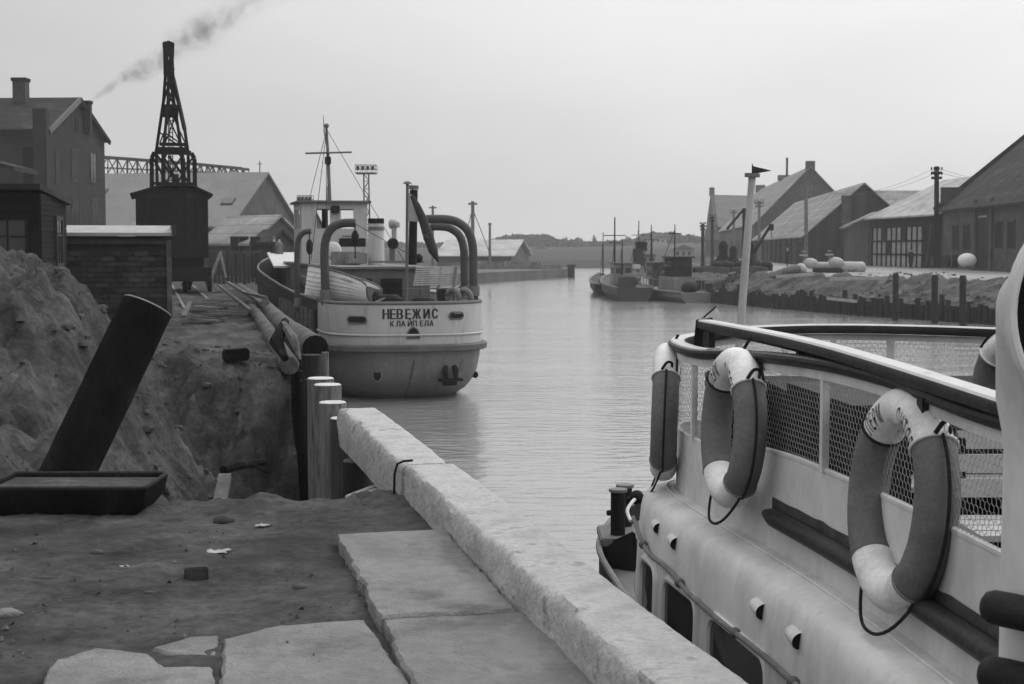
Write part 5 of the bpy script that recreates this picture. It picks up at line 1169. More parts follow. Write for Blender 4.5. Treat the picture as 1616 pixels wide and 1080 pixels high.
# D: half-timbered store
d_far, d_near = P2(1376, 146), P2(1486, 128)
dD = (d_near - d_far).normalized(); wD = Vector((-dD.y, dD.x, 0)); wD = wD if wD.x > 0 else -wD; oD = -wD
tD, rf, d, w = gable_house('half_timbered_store', 'half-timbered store with pale infill panels and a broad light roof', 'warehouse', d_near, d_far, wD * 15.5, 1.6, 7.25, 10.9, GREYWOOD, ROOFL, .7)
LD = (d_near - d_far).length; z0, z1_ = 2.2, 6.15
def onD(f, z, e=.0): p = d_far + dD * (LD * f) + oD * e; p.z = z; return p
N = 13; zr = [2.2, 3.45, 4.75, 6.15]
doorc = {10, 11}
for i in range(N + 1): 
    if i == 11: continue
    MB().box(onD(.02 + .96 * i / N, (z0 + z1_) / 2, .09), (.16, .12, z1_ - z0), dD, oD).build('timber_post', DARKWOOD, tD)
for z in zr: MB().box(onD(.5, z, .075), (LD * .97, .08, .16), dD, oD).build('timber_rail', DARKWOOD, tD)
for i in range(N):
    if i in doorc: continue
    for j in range(3):
        fc = .02 + .96 * (i + .5) / N; zc = (zr[j] + zr[j + 1]) / 2; wq = LD * .96 / N - .2
        if (i, j) in ((2, 2), (3, 1), (6, 2), (3, 0)) and (i, j) != (3, 0): opening(tD, onD(fc, zc, .02), dD, oD, wq, zr[j + 1] - zr[j] - .22, bars=False)
        else: MB().box(onD(fc, zc, .02), (wq, .05, zr[j + 1] - zr[j] - .18), dD, oD).build('infill_panel', PALEPANEL, tD)
opening(tD, onD(.02 + .96 * 11 / N, 4.2, .03), dD, oD, LD * .96 * 2 / N - .3, 4.1, name='door', glass=DARKWOOD, bars=False)
MB().box(onD(.5, 6.68, .15), (LD, .1, .9), dD, oD).build('eaves_boarding', DARKWOOD, tD)
for (x, y0, w_) in ((1487, 385, 1.2),): MB().bar(onD(.97, 2.2, 1.2), onD(.97, 6.2, .8), .15, .15).build('prop', GREYWOOD, tD)
# boarded shed left of D (its gable faces the camera)
s_l, s_r = P2(1338, 147), P2(1378, 147)
tS = thing('boarded_shed', 'grey vertical-boarded shed end joined to the left of the half-timbered store', 'shed', ((s_l + s_r) / 2 + Vector((0, 0, 2))).to_tuple())
zl, zr_ = at(1338, 358, 147).z, at(1372, 338, 147).z
MB().prism([s_l + Vector((0, 0, 1.6)), s_r + Vector((0, 0, 1.6)), s_r + Vector((0, 0, zr_)), s_l + Vector((0, 0, zl))], (.1, 2.3, 0)).build('wall', GREYPAINT, tS)
nb = 9
for i in range(nb):
    f = (i + .5) / nb; p = s_l.lerp(s_r, f); zt = zl + (zr_ - zl) * f - .1; MB().box((p.x, p.y - .04, (1.8 + zt) / 2), ((s_r - s_l).length / nb - .05, .06, zt - 1.8)).build('board', mk('shed_board', .13, .9, .2, 1, bump=.1, rnd=.12), tS)
MB().hexa([s_l + Vector((-.6, -.5, zl - .25)), s_r + Vector((.3, -.5, zr_ + .05)), s_r + Vector((.4, 2.4, zr_ + .05)), s_l + Vector((-.4, 2.4, zl - .25)), s_l + Vector((-.6, -.5, zl - .05)), s_r + Vector((.3, -.5, zr_ + .25)), s_r + Vector((.4, 2.4, zr_ + .25)), s_l + Vector((-.4, 2.4, zl - .05))]).build('roof', ROOFM, tS)
# C: wooden warehouse with gable towards the camera, B: big gabled warehouse, A: far one; F behind
def gh_px(name, label, xl, xr, d, y_eave, y_ridge, depth_dir, depth, wallm, roofm, x_ap=None, over=.4, zb=1.6, skew=0.12):
    """gable wall seen between photo x xl..xr at distance d; ridge runs back along depth_dir"""
    a = P2(xl, d); b = P2(xr, d + (xr - xl) / F_PX * d * skew); dd = Vector(depth_dir).normalized()
    ze = at(xl, y_eave, d).z; zr = at((xl + xr) / 2, y_ridge, (a.y + b.y) / 2).z
    return gable_house(name, label, 'warehouse', a + dd * depth, a, b - a, zb, ze, zr, wallm, roofm, over) + (a, b, ze, zr)
dirB = (0.087, 1, 0)
tC, rf, d, w, a, b, ze, zr = gh_px('timber_warehouse', 'dark timber warehouse whose gable faces the camera, grey roof sloping left', 1271, 1452, 150, 371, 291, dirB, 66, BOARDW, ROOFM)
wv = (b - a); wn_ = wv.normalized(); gnC = Vector((wn_.y, -wn_.x, 0)); gnC = gnC if gnC.y < 0 else -gnC
p = a + wv * .34 + gnC * .25; MB().box((p.x, p.y, 5.6), (.95, .5, 8.0), wn_, gnC).build('flue', WALLBR, tC); MB().box((p.x, p.y - .06, 2.8), (1.7, .75, 2.4), wn_, gnC).build('flue_base', WALLBR, tC)
# open front of its river side: posts and dark bays
ddC = Vector(dirB).normalized(); sC = Vector((-ddC.y, ddC.x, 0)); sC = sC if sC.x < 0 else -sC
for k in range(11): pp = a + ddC * (1 + 6.0 * k) + sC * .06; MB().box((pp.x, pp.y, 3.5), (.3, .3, 3.6), ddC, sC).build('post', GREYWOOD, tC)
for k in range(4): pp = a + ddC * (4 + 11 * k) + sC * .03; opening(tC, (pp.x, pp.y, 3.4), ddC, sC, 4.6, 2.6, name='door', bars=False)
tB, rf, d, w, a, b, ze, zr = gh_px('gabled_warehouse', 'tall warehouse with a steep brick gable and chimney caps, second from the river bend', 1192, 1362, 222, 352, 264, (0.085, 1, 0), 92, WALLBR, ROOFM, skew=.1)
apx = a + (b - a) / 2; MB().box(apx + Vector((0, .3, zr + .2)), (1.3, .9, 1.5), (b - a)).build('gable_cap', WALLBR, tB)
ddB = Vector((.085, 1, 0)).normalized()
for f, h_ in ((40, 1.0), (88, 1.6)): pp = apx + ddB * f; MB().box(pp + Vector((0, 0, zr + .3)), (2.0, 1.1, h_)).build('chimney', WALLBR, tB)
pp = apx + ddB * 40; MB().tube([pp + Vector((.6, 0, zr + .6)), pp + Vector((.6, 0, zr + 4.0))], .2, 6).build('flue_pipe', DARKWOOD, tB)
sB = Vector((-ddB.y, ddB.x, 0)); sB = sB if sB.x < 0 else -sB
for k in range(9): pp = a + ddB * (3 + 6.4 * k) + sB * .03; opening(tB, (pp.x, pp.y, 4.2), ddB, sB, 2.0, 2.6, bars=False, frame=GREYWOOD)
# A: roof plane towards the camera, ridge across
aL, aR = P2(1134, 322), P2(1225, 330)
tA, rf, d, w = gable_house('cross_roofed_warehouse', 'farthest tall warehouse with its roof facing the camera and a stepped gable to the river', 'warehouse', aL, aR, (1.2, 22, 0), 1.6, 9.0, at(1136, 309, 333).z, WALLBR, mk('mid_roof', .12, .9, .2, .5, bump=.2), .3)
MB().prism([aL + Vector((-1.0, -.4, 1.6)), aL + Vector((.2, 22.4, 1.6)), aL + Vector((.2, 22.4, 9.4)), aL + Vector((-.4, 11, at(1136, 305, 333).z)), aL + Vector((-1.0, -.4, 9.4))], (.6, 0, 0)).build('gable_parapet', WALLBR, tA)
MB().box(aL + Vector((-.1, 11, at(1136, 303, 333).z)), (1.1, 1.1, 2.0)).build('gable_cap', WALLBR, tA)
tG, *_ = gable_house('small_store', 'low stepped store at the river end of the warehouse row', 'warehouse', P2(1113, 318), P2(1134, 316), (2, 14, 0), 1.6, at(1113, 380, 318).z, at(1125, 364, 325).z, WALLBR, ROOFD, .2)
tG2, *_ = gable_house('back_warehouse', 'plain grey roof seen behind the half-timbered store', 'warehouse', P2(1376, 200), P2(1530, 200), (2, 14, 0), 1.6, 8.2, at(1400, 303, 207).z, WALLBR, ROOFM, .3)
# ---- poles on the right quay
gpole = 'utility poles along the right quay'
pole('utility_pole', 'tallest utility pole with two crossarms standing before the half-timbered store', 'utility pole', 1478, 263, 422, 118, .24, [(273, 8), (281, 8)], gpole, mat=DARKWOOD, extra=True)
pole('utility_pole', 'utility pole with two crossarms in front of the timber warehouse roof', 'utility pole', 1272, 296, 422, 150, .22, [(299, 8), (307, 8)], gpole, mat=GREYIRON, extra=True)
pole('utility_pole', 'pole between the annex and the tall gabled warehouse', 'utility pole', 1198, 317, 425, 170, .2, [(320, 7), (326, 6)], gpole, mat=GREYIRON, extra=True)
pole('utility_pole', 'thin pole before the annex of the tall warehouse', 'utility pole', 1158, 332, 425, 190, .2, [(336, 6)], gpole, mat=GREYIRON, extra=True)
pole('utility_pole', 'pole standing at the corner of the farthest warehouse', 'utility pole', 1124, 341, 430, 210, .26, [(344, 5), (349, 4)], gpole, mat=DARKWOOD, extra=True)
pole('utility_pole', 'dark pole at the river end of the warehouse row, leftmost of all', 'utility pole', 1109, 353, 438, 180, .26, [(357, 4), (362, 4)], gpole, mat=DARKWOOD, extra=True)
wire_p = [at(1478, 273, 118), at(1272, 299, 150), at(1198, 320, 170), at(1124, 344, 210)]
m = MB()
for off in (-.45, .45):
    for a_, b_ in zip(wire_p, wire_p[1:]):
        pts = [a_.lerp(b_, k / 10) - Vector((0, 0, 1.3 * 4 * (k / 10) * (1 - k / 10))) + Vector((off, 0, .25)) for k in range(11)]; m.tube(pts, .012, 4)
    pts = [wire_p[0].lerp(at(1800, 262, 100), k / 10) - Vector((0, 0, 1.3 * 4 * (k / 10) * (1 - k / 10))) + Vector((off, 0, .25)) for k in range(11)]; m.tube(pts, .012, 4)
tag(m.build('overhead_wires', STEELFAR), 'thin overhead wires strung between the utility poles', 'wire')
# ---- quay clutter: buoys, spars, white ball
def lathe(mb, a, b, prof, n=16):   # prof: list (f, r)
    a = Vector(a); b = Vector(b); return mb.tube([a.lerp(b, f) for f, r in prof], [r for f, r in prof], n)
def sea_buoy(x0, y0, x1, y1, d, r_, label, prof, mat, stalk=None):
    t_ = thing('sea_buoy', label, 'buoy', ((at(x0, y0, d) + at(x1, y1, d)) / 2).to_tuple(), 0, 'sea buoys and spars lying on the right quay')
    lathe(MB(), at(x0, y0, d), at(x1, y1, d), [(f, r_ * k) for f, k in prof]).build('float', mat, t_, smooth=True)
    if stalk: 
        (sx, sy0, sy1, hw) = stalk; MB().tube([at(sx, sy1, d), at(sx, sy0, d)], .09, 6).build('stalk', GREYIRON, t_); c = at(sx, sy0, d); w_ = hw / F_PX * d; MB().box(c, (2 * w_, w_, .14)).box(c + Vector((0, 0, .28)), (w_ * .8, w_, .1)).build('top_plate', PALECAP, t_)
    return t_
BU = mk('buoy_pale', .36, .6, .12, 1, bump=.05, stain=.25, stain_at=.64)
cyl = [(0, .3), (.02, .9), (.05, 1), (.9, 1), (.95, .85), (1, .4)]; blob = [(0, .1), (.1, .55), (.3, .95), (.55, 1), (.8, .8), (.95, .4), (1, .1)]
sea_buoy(1316, 422, 1366, 423, 108, .46, 'long pale cylindrical buoy lying furthest right in the heap of buoys', cyl, BU)
sea_buoy(1267, 414, 1292, 418, 106, .4, 'pale egg-shaped buoy float at the left of the heap, with a T-shaped stalk', blob, BU, (1268, 403, 412, 6))
sea_buoy(1307, 412, 1333, 417, 106, .4, 'pale egg-shaped buoy float at the middle of the heap, with a T-shaped stalk', blob, BU, (1309, 402, 411, 6))
sea_buoy(1255, 420, 1272, 430, 102, .42, 'pale round-nosed buoy end beside the dark spar', blob, BU)
sea_buoy(1214, 437, 1262, 424, 101, .36, 'long dark spar buoy lying slantwise at the left of the heap', [(0, .1), (.1, .5), (.3, .9), (.8, 1), (1, .7)], mk('spar_grey', .10, .7, .2, 1, bump=.1, stain=.2, stain_at=.6))
sea_buoy(1288, 420, 1318, 420, 107, .3, 'pale spar lying between the two egg-shaped floats', cyl, BU)
sea_buoy(1282, 429, 1330, 428, 104, .3, 'dark tube lying underneath the pale buoys', cyl, IRON)
t_ = thing('round_float', 'big white round float standing alone before the brick warehouse', 'float', at(1526, 423, 108).to_tuple()); c = at(1526, 411, 108)
MB().sphere(c, .66, 20, 12, (1.05, 1, .82)).build('ball', mk('ball_white', .62, .6, .06, 1, bump=.03), t_, smooth=True); MB().tube([c - Vector((0, .1, .72)), c - Vector((0, .1, .5))], .3, 12).build('base_ring', GREYPAINT, t_)
t_ = thing('oil_drum', 'dark drum lying against the brick warehouse beside the white float', 'drum', at(1502, 420, 116).to_tuple()); a_ = at(1493, 412, 116); b_ = at(1510, 412, 116); MB().tube([a_, b_], .55, 14).build('shell', IRON, t_, smooth=True); MB().tube([a_.lerp(b_, .3), a_.lerp(b_, .36)], .58, 14).build('hoop', GREYIRON, t_)
single(MB().box(at(1482, 413, 120), (1.2, .8, .8)), 'crate', GREYWOOD, 'grey crate at the foot of the tallest utility pole', 'crate', bevel=.03)
def bollard_group():
    gl = 'dark winches and gear on the right quay'
    for (x, y, d, r_, h_, lab) in [(1141, 418, 118, .6, 2.4, 'dark upright winch on the quay nearest the moored boats'), (1157, 420, 117, .5, 2.0, 'dark upright capstan, second from the moored boats'), (1184, 419, 112, .45, 2.4, 'dark winch at the foot of the small derrick')]:
        b_ = at(x, y + 14, d); b_.z = QR; t2 = thing('winch', lab, 'winch', b_.to_tuple(), 0, gl)
        MB().tube([b_, b_ + Vector((0, 0, h_ * .3)), b_ + Vector((0, 0, h_ * .55)), b_ + Vector((0, 0, h_ * .85)), b_ + Vector((0, 0, h_))], [r_ * 1.6, r_ * 1.2, r_ * .6, r_ * .7, r_ * .3], 12).build('housing', IRON, t2, smooth=True)
        MB().tube([b_ + Vector((-r_ * 1.7, 0, .4)), b_ + Vector((r_ * 1.7, 0, .4))], .42, 12).build('drum', IRON, t2, smooth=True)
    for k, (x, y) in enumerate([(1133, 427), (1148, 428), (1168, 427), (1193, 427), (1208, 426)]):
        c = at(x, y, 112); c.z = QR + .4; o = MB().sphere(c, .5, 12, 8, (1.2, 1, .8)).build('cable_drum', IRON, None, smooth=True)
        tag(o, ['round dark lump of gear left of the first winch', 'round dark lump between the two upright winches', 'round dark lump left of the pale jackstaff', 'round dark lump right of the derrick foot', 'round dark lump beside the dark spar buoy'][k], 'gear', 'round lumps of gear on the right quay')
bollard_group()
t_ = thing('small_derrick', 'small dark derrick leaning over the right quay in front of the warehouses', 'derrick', at(1184, 412, 112).to_tuple())
MB().tube([at(1184, 408, 112), at(1216, 356, 112)], [.14, .1], 8).build('boom', IRON, t_); MB().box(at(1217, 359, 112), (.35, .25, .5)).build('head_block', IRON, t_); MB().tube([at(1217, 362, 112), at(1218, 376, 112)], .03, 5).build('hoist_rope', IRON, t_)
t_ = thing('roof_rake_bar', 'steep dark bar put in for the far roof rake of the tall warehouse, with a post behind the pale jackstaff', 'derrick', at(1175, 412, 135).to_tuple()); MB().tube([at(1147, 362, 135), at(1174, 330, 135)], .12, 6).build('boom', IRON, t_); MB().tube([at(1175, 329, 135), at(1175, 412, 135)], .22, 8).build('post', IRON, t_)  # bar put in for the warehouse's far roof rake, beside a plain post
m = MB()
for k in range(40): x = random.uniform(1100, 1210); p = at(x, 430, random.uniform(108, 116)); p.z = QR; m.box(p + Vector((0, 0, .15)), (random.uniform(.3, 1.8), .5, random.uniform(.2, .5)), (1, random.uniform(-.5, .5), random.uniform(-.2, .2)))
stuff(tag(m.build('quay_rubble', STONE), 'low rubble and scrap on the quay edge behind the moored boats', 'rubble'))
for (x0, y0, x1, y1, d, lab) in [(1070, 428, 1100, 418, 118, 'pale tarpaulin sheet sloping over goods behind the moored boats')]:
    a_ = at(x0, y0, d); b_ = at(x1, y0 + 1, d); single(MB().prism([a_, b_, b_ + Vector((.2, 0, .5)), a_ + Vector((.9, 0, .7))], (0.3, 2.2, 0)), 'tarpaulin', PALECAP, lab, 'tarpaulin')
# ---- moored work boats
def hull_mesh(stern, bow, beam, z_d, sheer_, k_bot=.72, tr=.9, n=18):
    """transom-sterned hull from stern centre to bow (plan points)"""
    S = Vector((*stern, 0)); B = Vector((*bow, 0)); ax = B - S; L = ax.length; ax /= L; sd = Vector((-ax.y, ax.x, 0)); rings = []
    for i in range(n + 1):
        f = i / n; w_ = beam / 2 * (tr + (1 - tr) * math.sin(min(1, f / .35) * math.pi / 2)) * (1 - max(0, (f - .5) / .5) ** 2.2) + .02; zt = z_d + sheer_ * max(0, f - .3) ** 1.8
        c = S + ax * (L * f - (.0)); fl = .3 * max(0, f - .6)
        ring = []
        for (kk, zz) in ((1, zt), (.98, zt * .5), (k_bot, 0.05), (k_bot * .6, -.5)):
            ring.append(c + sd * w_ * (kk if f < .98 else kk) - ax * ((1 - kk) * 1.2 * max(0, f - .6)) + Vector((0, 0, zz)))
        ring2 = [c - sd * w_ * kk - ax * ((1 - kk) * 1.2 * max(0, f - .6)) + Vector((0, 0, zz)) for (kk, zz) in reversed(((1, zt), (.98, zt * .5), (k_bot, .05), (k_bot * .6, -.5)))]
        rings.append(ring + ring2)
    return MB().loft(rings, True, True, True), S, ax, sd, L
def work_boat(label, stern, bow, beam, zd, sheer_, hullm, items):
    mb, S, ax, sd, L = hull_mesh(stern, bow, beam, zd, sheer_)
    t_ = thing('work_boat', label, 'boat', S.to_tuple(), 0, 'work boats moored in a raft at the right quay'); mb.build('hull', hullm, t_)
    for sg in (1, -1):
        pts = []
        for i in range(19):
            f = i / 18; w_ = beam / 2 * (.9 + .1 * math.sin(min(1, f / .35) * math.pi / 2)) * (1 - max(0, (f - .5) / .5) ** 2.2) + .05; pts.append(S + ax * L * f + sd * sg * w_ + Vector((0, 0, zd + sheer_ * max(0, f - .3) ** 1.8 + .03)))
        MB().tube(pts, .09, 6).build('rubbing_strake', GREYIRON, t_, smooth=True)
    for it in items: it(t_, S, ax, sd, L)
    return t_
def Bx(name, f, v, z, l, w_, h_, mat, **k):
    def fn(t_, S, ax, sd, L): MB().box(S + ax * L * f + sd * v + Vector((0, 0, z + h_ / 2)), (l, w_, h_), ax, sd).build(name, mat, t_, bevel=.04)
    return fn
def Cab(f, v, z, l, w_, h_, mat, over=.15, roofm=None):
    def fn(t_, S, ax, sd, L):
        c = S + ax * L * f + sd * v + Vector((0, 0, z)); wh = MB().box(c + Vector((0, 0, h_ / 2)), (l, w_, h_), ax, sd).build('wheelhouse', mat, t_, bevel=.04)
        MB().box(c + Vector((0, 0, h_ + .06)), (l + 2 * over, w_ + 2 * over, .1), ax, sd).build('roof', roofm or GREYPAINT, wh)
        for sx in (-1, 1): MB().box(c + ax * -(l / 2 + .01) + sd * sx * w_ * .25 + Vector((0, 0, h_ * .68)), (.03, w_ * .28, h_ * .28), ax, sd).build('window', GLASS, wh)
        for k in (-1, 0, 1):
            for sg in (-1, 1): MB().box(c + sd * sg * (w_ / 2 + .01) + ax * l * .3 * k + Vector((0, 0, h_ * .68)), (l * .2, .03, h_ * .28), ax, sd).build('window', GLASS, wh)
    return fn
def Mast(f, v, z, h_full, r_=.09, yard=0.0, mat=None):
    h_ = h_full * .82
    def fn(t_, S, ax, sd, L):
        b = S + ax * L * f + sd * v + Vector((0, 0, z)); m_ = MB().tube([b, b + Vector((0, 0, h_))], [r_, r_ * .5], 8).build('mast', mat or IRON, t_, smooth=True)
        if yard: MB().bar(b + Vector((-yard, 0, h_ * .72)), b + Vector((yard, 0, h_ * .72)), .07, .07).build('yard', IRON, m_)
        MB().tube([b + Vector((0, 0, h_ * .85)), S + ax * L * min(.97, f + .35) + Vector((0, 0, 1.4))], .025, 4).build('stay', IRON, m_)
    return fn
def Roll(f, v, z, l, r_, mat=IRON):
    def fn(t_, S, ax, sd, L):
        c = S + ax * L * f + sd * v + Vector((0, 0, z)); mb = MB().sphere(c, r_, 14, 8, (1, 1, .8))
        for p in mb.v: d_ = p - c; p += d_ * .25 * noise.noise(p * 1.2); p += ax * d_.dot(ax) * (l / (2 * r_) - 1)
        mb.build('canvas_cover', mat, t_, smooth=True)
    return fn
def rail_(z, v, f0, f1):
    def fn(t_, S, ax, sd, L):
        m_ = MB(); a_ = S + ax * L * f0 + sd * v; b_ = S + ax * L * f1 + sd * v; m_.bar(a_ + Vector((0, 0, z + .8)), b_ + Vector((0, 0, z + .8)), .05, .05)
        for k in range(6): p_ = a_.lerp(b_, k / 5); m_.bar(p_ + Vector((0, 0, z)), p_ + Vector((0, 0, z + .8)), .05, .05)
        m_.build('guard_rail', GREYIRON, t_)
    return fn
HB2 = mk('light_grey_hull', .14, .6, .12, .8, bump=.03, stain=.14, stain_at=.64); HB1 = mk('dark_grey_hull', .055, .6, .15, .8, bump=.03)
work_boat('dark-sterned work boat with rolled canvas on deck and three masts, middle of the raft', (at(1003, 393, 108).x, 108.4), (at(966, 393, 124).x, 126), 3.0, 1.05, 1.3, HB1,
    [Cab(.42, .2, 1.1, 2.6, 1.5, 1.7, GREYHULL), Roll(.18, .15, 1.5, 3.4, .75, GREYWOOD), Roll(.62, -.2, 1.7, 3.6, .8, GREYIRON), Mast(.5, .6, 1.2, 6.6, .1, .9), Mast(.34, .3, 1.2, 4.4, .08), Mast(.7, .2, 1.2, 5.6, .08, .5), rail_(1.1, -1.35, .0, .5), Bx('hatch', .06, .5, 1.05, 1.0, 1.3, .8, GREYWOOD), Bx('life_float', .33, -.8, 2.4, 1.0, .6, .35, CREAM)])
work_boat('light grey work boat with a black wheelhouse lying across the raft nearest the quay', (at(1103, 393, 106).x, 105.5), (at(1018, 393, 118).x, 119), 3.2, .75, 1.6, HB2,
    [Bx('engine_casing', .38, 0, .75, 3.6, 1.8, 1.1, GREYHULL), Cab(.36, .0, 1.8, 2.0, 1.6, 1.5, IRON, roofm=IRON), Mast(.42, 0, 3.3, 3.2, .07, .5), Roll(.10, .3, 1.1, 1.5, .6), Roll(.20, -.5, 1.1, 1.2, .5), rail_(.8, -1.4, .05, .3), rail_(.8, 1.4, .05, .5), Bx('lamp', .62, -1.0, 1.6, .3, .3, .35, WHITE), Bx('deck_box', .7, .2, 1.0, 1.3, 1.0, .6, GREYWOOD)])
work_boat('small dark boat at the river side of the raft, bow hidden', (at(957, 393, 122).x, 121), (at(948, 393, 136).x, 138), 2.3, 1.0, 1.2, DARKHULL, [Roll(.3, 0, 1.2, 2.6, .6, GREYIRON), Mast(.5, 0, 1.0, 5.5, .07)])
work_boat('dark boat moored behind the light grey one with a low cabin and a bare mast', (at(1060, 393, 128).x, 127), (at(1000, 393, 142).x, 144), 2.8, 1.2, 1.4, DARKHULL, [Cab(.35, 0, 1.2, 2.4, 1.5, 1.5, GREYWOOD), Mast(.5, 0, 1.2, 6.2, .09, .7), Roll(.15, 0, 1.5, 2.4, .6), rail_(1.3, -1.2, .0, .3)])
work_boat('dark boat farthest back in the raft with two thin masts', (at(1045, 393, 150).x, 150), (at(985, 393, 168).x, 170), 3.2, 1.5, 1.5, HB1, [Cab(.4, 0, 1.5, 2.6, 1.7, 1.8, GREYHULL), Mast(.5, .3, 1.4, 7.0, .1, .8), Mast(.3, -.3, 1.4, 5.0, .08), Roll(.15, 0, 1.9, 2.4, .7)])
t_ = thing('marker_beacon', 'dark drum-shaped topmark on a lattice post among the moored boats', 'beacon', at(1012, 425, 126).to_tuple())
c = at(1012, 390, 126); MB().tube([c - Vector((0, 0, .35)), c + Vector((0, 0, .42)), c + Vector((0, 0, .55))], [.52, .52, .3], 14).build('drum', IRON, t_, smooth=True)
for sx in (-.35, .35): MB().bar(at(1012, 430, 126) + Vector((sx, 0, 0)), c + Vector((sx * .3, 0, -.3)), .09, .09).build('leg', IRON, t_)
MB().box(at(1007, 406, 125), (.9, .7, 1.5)).build('lantern_house', GREYWOOD, t_, bevel=.05)
# ================================================================== PASSENGER BOAT IN THE FOREGROUND
boat = thing('passenger_boat', 'white passenger boat in the right foreground with a railed upper deck and cabin windows below', 'boat', (2.4, 6, 0))
def cr(pts, n=8):
    P = [Vector(p) for p in pts]; out = []
    for i in range(len(P) - 1):
        p0, p1, p2, p3 = P[max(i - 1, 0)], P[i], P[i + 1], P[min(i + 2, len(P) - 1)]
        for k in range(n):
            u = k / n; out.append(0.5 * ((2 * p1) + (-p0 + p2) * u + (2 * p0 - 5 * p1 + 4 * p2 - p3) * u * u + (-p0 + 3 * p1 - 3 * p2 + p3) * u ** 3))
    out.append(P[-1]); return out
# plan line of the rail; third value: height of the rail cap, fourth handled below
PL = [(1.66, 2.0, 3.53), (1.56, 3.0, 3.53), (1.455, 4.23, 3.515), (1.375, 5.1, 3.55), (1.27, 5.9, 3.55), (1.12, 6.8, 3.515), (1.0, 7.5, 3.47), (.945, 8.0, 3.47), (.985, 8.3, 3.48), (1.16, 8.46, 3.50), (1.5, 8.55, 3.53), (2.0, 8.56, 3.54), (2.6, 8.3, 3.54), (3.15, 7.8, 3.535), (3.55, 7.0, 3.53), (3.8, 6.0, 3.525), (3.95, 4.8, 3.52), (4.05, 3.4, 3.52), (4.1, 2.0, 3.52)]
RP = cr(PL, 9); NR = len(RP)
def nrm_at(i):
    a = RP[max(0, i - 1)]; b = RP[min(NR - 1, i + 1)]; d = (b - a); d.z = 0; d.normalize(); return Vector((-d.y, d.x, 0))   # outward (port side = left)
NRM = [nrm_at(i) for i in range(NR)]
def off(i, o, z): p = RP[i] + NRM[i] * o; return Vector((p.x, p.y, z))
def zbul(i):     # bottom of the netting = top of the bulwark
    y = RP[i].y
    if i < 5 * 9: return 3.085 - .0 * y if y < 6 else 3.085 - .10 * sst(6, 8, y)
    return 2.97
cum = [0.0]
for i in range(1, NR): cum.append(cum[-1] + (RP[i] - RP[i - 1]).length)
def idx_y(y, port=True):
    rng = range(0, 8 * 9) if port else range(11 * 9, NR)
    return min(rng, key=lambda i: abs(RP[i].y - y))
I0 = idx_y(3.95)         # the rail starts ahead of the ventilator
# rail cap (dark moulding) with a paler top strip
def rail_loft(o_z, name, mat, i0=I0, i1=NR):
    rings = [[off(i, o, RP[i].z + z) for o, z in o_z] for i in range(i0, i1)]
    return MB().loft(rings, True, True, True).build(name, mat, boat, smooth=True)
rail_loft([(-.045, -.002), (-.05, -.02), (-.045, -.045), (.02, -.05), (.03, -.045), (.033, -.03), (.045, -.028), (.052, -.018), (.05, -.006), (.04, 0)], 'rail_cap', RAIL)
TOPW = mk('pale_rail_top', .46, .5, .12, 4, bump=.05, stain=.18, stain_at=.68, stain_scale=6)
rail_loft([(-.04, .0015), (.038, .0015), (.03, .008), (-.03, .008)], 'rail_top', TOPW, i0=6 * 9 - 3)
rail_loft([(-.012, -.052), (.012, -.052), (.014, -.088), (-.012, -.088)], 'rail_board', CREAM)
# upper plank rail running straight inboard of the cap and ending in a scroll at the bow
ua = Vector((1.468, 3.9, 3.548)); um = Vector((1.285, 5.9, 3.602)); ub = Vector((1.09, 8.05, 3.59))
UR = cr([ua, um, ub], 8)
ud = (ub - ua).normalized(); uo = Vector((-ud.y, ud.x, 0)).normalized()
prof = [(-.05, 0), (-.052, -.02), (-.03, -.05), (.02, -.052), (.045, -.035), (.05, -.015), (.045, 0)]
MB().loft([[c + uo * o + Vector((0, 0, z)) for o, z in prof] for c in UR], True, True, True).build('upper_rail', RAIL, boat, smooth=True)
MB().loft([[c + uo * o + Vector((0, 0, z)) for o, z in [(-.046, .002), (.042, .002), (.034, .010), (-.038, .010)]] for c in UR], True, True, True).build('upper_rail_top', TOPW, boat, smooth=True)
for f in (.0, .3, .62, .98): p = UR[int(f * (len(UR) - 1))]; MB().box(p + Vector((0, 0, -.095)), (.05, .035, .09), ud).build('rail_bracket', RAIL, boat)
p = ub; MB().prism([p + Vector((-.05, -.02, .01)), p + Vector((-.06, .0, -.13)), p + Vector((-.03, .05, -.16)), p + Vector((.02, .06, -.02)), p + Vector((.0, .04, .02))], uo * -.05).build('rail_scroll', RAIL, boat)
p = ub + Vector((.05, .1, .0)); MB().prism([p + Vector((-.04, 0, -.01)), p + Vector((.075, 0, -.0)), p + Vector((.06, 0, .03)), p + Vector((.035, 0, .072)), p + Vector((.02, 0, .06))], (0, .1, 0)).build('lamp_screen', CREAM, boat)
MB().bar(p + Vector((-.045, .02, .01)), p + Vector((.03, .02, .078)), .02, .01).build('screen_edge', RAIL, boat)
# bulwark
MB().loft([[off(i, .0, 2.63), off(i, .0, zbul(i)), off(i, -.018, zbul(i)), off(i, -.018, 2.63)] for i in range(0, NR)], True, True, True).build('bulwark', CREAM, boat, smooth=True)
MB().tube([off(i, -.008, zbul(i) + .006) for i in range(0, NR)], .013, 6).build('bulwark_bead', CREAM, boat, smooth=True)
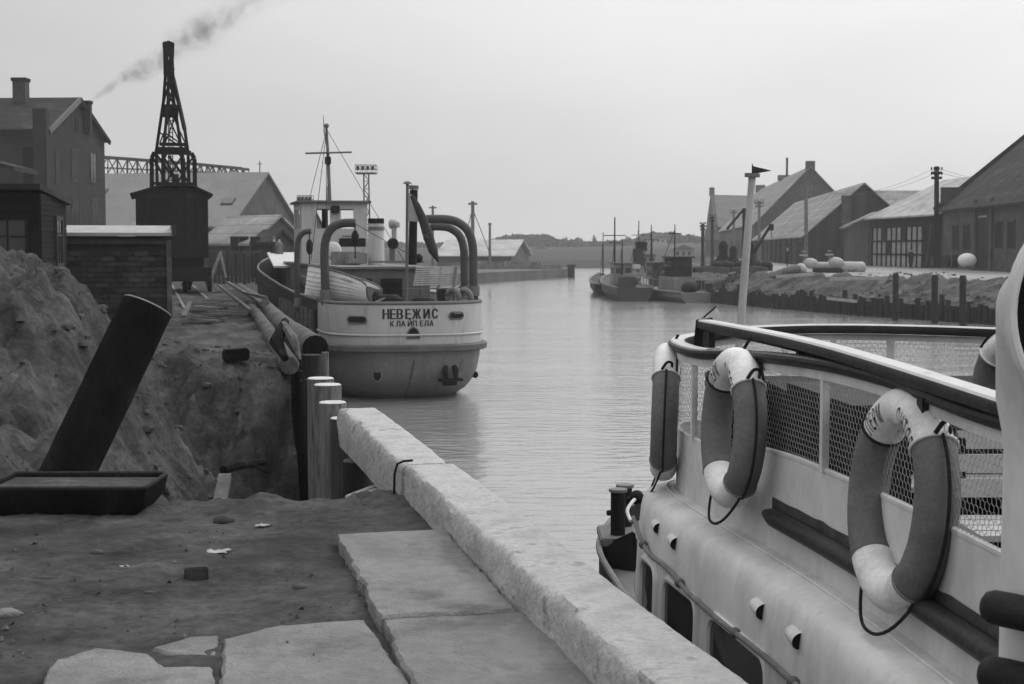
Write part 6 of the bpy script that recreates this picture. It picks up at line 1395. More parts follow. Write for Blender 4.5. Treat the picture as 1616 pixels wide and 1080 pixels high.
# posts
def post(i, w=.032, nm='rail_post', dpt=.03):
    a = off(i, 0, zbul(i)); b = off(i, 0, RP[i].z - .085); t_ = (RP[min(i + 1, NR - 1)] - RP[i - 1]); t_.z = 0; t_.normalize()
    MB().box((a + b) / 2, (w, dpt, (b - a).z), t_, NRM[i]).build(nm, CREAM, boat)
posts = []
def post_px(x, port=True, w=.032):
    rng = range(I0, 8 * 9) if port else range(8 * 9, 13 * 9)
    i = min(rng, key=lambda i: abs(808 + F_PX * RP[i].x / (RP[i].y * CP + (EYE - 3.2) * SP) - x)); post(i, w); posts.append(i)
for x in (1096, 1304): post_px(x)
posts += [I0]; post(I0)
for x in (1240, 1320, 1412): post_px(x, False, .045 if x == 1412 else .03)
for i in (idx_y(7.2, False), idx_y(5.9, False), idx_y(4.4, False), idx_y(3.0, False)): post(i); posts.append(i)
i = idx_y(8.3); 
# hexagonal wire netting in each bay
bays = sorted(set(posts + [NR - 1]))
def net(i0, i1):
    if i1 - i0 < 2: return
    m = MB(); L = cum[i1] - cum[i0]; cs = .033; rw = .0011
    def pos(u, v):   # u metres along, v 0..H
        s = cum[i0] + max(0, min(L, u)); k = i0
        while k < i1 - 1 and cum[k + 1] < s: k += 1
        f = (s - cum[k]) / max(1e-6, cum[k + 1] - cum[k]); a = RP[k].lerp(RP[k + 1], f); n_ = NRM[k]
        return Vector((a.x, a.y, v)) - n_ * .004
    z0_, z1_ = min(zbul(k) for k in range(i0, i1 + 1)) + .005, max(RP[k].z for k in range(i0, i1 + 1)) - .084
    nr = int((z1_ - z0_) / (cs * .75)) + 1; nc = int(L / cs)
    hh = cs * .5
    for r in range(nr):
        zc = z0_ + r * cs * .75
        for c in range(nc):
            u = (c + (.5 if r % 2 else 0)) * cs + cs / 2; jt = .002 * noise.noise(Vector((u * 40, zc * 40, i0)))
            # vertices of the cell: top, upper-left, lower-left (shared with neighbours)
            top = pos(u, zc + hh + jt); ul = pos(u - cs / 2, zc + hh / 2); ll = pos(u - cs / 2, zc - hh / 2 + jt); ur = pos(u + cs / 2, zc + hh / 2)
            ki = min(range(i0, i1 + 1), key=lambda k: abs(cum[k] - cum[i0] - u))
            if zc + hh > RP[ki].z - .07 or zc - hh < zbul(ki) - .012: continue
            for a, b in ((top, ul), (ul, ll), (top, ur)):
                d_ = (b - a); n_ = NRM[(i0 + i1) // 2]; s_ = d_.cross(n_).normalized() * rw; n2 = n_ * rw
                m.add([a - s_, a + s_ * .5 + n2, a + s_ * .5 - n2, b - s_, b + s_ * .5 + n2, b + s_ * .5 - n2], [(0, 1, 4, 3), (1, 2, 5, 4), (2, 0, 3, 5)])
    o = m.build('wire_netting', WIRE, boat, fix=False); stuff(o)
for a_, b_ in zip(bays, bays[1:]): net(a_, b_)
# roof of the lower cabin rolled over at its edge and cabin side down to the sponson
prof = [(0, 2.632), (.03, 2.632), (.05, 2.626), (.10, 2.622), (.14, 2.612), (.172, 2.59), (.192, 2.555), (.202, 2.51), (.208, 2.45), (.216, 2.36), (.224, 2.24), (.23, 2.10), (.232, 1.9), (.232, 1.3)]
MB().loft([[off(i, o, z) for o, z in prof] for i in range(NR)], False).build('cabin_side', CREAM, boat, smooth=True)
MB().tube([off(i, .052, 2.632) for i in range(NR)], .006, 6).build('gutter_seam', CREAM, boat, smooth=True)
# dark fender bar on the bulwark
ib0 = min(range(I0, 60), key=lambda i: abs(808 + F_PX * RP[i].x / (RP[i].y * CP + (EYE - 2.8) * SP) - 1222))
pts = [off(i, .035, 2.80) for i in range(I0 - 9, ib0 + 1)]
MB().tube(pts, [.042] * (len(pts) - 1) + [.02], 10).build('fender_bar', RAIL, boat, smooth=True)
MB().loft([[off(i, .004, 2.80), off(i, .004, 2.875 + .012 * noise.noise(Vector((i * .7, 0, 0))))] for i in range(I0 - 9, ib0 + 1)], False).build('tar_stain', mk('tar_smear', .06, .8, .4, 8), boat)
# upper deck planking and interior
dk = [off(i, -.02, 2.64) for i in range(NR)]; MB().add(dk, [tuple(range(NR))]).build('upper_deck', DECK, boat)
# lower cabin windows
def side_pt(s, z):   # s along the plan in metres measured from I0
    k = I0 - 9
    tgt = s
    while k < NR - 2 and cum[k + 1] < tgt: k += 1
    f = (tgt - cum[k]) / (cum[k + 1] - cum[k]); a = RP[k].lerp(RP[k + 1], f); n_ = NRM[k].lerp(NRM[k + 1], f)
    o = (.216 + (2.36 - z) * .0667 if z > 2.24 else .224 + (2.24 - z) / .14 * .006) if z > 2.1 else .232
    return Vector((a.x, a.y, z)) + n_ * o, n_
def s_of_px(x, z):
    best = min(range(0, 7 * 9 + 5), key=lambda i: abs(808 + F_PX * (RP[i].x + NRM[i].x * .23) / ((RP[i].y + NRM[i].y * .23) * CP + (EYE - z) * SP) - x)); return cum[best]
for (xa, xb) in ((1012, 1034), (1046, 1100), (1118, 1205)):
    sb, sa = sorted((s_of_px(xa, 2.05), s_of_px(xb, 2.0)))
    if sa - sb < .3: sb = sa - .34 if xa < 1020 else sb
    z1_, z0_ = 2.30, 1.84; c_ = []
    sc_, hw, hh_ = (sa + sb) / 2, (sa - sb) / 2, (z1_ - z0_) / 2; rr_ = min(.09, hw * .6)
    for sx, sz, a0 in ((1, 1, 0), (-1, 1, 90), (-1, -1, 180), (1, -1, 270)):
        for k in range(6): a = R(a0 + 18 * k); c_.append((sc_ + sx * (hw - rr_) + rr_ * math.cos(a), (z0_ + z1_) / 2 + sz * (hh_ - rr_) + rr_ * math.sin(a)))
    P_ = [side_pt(s, z) for s, z in c_]
    fr = MB().tube([p + n_ * .004 for p, n_ in P_], .022, 8, closed=True).build('cabin_window', CREAM, boat, smooth=True)
    cc, cn_ = side_pt(sc_, (z0_ + z1_) / 2)
    m = MB().add([p + n_ * .005 for p, n_ in P_] + [cc + cn_ * .005], [(k, (k + 1) % len(P_), len(P_)) for k in range(len(P_))]); m.build('pane', GLASS, fr)
    if xa == 1046: MB().bar(side_pt(sc_ + hw * .9, z0_ + .12)[0] + cn_ * .012, side_pt(sc_ - hw * .9, z0_ + .12)[0] + cn_ * .012, .02, .008).build('seat_glimpse', IRON, fr)
# rain pipe / hand line along the side
line = [(995, 822), (1002, 838), (1020, 869), (1037, 884), (1052, 897), (1066, 913), (1087, 936), (1107, 953), (1140, 981), (1170, 1007), (1192, 1027), (1220, 1051), (1250, 1078)]
hl = []
for (x, y) in line:
    # intersect the view ray with the cabin side around z ~ 2.3
    best = None
    for zc in [2.2 + .01 * k for k in range(45)]:
        i = min(range(0, 7 * 9), key=lambda i: abs(808 + F_PX * (RP[i].x + NRM[i].x * .245) / ((RP[i].y + NRM[i].y * .245) * CP + (EYE - zc) * SP) - x)); p = off(i, .243, zc)
        yy = 540 - F_PX * (-(EYE - p.z) * CP + p.y * SP) / (p.y * CP + (EYE - p.z) * SP)
        if best is None or abs(yy - y) < best[0]: best = (abs(yy - y), p)
    hl.append(best[1])
hl2 = [hl[0] + Vector((-.02, 0, .02))] + hl[1:] + [hl[-1] + (hl[-1] - hl[-3]) * 1.6]
hl2 = cr([h for k, h in enumerate(hl2) if k % 2 == 0 or k == len(hl2) - 1], 5)
MB().tube(hl2, .0125, 8).build('hand_line', mk('line_grey', .16, .7, .3, 10, bump=.3), boat, smooth=True)
for f in (.12, .38, .62, .85): p = hl2[int(f * len(hl2))]; MB().sphere(p, .026, 10, 6).build('line_bracket', GREYPAINT, boat, smooth=True)
# half-round scuppers
def scupper(x, y, sz):
    best = None
    for k_, (o, z) in enumerate(prof[6:12]):
        pass
    for zz in [2.24 + .01 * k for k in range(33)]:
        o = .202 + (2.51 - zz) * .08
        i = min(range(0, 7 * 9 + 3), key=lambda i: abs(808 + F_PX * (RP[i].x + NRM[i].x * o) / ((RP[i].y + NRM[i].y * o) * CP + (EYE - zz) * SP) - x)); p = off(i, o, zz)
        yy = 540 - F_PX * (-(EYE - p.z) * CP + p.y * SP) / (p.y * CP + (EYE - p.z) * SP)
        if best is None or abs(yy - y) < best[0]: best = (abs(yy - y), p, NRM[i])
    p, n_ = best[1], best[2]; t_ = Vector((n_.y, -n_.x, 0))    # towards the bow/away
    r_ = sz; rings = []
    for f in (0, 1):      # half tube pointing outward and down; open end facing aft (towards the camera side)
        pass
    ax = (t_ * -1.0 if t_.y > 0 else t_); L = sz * 2.5
    r_ = sz * 1.15; L = sz * 3.8; a0 = p - ax * L * .5 - n_ * .006; rings = []
    for f in (0, .15, 1.0):
        c = a0 + ax * L * f; rr_ = r_ * (.55 if f == 0 else (.85 if f == .15 else 1)); ring = []
        for k in range(10): a = math.pi * k / 9; ring.append(c + n_ * math.sin(a) * rr_ * 1.15 + Vector((0, 0, math.cos(a) * rr_ + (1 - f) * .012)))
        rings.append(ring)
    o_ = MB().loft(rings, True, True, False).build('scupper_hood', CREAM, boat, smooth=True)
    c = a0 + ax * (L + .001); MB().add([c - ax * .012 + n_ * math.sin(math.pi * k / 9) * r_ * 1.0 + Vector((0, 0, math.cos(math.pi * k / 9) * r_ * .9)) for k in range(10)], [tuple(range(10))]).build('scupper_mouth', BLACK, o_)
for (x, y, s_) in ((1034, 829, .028), (1060, 855, .030), (1194, 961, .033), (1255, 1009, .033)): scupper(x, y, s_)
# hull and bow
HP = cr([(1.50, 1.0, 0), (1.40, 2.5, 0), (1.27, 4.2, 0), (1.12, 5.9, 0), (.93, 6.8, 0), (.80, 7.6, 0), (.66, 9.0, 0), (.62, 10.0, 0), (.86, 11.0, 0), (1.30, 11.8, 0), (1.92, 12.35, 0), (2.62, 11.9, 0), (3.2, 11.0, 0), (3.65, 9.8, 0), (4.0, 8, 0), (4.25, 5.5, 0), (4.4, 2.5, 0), (4.45, 1, 0)], 7)
def hp_ring(k, z, sh=0.0):
    out = []
    for p in HP:
        c = Vector((2.78 - .09 * (p.y - 3), p.y, 0)); sf = sst(8.5, 12.3, p.y); v = c + (Vector((p.x, p.y, 0)) - c) * k; yb_ = 8.5 + (p.y - 8.5) * (1 - sh) if p.y > 8.5 else p.y; out.append(Vector((v.x, yb_, z + .12 * sf * (z > 1))))
    return out
MB().loft([hp_ring(.7, -.6, .2), hp_ring(.86, .2, .1), hp_ring(.95, 1.0, .04), hp_ring(1.0, 1.62), hp_ring(1.0, 1.86), hp_ring(.985, 1.86), hp_ring(.985, 1.7)], False).build('hull', DARKHULL, boat, smooth=True)
MB().tube([p + Vector((0, 0, 0)) for p in hp_ring(1.003, 1.45)], .035, 8).build('rub_strake', RAIL, boat, smooth=True)
MB().tube(hp_ring(1.0, 1.875), .022, 8).build('gunwale_cap', GREYIRON, boat, smooth=True)
fd = hp_ring(.985, 1.72); MB().add(fd, [tuple(range(len(fd)))]).build('fore_deck', GREYIRON, boat)
# bow wing carrying the twin bitts
pb = at(975, 846, 10.0)
MB().box(pb + Vector((.05, .1, -.02)), (.36, .5, .06)).build('bitt_plate', GREYPAINT, boat, bevel=.01)
MB().hexa([at(948, 862, 9.9) + Vector((0, 0, -.75)), at(1002, 858, 9.7) + Vector((.1, 0, -.75)), at(1002, 850, 10.6) + Vector((.1, 0, -.75)), at(948, 862, 10.5) + Vector((0, 0, -.75)), at(948, 862, 9.9), at(1002, 838, 9.7), at(1002, 836, 10.6), at(952, 855, 10.5)]).build('bow_wing', DARKHULL, boat, bevel=.015)
for (dx_, dy_, y_, nm) in ((0, 0, 776, 0), (.075, .32, 769, 1)):
    b_ = pb + Vector((dx_, dy_, 0)); zt = at(975, y_, b_.y).z
    m_ = MB().tube([b_, Vector((b_.x, b_.y, zt))], .052, 16).build('bitt', IRON, boat, smooth=True); MB().tube([Vector((b_.x, b_.y, zt)), Vector((b_.x, b_.y, zt + .02))], .066, 16).build('bitt_cap', GREYIRON, m_, smooth=True); MB().tube([b_ + Vector((-.055, -.02, .17)), b_ + Vector((-.075, -.03, .17))], .02, 8).build('bitt_pin', IRON, m_)
MB().sphere(at(1005, 785, 9.6), .05, 12, 8).build('lamp_knob', IRON, boat, smooth=True)
MB().tube(cr([at(995, 822, 9.3), at(990, 806, 9.4), at(998, 792, 9.5), at(1004, 787, 9.6)], 6), .012, 8).build('hose_bend', CREAM, boat, smooth=True)
MB().tube(cr([at(990, 790, 9.7), at(995, 787, 9.7), at(1000, 788, 9.6)], 4), .02, 8).build('shackle', IRON, boat, smooth=True)
MB().tube(cr([at(1008, 890, 8.9), at(1002, 912, 8.8), at(1004, 940, 8.6), at(1018, 968, 8.3)], 6), .008, 6).build('mooring_wire', GREYPAINT, boat, smooth=True)
# jackstaff with pennant
js = thing('jackstaff', 'pale wooden jackstaff leaning right above the bow rail', 'flagstaff', at(1168, 560, 10.2).to_tuple())
a_ = Vector(at(1160, 620, 10.2)); a_ = at(1163, 590, 10.2); b_ = at(1187, 278, 10.2); dn = (a_ - b_).normalized(); a_ = b_ + dn * ((b_.z - 1.75) / -dn.z)
MB().tube([a_, b_], [.034, .026], 12).build('staff', mk('pale_staff', .36, .6, .15, 4, bump=.1, stretch=(3, 3, .5)), js, smooth=True)
MB().tube([b_ + Vector((0, 0, -.008)), b_ + Vector((.001, 0, .018))], .055, 14).build('cap', GREYIRON, js, smooth=True)
MB().tube([b_ + Vector((.0, 0, .01)), b_ + Vector((.0, 0, .085))], .004, 6).build('pin', IRON, js)
pn = thing('pennant', 'small dark triangular pennant on top of the jackstaff', 'flag', b_.to_tuple()); vs = []
c0, c1, c2 = at(1188, 262, 10.2), at(1218, 270, 10.25), at(1187, 275, 10.2)
n = 8; vs = []; fs = []
for i in range(n + 1):
    f = i / n; t0 = c0.lerp(c1, f); b0 = c2.lerp(c1, f); wv_ = Vector((0, .012 * math.sin(f * 7), 0)); vs += [t0 + wv_, b0 + wv_, t0 + wv_ + Vector((0, .004, 0)), b0 + wv_ + Vector((0, .004, 0))]
for i in range(n): k = i * 4; fs += [(k, k + 1, k + 5, k + 4), (k + 2, k + 6, k + 7, k + 3)]
MB().add(vs, fs).build('cloth', FLAGD, pn, fix=False)
# ---- interior furniture seen through the netting
def bench2(y, x0, x1, label, tall=True):
    t_ = thing('slatted_bench', label, 'bench', ((x0 + x1) / 2, y, 2.64), 0, 'slatted benches on the upper deck')
    for k in range(4): MB().bar((x0, y + k * .1, 3.0), (x1, y + k * .1, 3.0), .085, .022).build('seat_slat', mk('seat_pale', .40, .6, .1, 4, bump=.1), t_)
    for k in range(3): MB().bar((x0, y + .42 + k * .015, 3.1 + k * .09), (x1, y + .42 + k * .015, 3.1 + k * .09), .02, .07).build('back_slat', MATS['seat_pale'], t_)
    for x in (x0 + .08, (x0 + x1) / 2, x1 - .08): MB().bar((x, y + .02, 2.65), (x, y + .1, 2.98), .03, .03).bar((x, y + .38, 2.65), (x, y + .46, 3.33), .03, .03).bar((x, y + .03, 2.72), (x, y + .4, 2.97), .02, .02).build('seat_leg', IRON, t_)
bench2(4.9, 1.62, 3.0, 'slatted pale deck bench nearest the camera behind the largest lifebuoy'); bench2(5.9, 1.55, 3.1, 'second slatted deck bench behind the netting'); bench2(3.85, 1.75, 3.0, 'slatted deck bench partly hidden by the white ventilator')
t_ = thing('dark_filler_box', 'dark box added on the upper deck to darken the view behind the netting between two lifebuoys', 'locker', (1.9, 7.0, 2.64)); MB().box((2.15, 7.05, 2.95), (1.5, 1.7, .62)).build('body', DARKHULL, t_, bevel=.02); MB().box((2.15, 7.05, 3.275), (1.56, 1.76, .03)).build('lid', IRON, t_); MB().box((1.75, 6.19, 3.05), (.08, .03, .02)).build('handle', IRON, t_)  # dark box added so the view through the netting stays dark
t_ = thing('dark_filler_box', 'long dark box added behind the netting against the inside of the port bulwark', 'locker', (1.35, 6.2, 2.64)); MB().hexa([Vector(p) for p in ((1.28, 6.6, 2.65), (1.35, 5.6, 2.65), (1.6, 5.65, 2.65), (1.5, 6.65, 2.65), (1.28, 6.6, 3.38), (1.35, 5.6, 3.38), (1.6, 5.65, 3.38), (1.5, 6.65, 3.38))]).build('body', DARKHULL, t_)  # second dark box added behind the netting
t_ = MB().box((1.2, 7.55, 3.0), (.25, .7, .65)).build('gear_box', DARKHULL, None, bevel=.01); tag(t_, 'dark gear box inside the bow corner of the upper deck', 'box')
# ---- lifebuoys
def lifebuoy(c, normal, label, tilt=0.0, Rm=.325, r_=.075, text=('ЛЕРМ', 'ОНТОВ'), rot=0.0, loops=True, gap=.1):
    n_ = Vector(normal).normalized(); up = (Vector((0, 0, 1)) - n_ * n_.z).normalized(); rt = up.cross(n_).normalized()   # rt: to the right when looking at the face
    M = Matrix.Rotation(rot, 3, n_); up = M @ up; rt = M @ rt
    t_ = thing('lifebuoy', label, 'lifebuoy', c, 0, 'lifebuoys hung along the rail of the passenger boat')
    def tp(a, b, rr_=r_, R_=Rm):    # a: angle from top clockwise; b: around the tube (0 = outward face)
        rad = up * math.cos(a) + rt * math.sin(a)
        return Vector(c) + rad * (R_ + rr_ * math.sin(b)) + n_ * rr_ * math.cos(b)
    def arc(a0, a1, rr_, nm, mat):
        N = max(6, int(abs(a1 - a0) / .1)); rings = []
        for i in range(N + 1):
            a = a0 + (a1 - a0) * i / N; w_ = rr_ * (1 + .012 * noise.noise(Vector((a * 6, 0, 3)))); rings.append([tp(a, 2 * math.pi * k / 22, w_ * (1 + .010 * noise.noise(Vector((a * 14, k * .8, 1))))) for k in range(22)])
        return MB().loft(rings, True, True, True).build(nm, mat, t_, smooth=True)
    A1, A2 = R(48), R(140)
    arc(A1, A2, r_, 'red_section', CANVAS); arc(-A1, -A2, r_, 'red_section', CANVAS)
    arc(-A1 - .01, A1 + .01, r_ * 1.012, 'white_section', CANVASW); arc(A2 - .01, 2 * math.pi - A2 + .01, r_ * 1.012, 'white_section', CANVASW)
    for a in (A1, -A1, A2, -A2): MB().tube([tp(a, 2 * math.pi * k / 22, r_ * 1.02) for k in range(22)], .004, 5, closed=True).build('seam', GREYPAINT, t_, smooth=True)
    # lettering bent round the ring
    if text:
        sz = .070
        for part_, a_c in ((text[0], R(-32)), (text[1], R(30))):
            ws = []
            for ch in part_: vs, fs = text_geo(ch, sz); xs = [v.x for v in vs]; ws.append((vs, fs, min(xs), max(xs), min(v.y for v in vs), max(v.y for v in vs)))
            gapw = .013; tot = sum(w_[3] - w_[2] for w_ in ws) * .66 + gapw * (len(ws) - 1); u = -tot / 2
            for vs, fs, x0_, x1_, y0_, y1_ in ws:
                out = []
                for v in vs:
                    uu = u + (v.x - x0_) * .66; a = a_c + uu / (Rm - .01); b = ((v.y - (y0_ + y1_) / 2) * 1.35) / r_ - .25; out.append(tp(a, b, r_ * 1.012 + .0025))
                MB().add(out, fs).build('letter', LETTER, t_, fix=False); u += (x1_ - x0_) * .66 + gapw
    # grab line round the outside: four loops fastened at the seams
    anch = [A1, A2, 2 * math.pi - A2, 2 * math.pi - A1]
    for a0, a1, sl in ((A1, A2, .02), (A2, 2 * math.pi - A2, .075), (2 * math.pi - A2, 2 * math.pi - A1, .015), (-A1, A1, .0)):
        if sl == 0.0:
            pts = [tp(a0 + (a1 - a0) * k / 16, math.pi * .75, r_ * 1.1) for k in range(17)]
        else:
            pts = []
            for k in range(19):
                f = k / 18; a = a0 + (a1 - a0) * f; p = tp(a, math.pi * .5, r_ * 1.08); sag = 4 * f * (1 - f)
                if sl > .05:
                    pa, pb_ = tp(a0, math.pi * .5, r_ * 1.05), tp(a1, math.pi * .5, r_ * 1.05); p = pa.lerp(pb_, f) - Vector((0, 0, (abs(pa.z - (Vector(c).z - Rm - r_)) + sl) * (1 - abs(2 * f - 1) ** 2.4))) + n_ * (.01 + .07 * sag)
                else: p += (up * math.cos(a) + rt * math.sin(a)) * sl * sag
                pts.append(p)
        MB().tube(pts, .0065, 7).build('grab_line', ROPE, t_, smooth=True)
    for a in (A1, 2 * math.pi - A1): MB().tube([tp(a, 2 * math.pi * k / 22, r_ * 1.05) for k in range(22)], .006, 6, closed=True).build('lashing', ROPE if a != A1 else CANVASW, t_, smooth=True)
    if loops:
        p = tp(A1, math.pi * .4, r_ * 1.1); MB().tube(cr([p, p + Vector((.03, 0, .04)), p + Vector((.06, .02, .03)), p + Vector((.05, .03, -.03))], 5), .008, 6).build('lanyard', ROPE, t_, smooth=True)
    top = Vector(c) + up * (Rm + r_); MB().tube([top + Vector((0, 0, -.02)) - n_ * .02, top - n_ * .06 + Vector((0, 0, .05))], .008, 6).build('hook', IRON, t_)
    return t_
c3 = at(1421, 788, 4.95); c2 = at(1156, 675, 6.68); c1 = at(1050, 650, 8.2)
def dirn(deg): return Vector((-math.cos(R(deg)), -math.sin(R(deg)), 0))    # face normal: 0 = straight left, + towards the camera
lifebuoy(c3, dirn(5) + Vector((0, 0, .10)), 'largest lifebuoy in view, hung nearest the camera with its white top lettered')
lifebuoy(c2, dirn(6) + Vector((0, 0, .06)), 'middle lifebuoy of the port rail, a rope loop over its lettered top', Rm=.305)
lifebuoy(c1, dirn(-7) + Vector((0, 0, .03)), 'farthest lifebuoy at the bow corner, seen edge-on above the water')
p_ = at(1610, 628, 6.8); lifebuoy(p_, (.97, .25, 0), 'lifebuoy on the far starboard rail half hidden by the white ventilator', text=None, Rm=.28)
# ---- cowl ventilator and rollers at the right border
cv = thing('cowl_ventilator', 'large white cowl ventilator on a pipe cut by the right border', 'ventilator', (1.43, 3.72, 1.6))
pc = at(1643, 800, 3.80); pc = Vector((pc.x, 3.80, 0)); rp = .100
MB().tube([pc + Vector((0, 0, 1.6)), pc + Vector((0, 0, 3.42))], rp, 32).build('pipe', CREAM, cv, smooth=True)
MB().tube([pc + Vector((-rp * .35, -rp * .95, 1.8)), pc + Vector((-rp * .35, -rp * .95, 3.4))], .004, 6).build('pipe_seam', GREYPAINT, cv)
fdir = Vector((.22, -.975, 0)).normalized(); bc = at(1757, 490, 3.62); path = [pc + Vector((0, 0, 3.415)), pc + Vector((.005, 0, 3.48)), pc + Vector((.02, .01, 3.58)), bc - fdir * .17 + Vector((0, 0, -.06)), bc - fdir * .10 + Vector((0, 0, -.02)), bc - fdir * .04, bc]
rad = [rp * 1.0, rp * 1.05, rp * 1.4, .215, .25, .275, .292]
rings = []
ups = [Vector((0, 0, 1)), Vector((0, 0, 1)), Vector((fdir.x * .25, fdir.y * .25, 1)).normalized(), Vector((fdir.x * .8, fdir.y * .8, .6)).normalized(), fdir, fdir, fdir]
sidev = Vector((-fdir.y, fdir.x, 0)).normalized()
for p, r_, ax in zip(path, rad, ups):
    e2_ = ax.cross(sidev).normalized(); rings.append([p + (sidev * math.cos(2 * math.pi * k / 40) + e2_ * math.sin(2 * math.pi * k / 40)) * r_ for k in range(40)])
inner = []
for p, r_, ax in list(zip(path, rad, ups))[::-1][:5]:
    e2_ = ax.cross(sidev).normalized(); inner.append([p + (sidev * math.cos(2 * math.pi * k / 40) + e2_ * math.sin(2 * math.pi * k / 40)) * (r_ - .012) for k in range(40)])
MB().loft(rings).build('cowl', CREAM, cv, smooth=True); MB().loft(inner, True, False, True).build('cowl_inside', mk('cowl_dark_inside', .02, .8, .2, 3), cv, smooth=True)
e2_ = fdir.cross(sidev).normalized(); MB().tube([path[-1] + (sidev * math.cos(2 * math.pi * k / 48) + e2_ * math.sin(2 * math.pi * k / 48)) * .292 for k in range(48)], .016, 8, closed=True).build('rim', CREAM, cv, smooth=True)
for k, (x, y, r_, lab) in enumerate([(1566, 958, .046, 'upper dark rubber-like fender roll lashed below the ventilator pipe'), (1562, 1064, .050, 'lower dark fender roll at the bottom right corner')]):
    t_ = thing('fender_roll', lab, 'fender', at(x, y, 3.7).to_tuple(), 0, 'dark fender rolls below the ventilator'); a_ = at(x, y, 3.72); b_ = a_ + Vector((.50, -.30, -.05)); d_ = (b_ - a_).normalized()
    MB().tube([a_ - d_ * .03, a_ - d_ * .02, a_, a_ + d_ * .04, b_], [r_ * .4, r_ * .8, r_, r_ * 1.02, r_], 20).build('roll', mk('fender_black', .016, .55, .4, 6, bump=.3, stain=.22, stain_at=.66, stain_scale=9), t_, smooth=True)
    MB().tube([a_ + d_ * .10, a_ + d_ * .125], r_ * 1.05, 20).build('band', GREYIRON, t_, smooth=True)
# ================================================================== PEOPLE
def person(label, feet, h_, face=0.0, coat=COAT, hat=COAT, arms=None, group=None, cat='person'):
    """figure of height h_ standing at `feet`, facing angle `face` (0 = towards the camera, -Y)"""
    t = thing('person', label, cat, feet, face, group)
    F = Vector(feet); k = h_ / 1.75
    def V(x, y, z): return F + Matrix.Rotation(face, 3, 'Z') @ Vector((x * k, y * k, z * k))
    me = bpy.data.meshes.new('body')
    J = [V(0, 0, .95), V(0, 0, 1.15), V(0, 0, 1.40), V(0, 0, 1.50), V(0, -.01, 1.58), V(0, -.01, 1.70), V(.10, 0, .90), V(.115, -.02, .50), V(.12, .02, .08), V(.12, -.12, .04), V(-.10, 0, .90), V(-.115, -.03, .50), V(-.12, 0, .08), V(-.12, -.14, .04),
         V(.19, 0, 1.40), V(.25, .02, 1.12), V(.24, -.08, .88), V(.235, -.11, .80), V(-.19, 0, 1.40), V(-.25, .02, 1.12), V(-.23, -.1, .90), V(-.225, -.13, .82)]
    E = [(0, 1), (1, 2), (2, 3), (3, 4), (4, 5), (0, 6), (6, 7), (7, 8), (8, 9), (0, 10), (10, 11), (11, 12), (12, 13), (2, 14), (14, 15), (15, 16), (16, 17), (2, 18), (18, 19), (19, 20), (20, 21)]
    RR = [.15, .15, .15, .06, .085, .07, .095, .065, .045, .04, .095, .065, .045, .04, .07, .05, .038, .04, .07, .05, .038, .04]
    me.from_pydata([tuple(j) for j in J], E, []); ob = bpy.data.objects.new('tmp', me); COL.objects.link(ob)
    sk = ob.modifiers.new('skin', 'SKIN'); 
    for i, r_ in enumerate(RR): me.skin_vertices[0].data[i].radius = (r_ * k, r_ * k * .85)
    me.skin_vertices[0].data[0].use_root = True
    sb = ob.modifiers.new('sub', 'SUBSURF'); sb.levels = 1; sb.render_levels = 1
    dg = bpy.context.evaluated_depsgraph_get(); dg.update(); m2 = bpy.data.meshes.new_from_object(ob.evaluated_get(dg)); bpy.data.objects.remove(ob, do_unlink=True)
    m2.name = 'body'; m2.materials.clear(); m2.materials.append(coat); m2.materials.append(SKIN)
    top = V(0, 0, 1.49).z
    for p in m2.polygons: p.material_index = 1 if p.center.z > top else 0; p.use_smooth = True
    link('body', m2, t)
    m = MB(); rings = []
    for z, rx, ry in ((.52, .24, .19), (.75, .215, .17), (1.0, .185, .145), (1.2, .195, .15), (1.38, .20, .14), (1.47, .10, .09)):
        rings.append([V(rx * math.cos(2 * math.pi * q_ / 14), ry * math.sin(2 * math.pi * q_ / 14), z + .01 * math.sin(q_ * 2)) for q_ in range(14)])
    m.loft(rings, True, True, True).build('coat', coat, t, smooth=True)
    m = MB(); m.loft([[V(rx * math.cos(2 * math.pi * q_ / 12), -.01 + rx * 1.1 * math.sin(2 * math.pi * q_ / 12), z) for q_ in range(12)] for z, rx in ((1.665, .10), (1.70, .108), (1.75, .095), (1.775, .04))], True, True, True); m.build('hat', hat, t, smooth=True)
    MB().sphere(V(0, -.10, 1.62), .014 * k, 6, 4).build('nose', SKIN, t)
    return t
person('person in a dark coat and hat standing before the half-timbered store', (at(1437, 420, 126).x, 126, QR + .0), 1.75, R(10))
person('person in dark clothes with a pale cap beside the timber warehouse opening', (at(1242, 419, 140).x, 140, QR), 1.8, R(70), hat=PALECAP)
fz = 3.62
pA = sp(30.5, .2, 3.66); a_ = at(434, 424, pA.y)
person('person on the ship fore deck bending over gear, left of the pair', (at(433, 424, 68).x, 68, at(433, 424, 68).z), 1.5, R(160), coat=COAT, hat=COATM)
person('person in a lighter jacket on the ship fore deck, right of the pair', (at(441, 424, 67).x, 67, at(441, 424, 67).z), 1.45, R(200), coat=COATM, hat=COAT)
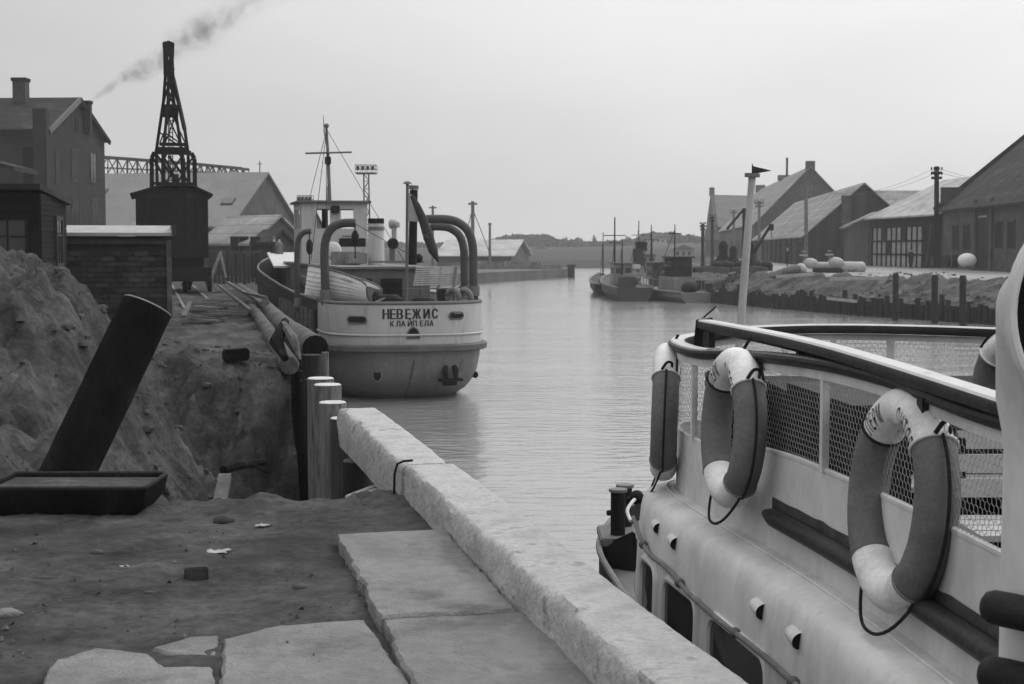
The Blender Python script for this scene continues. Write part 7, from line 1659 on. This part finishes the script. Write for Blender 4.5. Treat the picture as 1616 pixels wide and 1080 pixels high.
# ================================================================== SMOKE
def vol_mat(name, dens, col, noise_sc=None, th=.5):
    m = bpy.data.materials.new(name); m.use_nodes = True; nt = m.node_tree; n = nt.nodes; l = nt.links; n.remove(n['Principled BSDF'])
    v = n.new('ShaderNodeVolumePrincipled'); v.inputs['Color'].default_value = (col, col, col, 1); v.inputs['Density'].default_value = dens; l.new(v.outputs[0], n['Material Output'].inputs['Volume'])
    if noise_sc:
        g = n.new('ShaderNodeNewGeometry'); t = n.new('ShaderNodeTexNoise'); t.inputs['Scale'].default_value = noise_sc; t.inputs['Detail'].default_value = 4; l.new(g.outputs['Position'], t.inputs['Vector'])
        r = n.new('ShaderNodeMapRange'); r.inputs['From Min'].default_value = th - .08; r.inputs['From Max'].default_value = th + .2; r.inputs['To Min'].default_value = 0; r.inputs['To Max'].default_value = dens; l.new(t.outputs['Fac'], r.inputs['Value'])
        sx = n.new('ShaderNodeSeparateXYZ'); l.new(g.outputs['Position'], sx.inputs[0]); fa = n.new('ShaderNodeMapRange'); fa.inputs['From Min'].default_value = -29.2; fa.inputs['From Max'].default_value = -21.0; fa.inputs['To Min'].default_value = 2.6; fa.inputs['To Max'].default_value = 1.2; l.new(sx.outputs['X'], fa.inputs['Value'])
        mm = n.new('ShaderNodeMath'); mm.operation = 'MULTIPLY'; l.new(r.outputs[0], mm.inputs[0]); l.new(fa.outputs[0], mm.inputs[1]); l.new(mm.outputs[0], v.inputs['Density'])
    return m
sa_, sb_ = at(139, 162, 98.2), at(392, 0, 98.2); ax_ = (sb_ - sa_); LS = ax_.length * 1.25
mb = MB().tube([(0, 0, 0), (LS, 0, 0)], [.4, .4 + .24 * LS], 24)
sm = vol_mat('smoke', .34, .02); nt = sm.node_tree; n = nt.nodes; l = nt.links; vv = [x for x in n if x.type == 'PRINCIPLED_VOLUME'][0]
tcn = n.new('ShaderNodeTexCoord'); nz_ = n.new('ShaderNodeTexNoise'); nz_.inputs['Scale'].default_value = .4; nz_.inputs['Detail'].default_value = 5; l.new(tcn.outputs['Object'], nz_.inputs['Vector'])
sub = n.new('ShaderNodeVectorMath'); sub.operation = 'SUBTRACT'; sub.inputs[1].default_value = (.5, .5, .5); l.new(nz_.outputs['Color'], sub.inputs[0])
scl = n.new('ShaderNodeVectorMath'); scl.operation = 'SCALE'; scl.inputs['Scale'].default_value = 2.4; l.new(sub.outputs[0], scl.inputs[0])
add = n.new('ShaderNodeVectorMath'); add.operation = 'ADD'; l.new(tcn.outputs['Object'], add.inputs[0]); l.new(scl.outputs[0], add.inputs[1])
sp_ = n.new('ShaderNodeSeparateXYZ'); l.new(add.outputs[0], sp_.inputs[0]); sq = n.new('ShaderNodeSeparateXYZ'); l.new(tcn.outputs['Object'], sq.inputs[0])
def mth(op, a, b):
    t = n.new('ShaderNodeMath'); t.operation = op
    for k, v in ((0, a), (1, b)):
        if isinstance(v, (int, float)): t.inputs[k].default_value = v
        else: l.new(v, t.inputs[k])
    return t.outputs[0]
amp = mth('MINIMUM', mth('MULTIPLY', sq.outputs['X'], .25), 1.0)      # the drift grows away from the chimney
yy_ = mth('ADD', sq.outputs['Y'], mth('MULTIPLY', mth('SUBTRACT', sp_.outputs['Y'], sq.outputs['Y']), amp)); zz_ = mth('ADD', sq.outputs['Z'], mth('MULTIPLY', mth('SUBTRACT', sp_.outputs['Z'], sq.outputs['Z']), amp))
rad_ = mth('SQRT', mth('ADD', mth('MULTIPLY', yy_, yy_), mth('MULTIPLY', zz_, zz_)), 0)
wid = mth('ADD', mth('MULTIPLY', sq.outputs['X'], .15), .2)
fall = mth('MAXIMUM', mth('SUBTRACT', 1.0, mth('DIVIDE', rad_, wid)), 0.0)
n2_ = n.new('ShaderNodeTexNoise'); n2_.inputs['Scale'].default_value = .9; n2_.inputs['Detail'].default_value = 6; n2_.inputs['Roughness'].default_value = .65; l.new(add.outputs[0], n2_.inputs['Vector'])
mr_ = n.new('ShaderNodeMapRange'); mr_.inputs['From Min'].default_value = .40; mr_.inputs['From Max'].default_value = .66; l.new(n2_.outputs['Fac'], mr_.inputs['Value'])
fx = n.new('ShaderNodeMapRange'); fx.inputs['From Min'].default_value = 0; fx.inputs['From Max'].default_value = 13.0; fx.inputs['To Min'].default_value = 3.0; fx.inputs['To Max'].default_value = .32; l.new(sq.outputs['X'], fx.inputs['Value'])
l.new(mth('MULTIPLY', mth('MULTIPLY', mth('MULTIPLY', fall, fall), mr_.outputs[0]), fx.outputs[0]), vv.inputs['Density'])
o = mb.build('chimney_smoke', sm); o.location = sa_; o.rotation_euler = ax_.to_track_quat('X', 'Z').to_euler(); stuff(tag(o, 'thin dark smoke drifting right from the house chimney', 'smoke'))
# ================================================================== HAZE
HZ = MB().box((30, 300, 12.0), (900, 760, 28.0)).build('haze', vol_mat('haze_air', 0.0006, .9)); stuff(tag(HZ, 'pale damp air over the harbour', 'haze'))
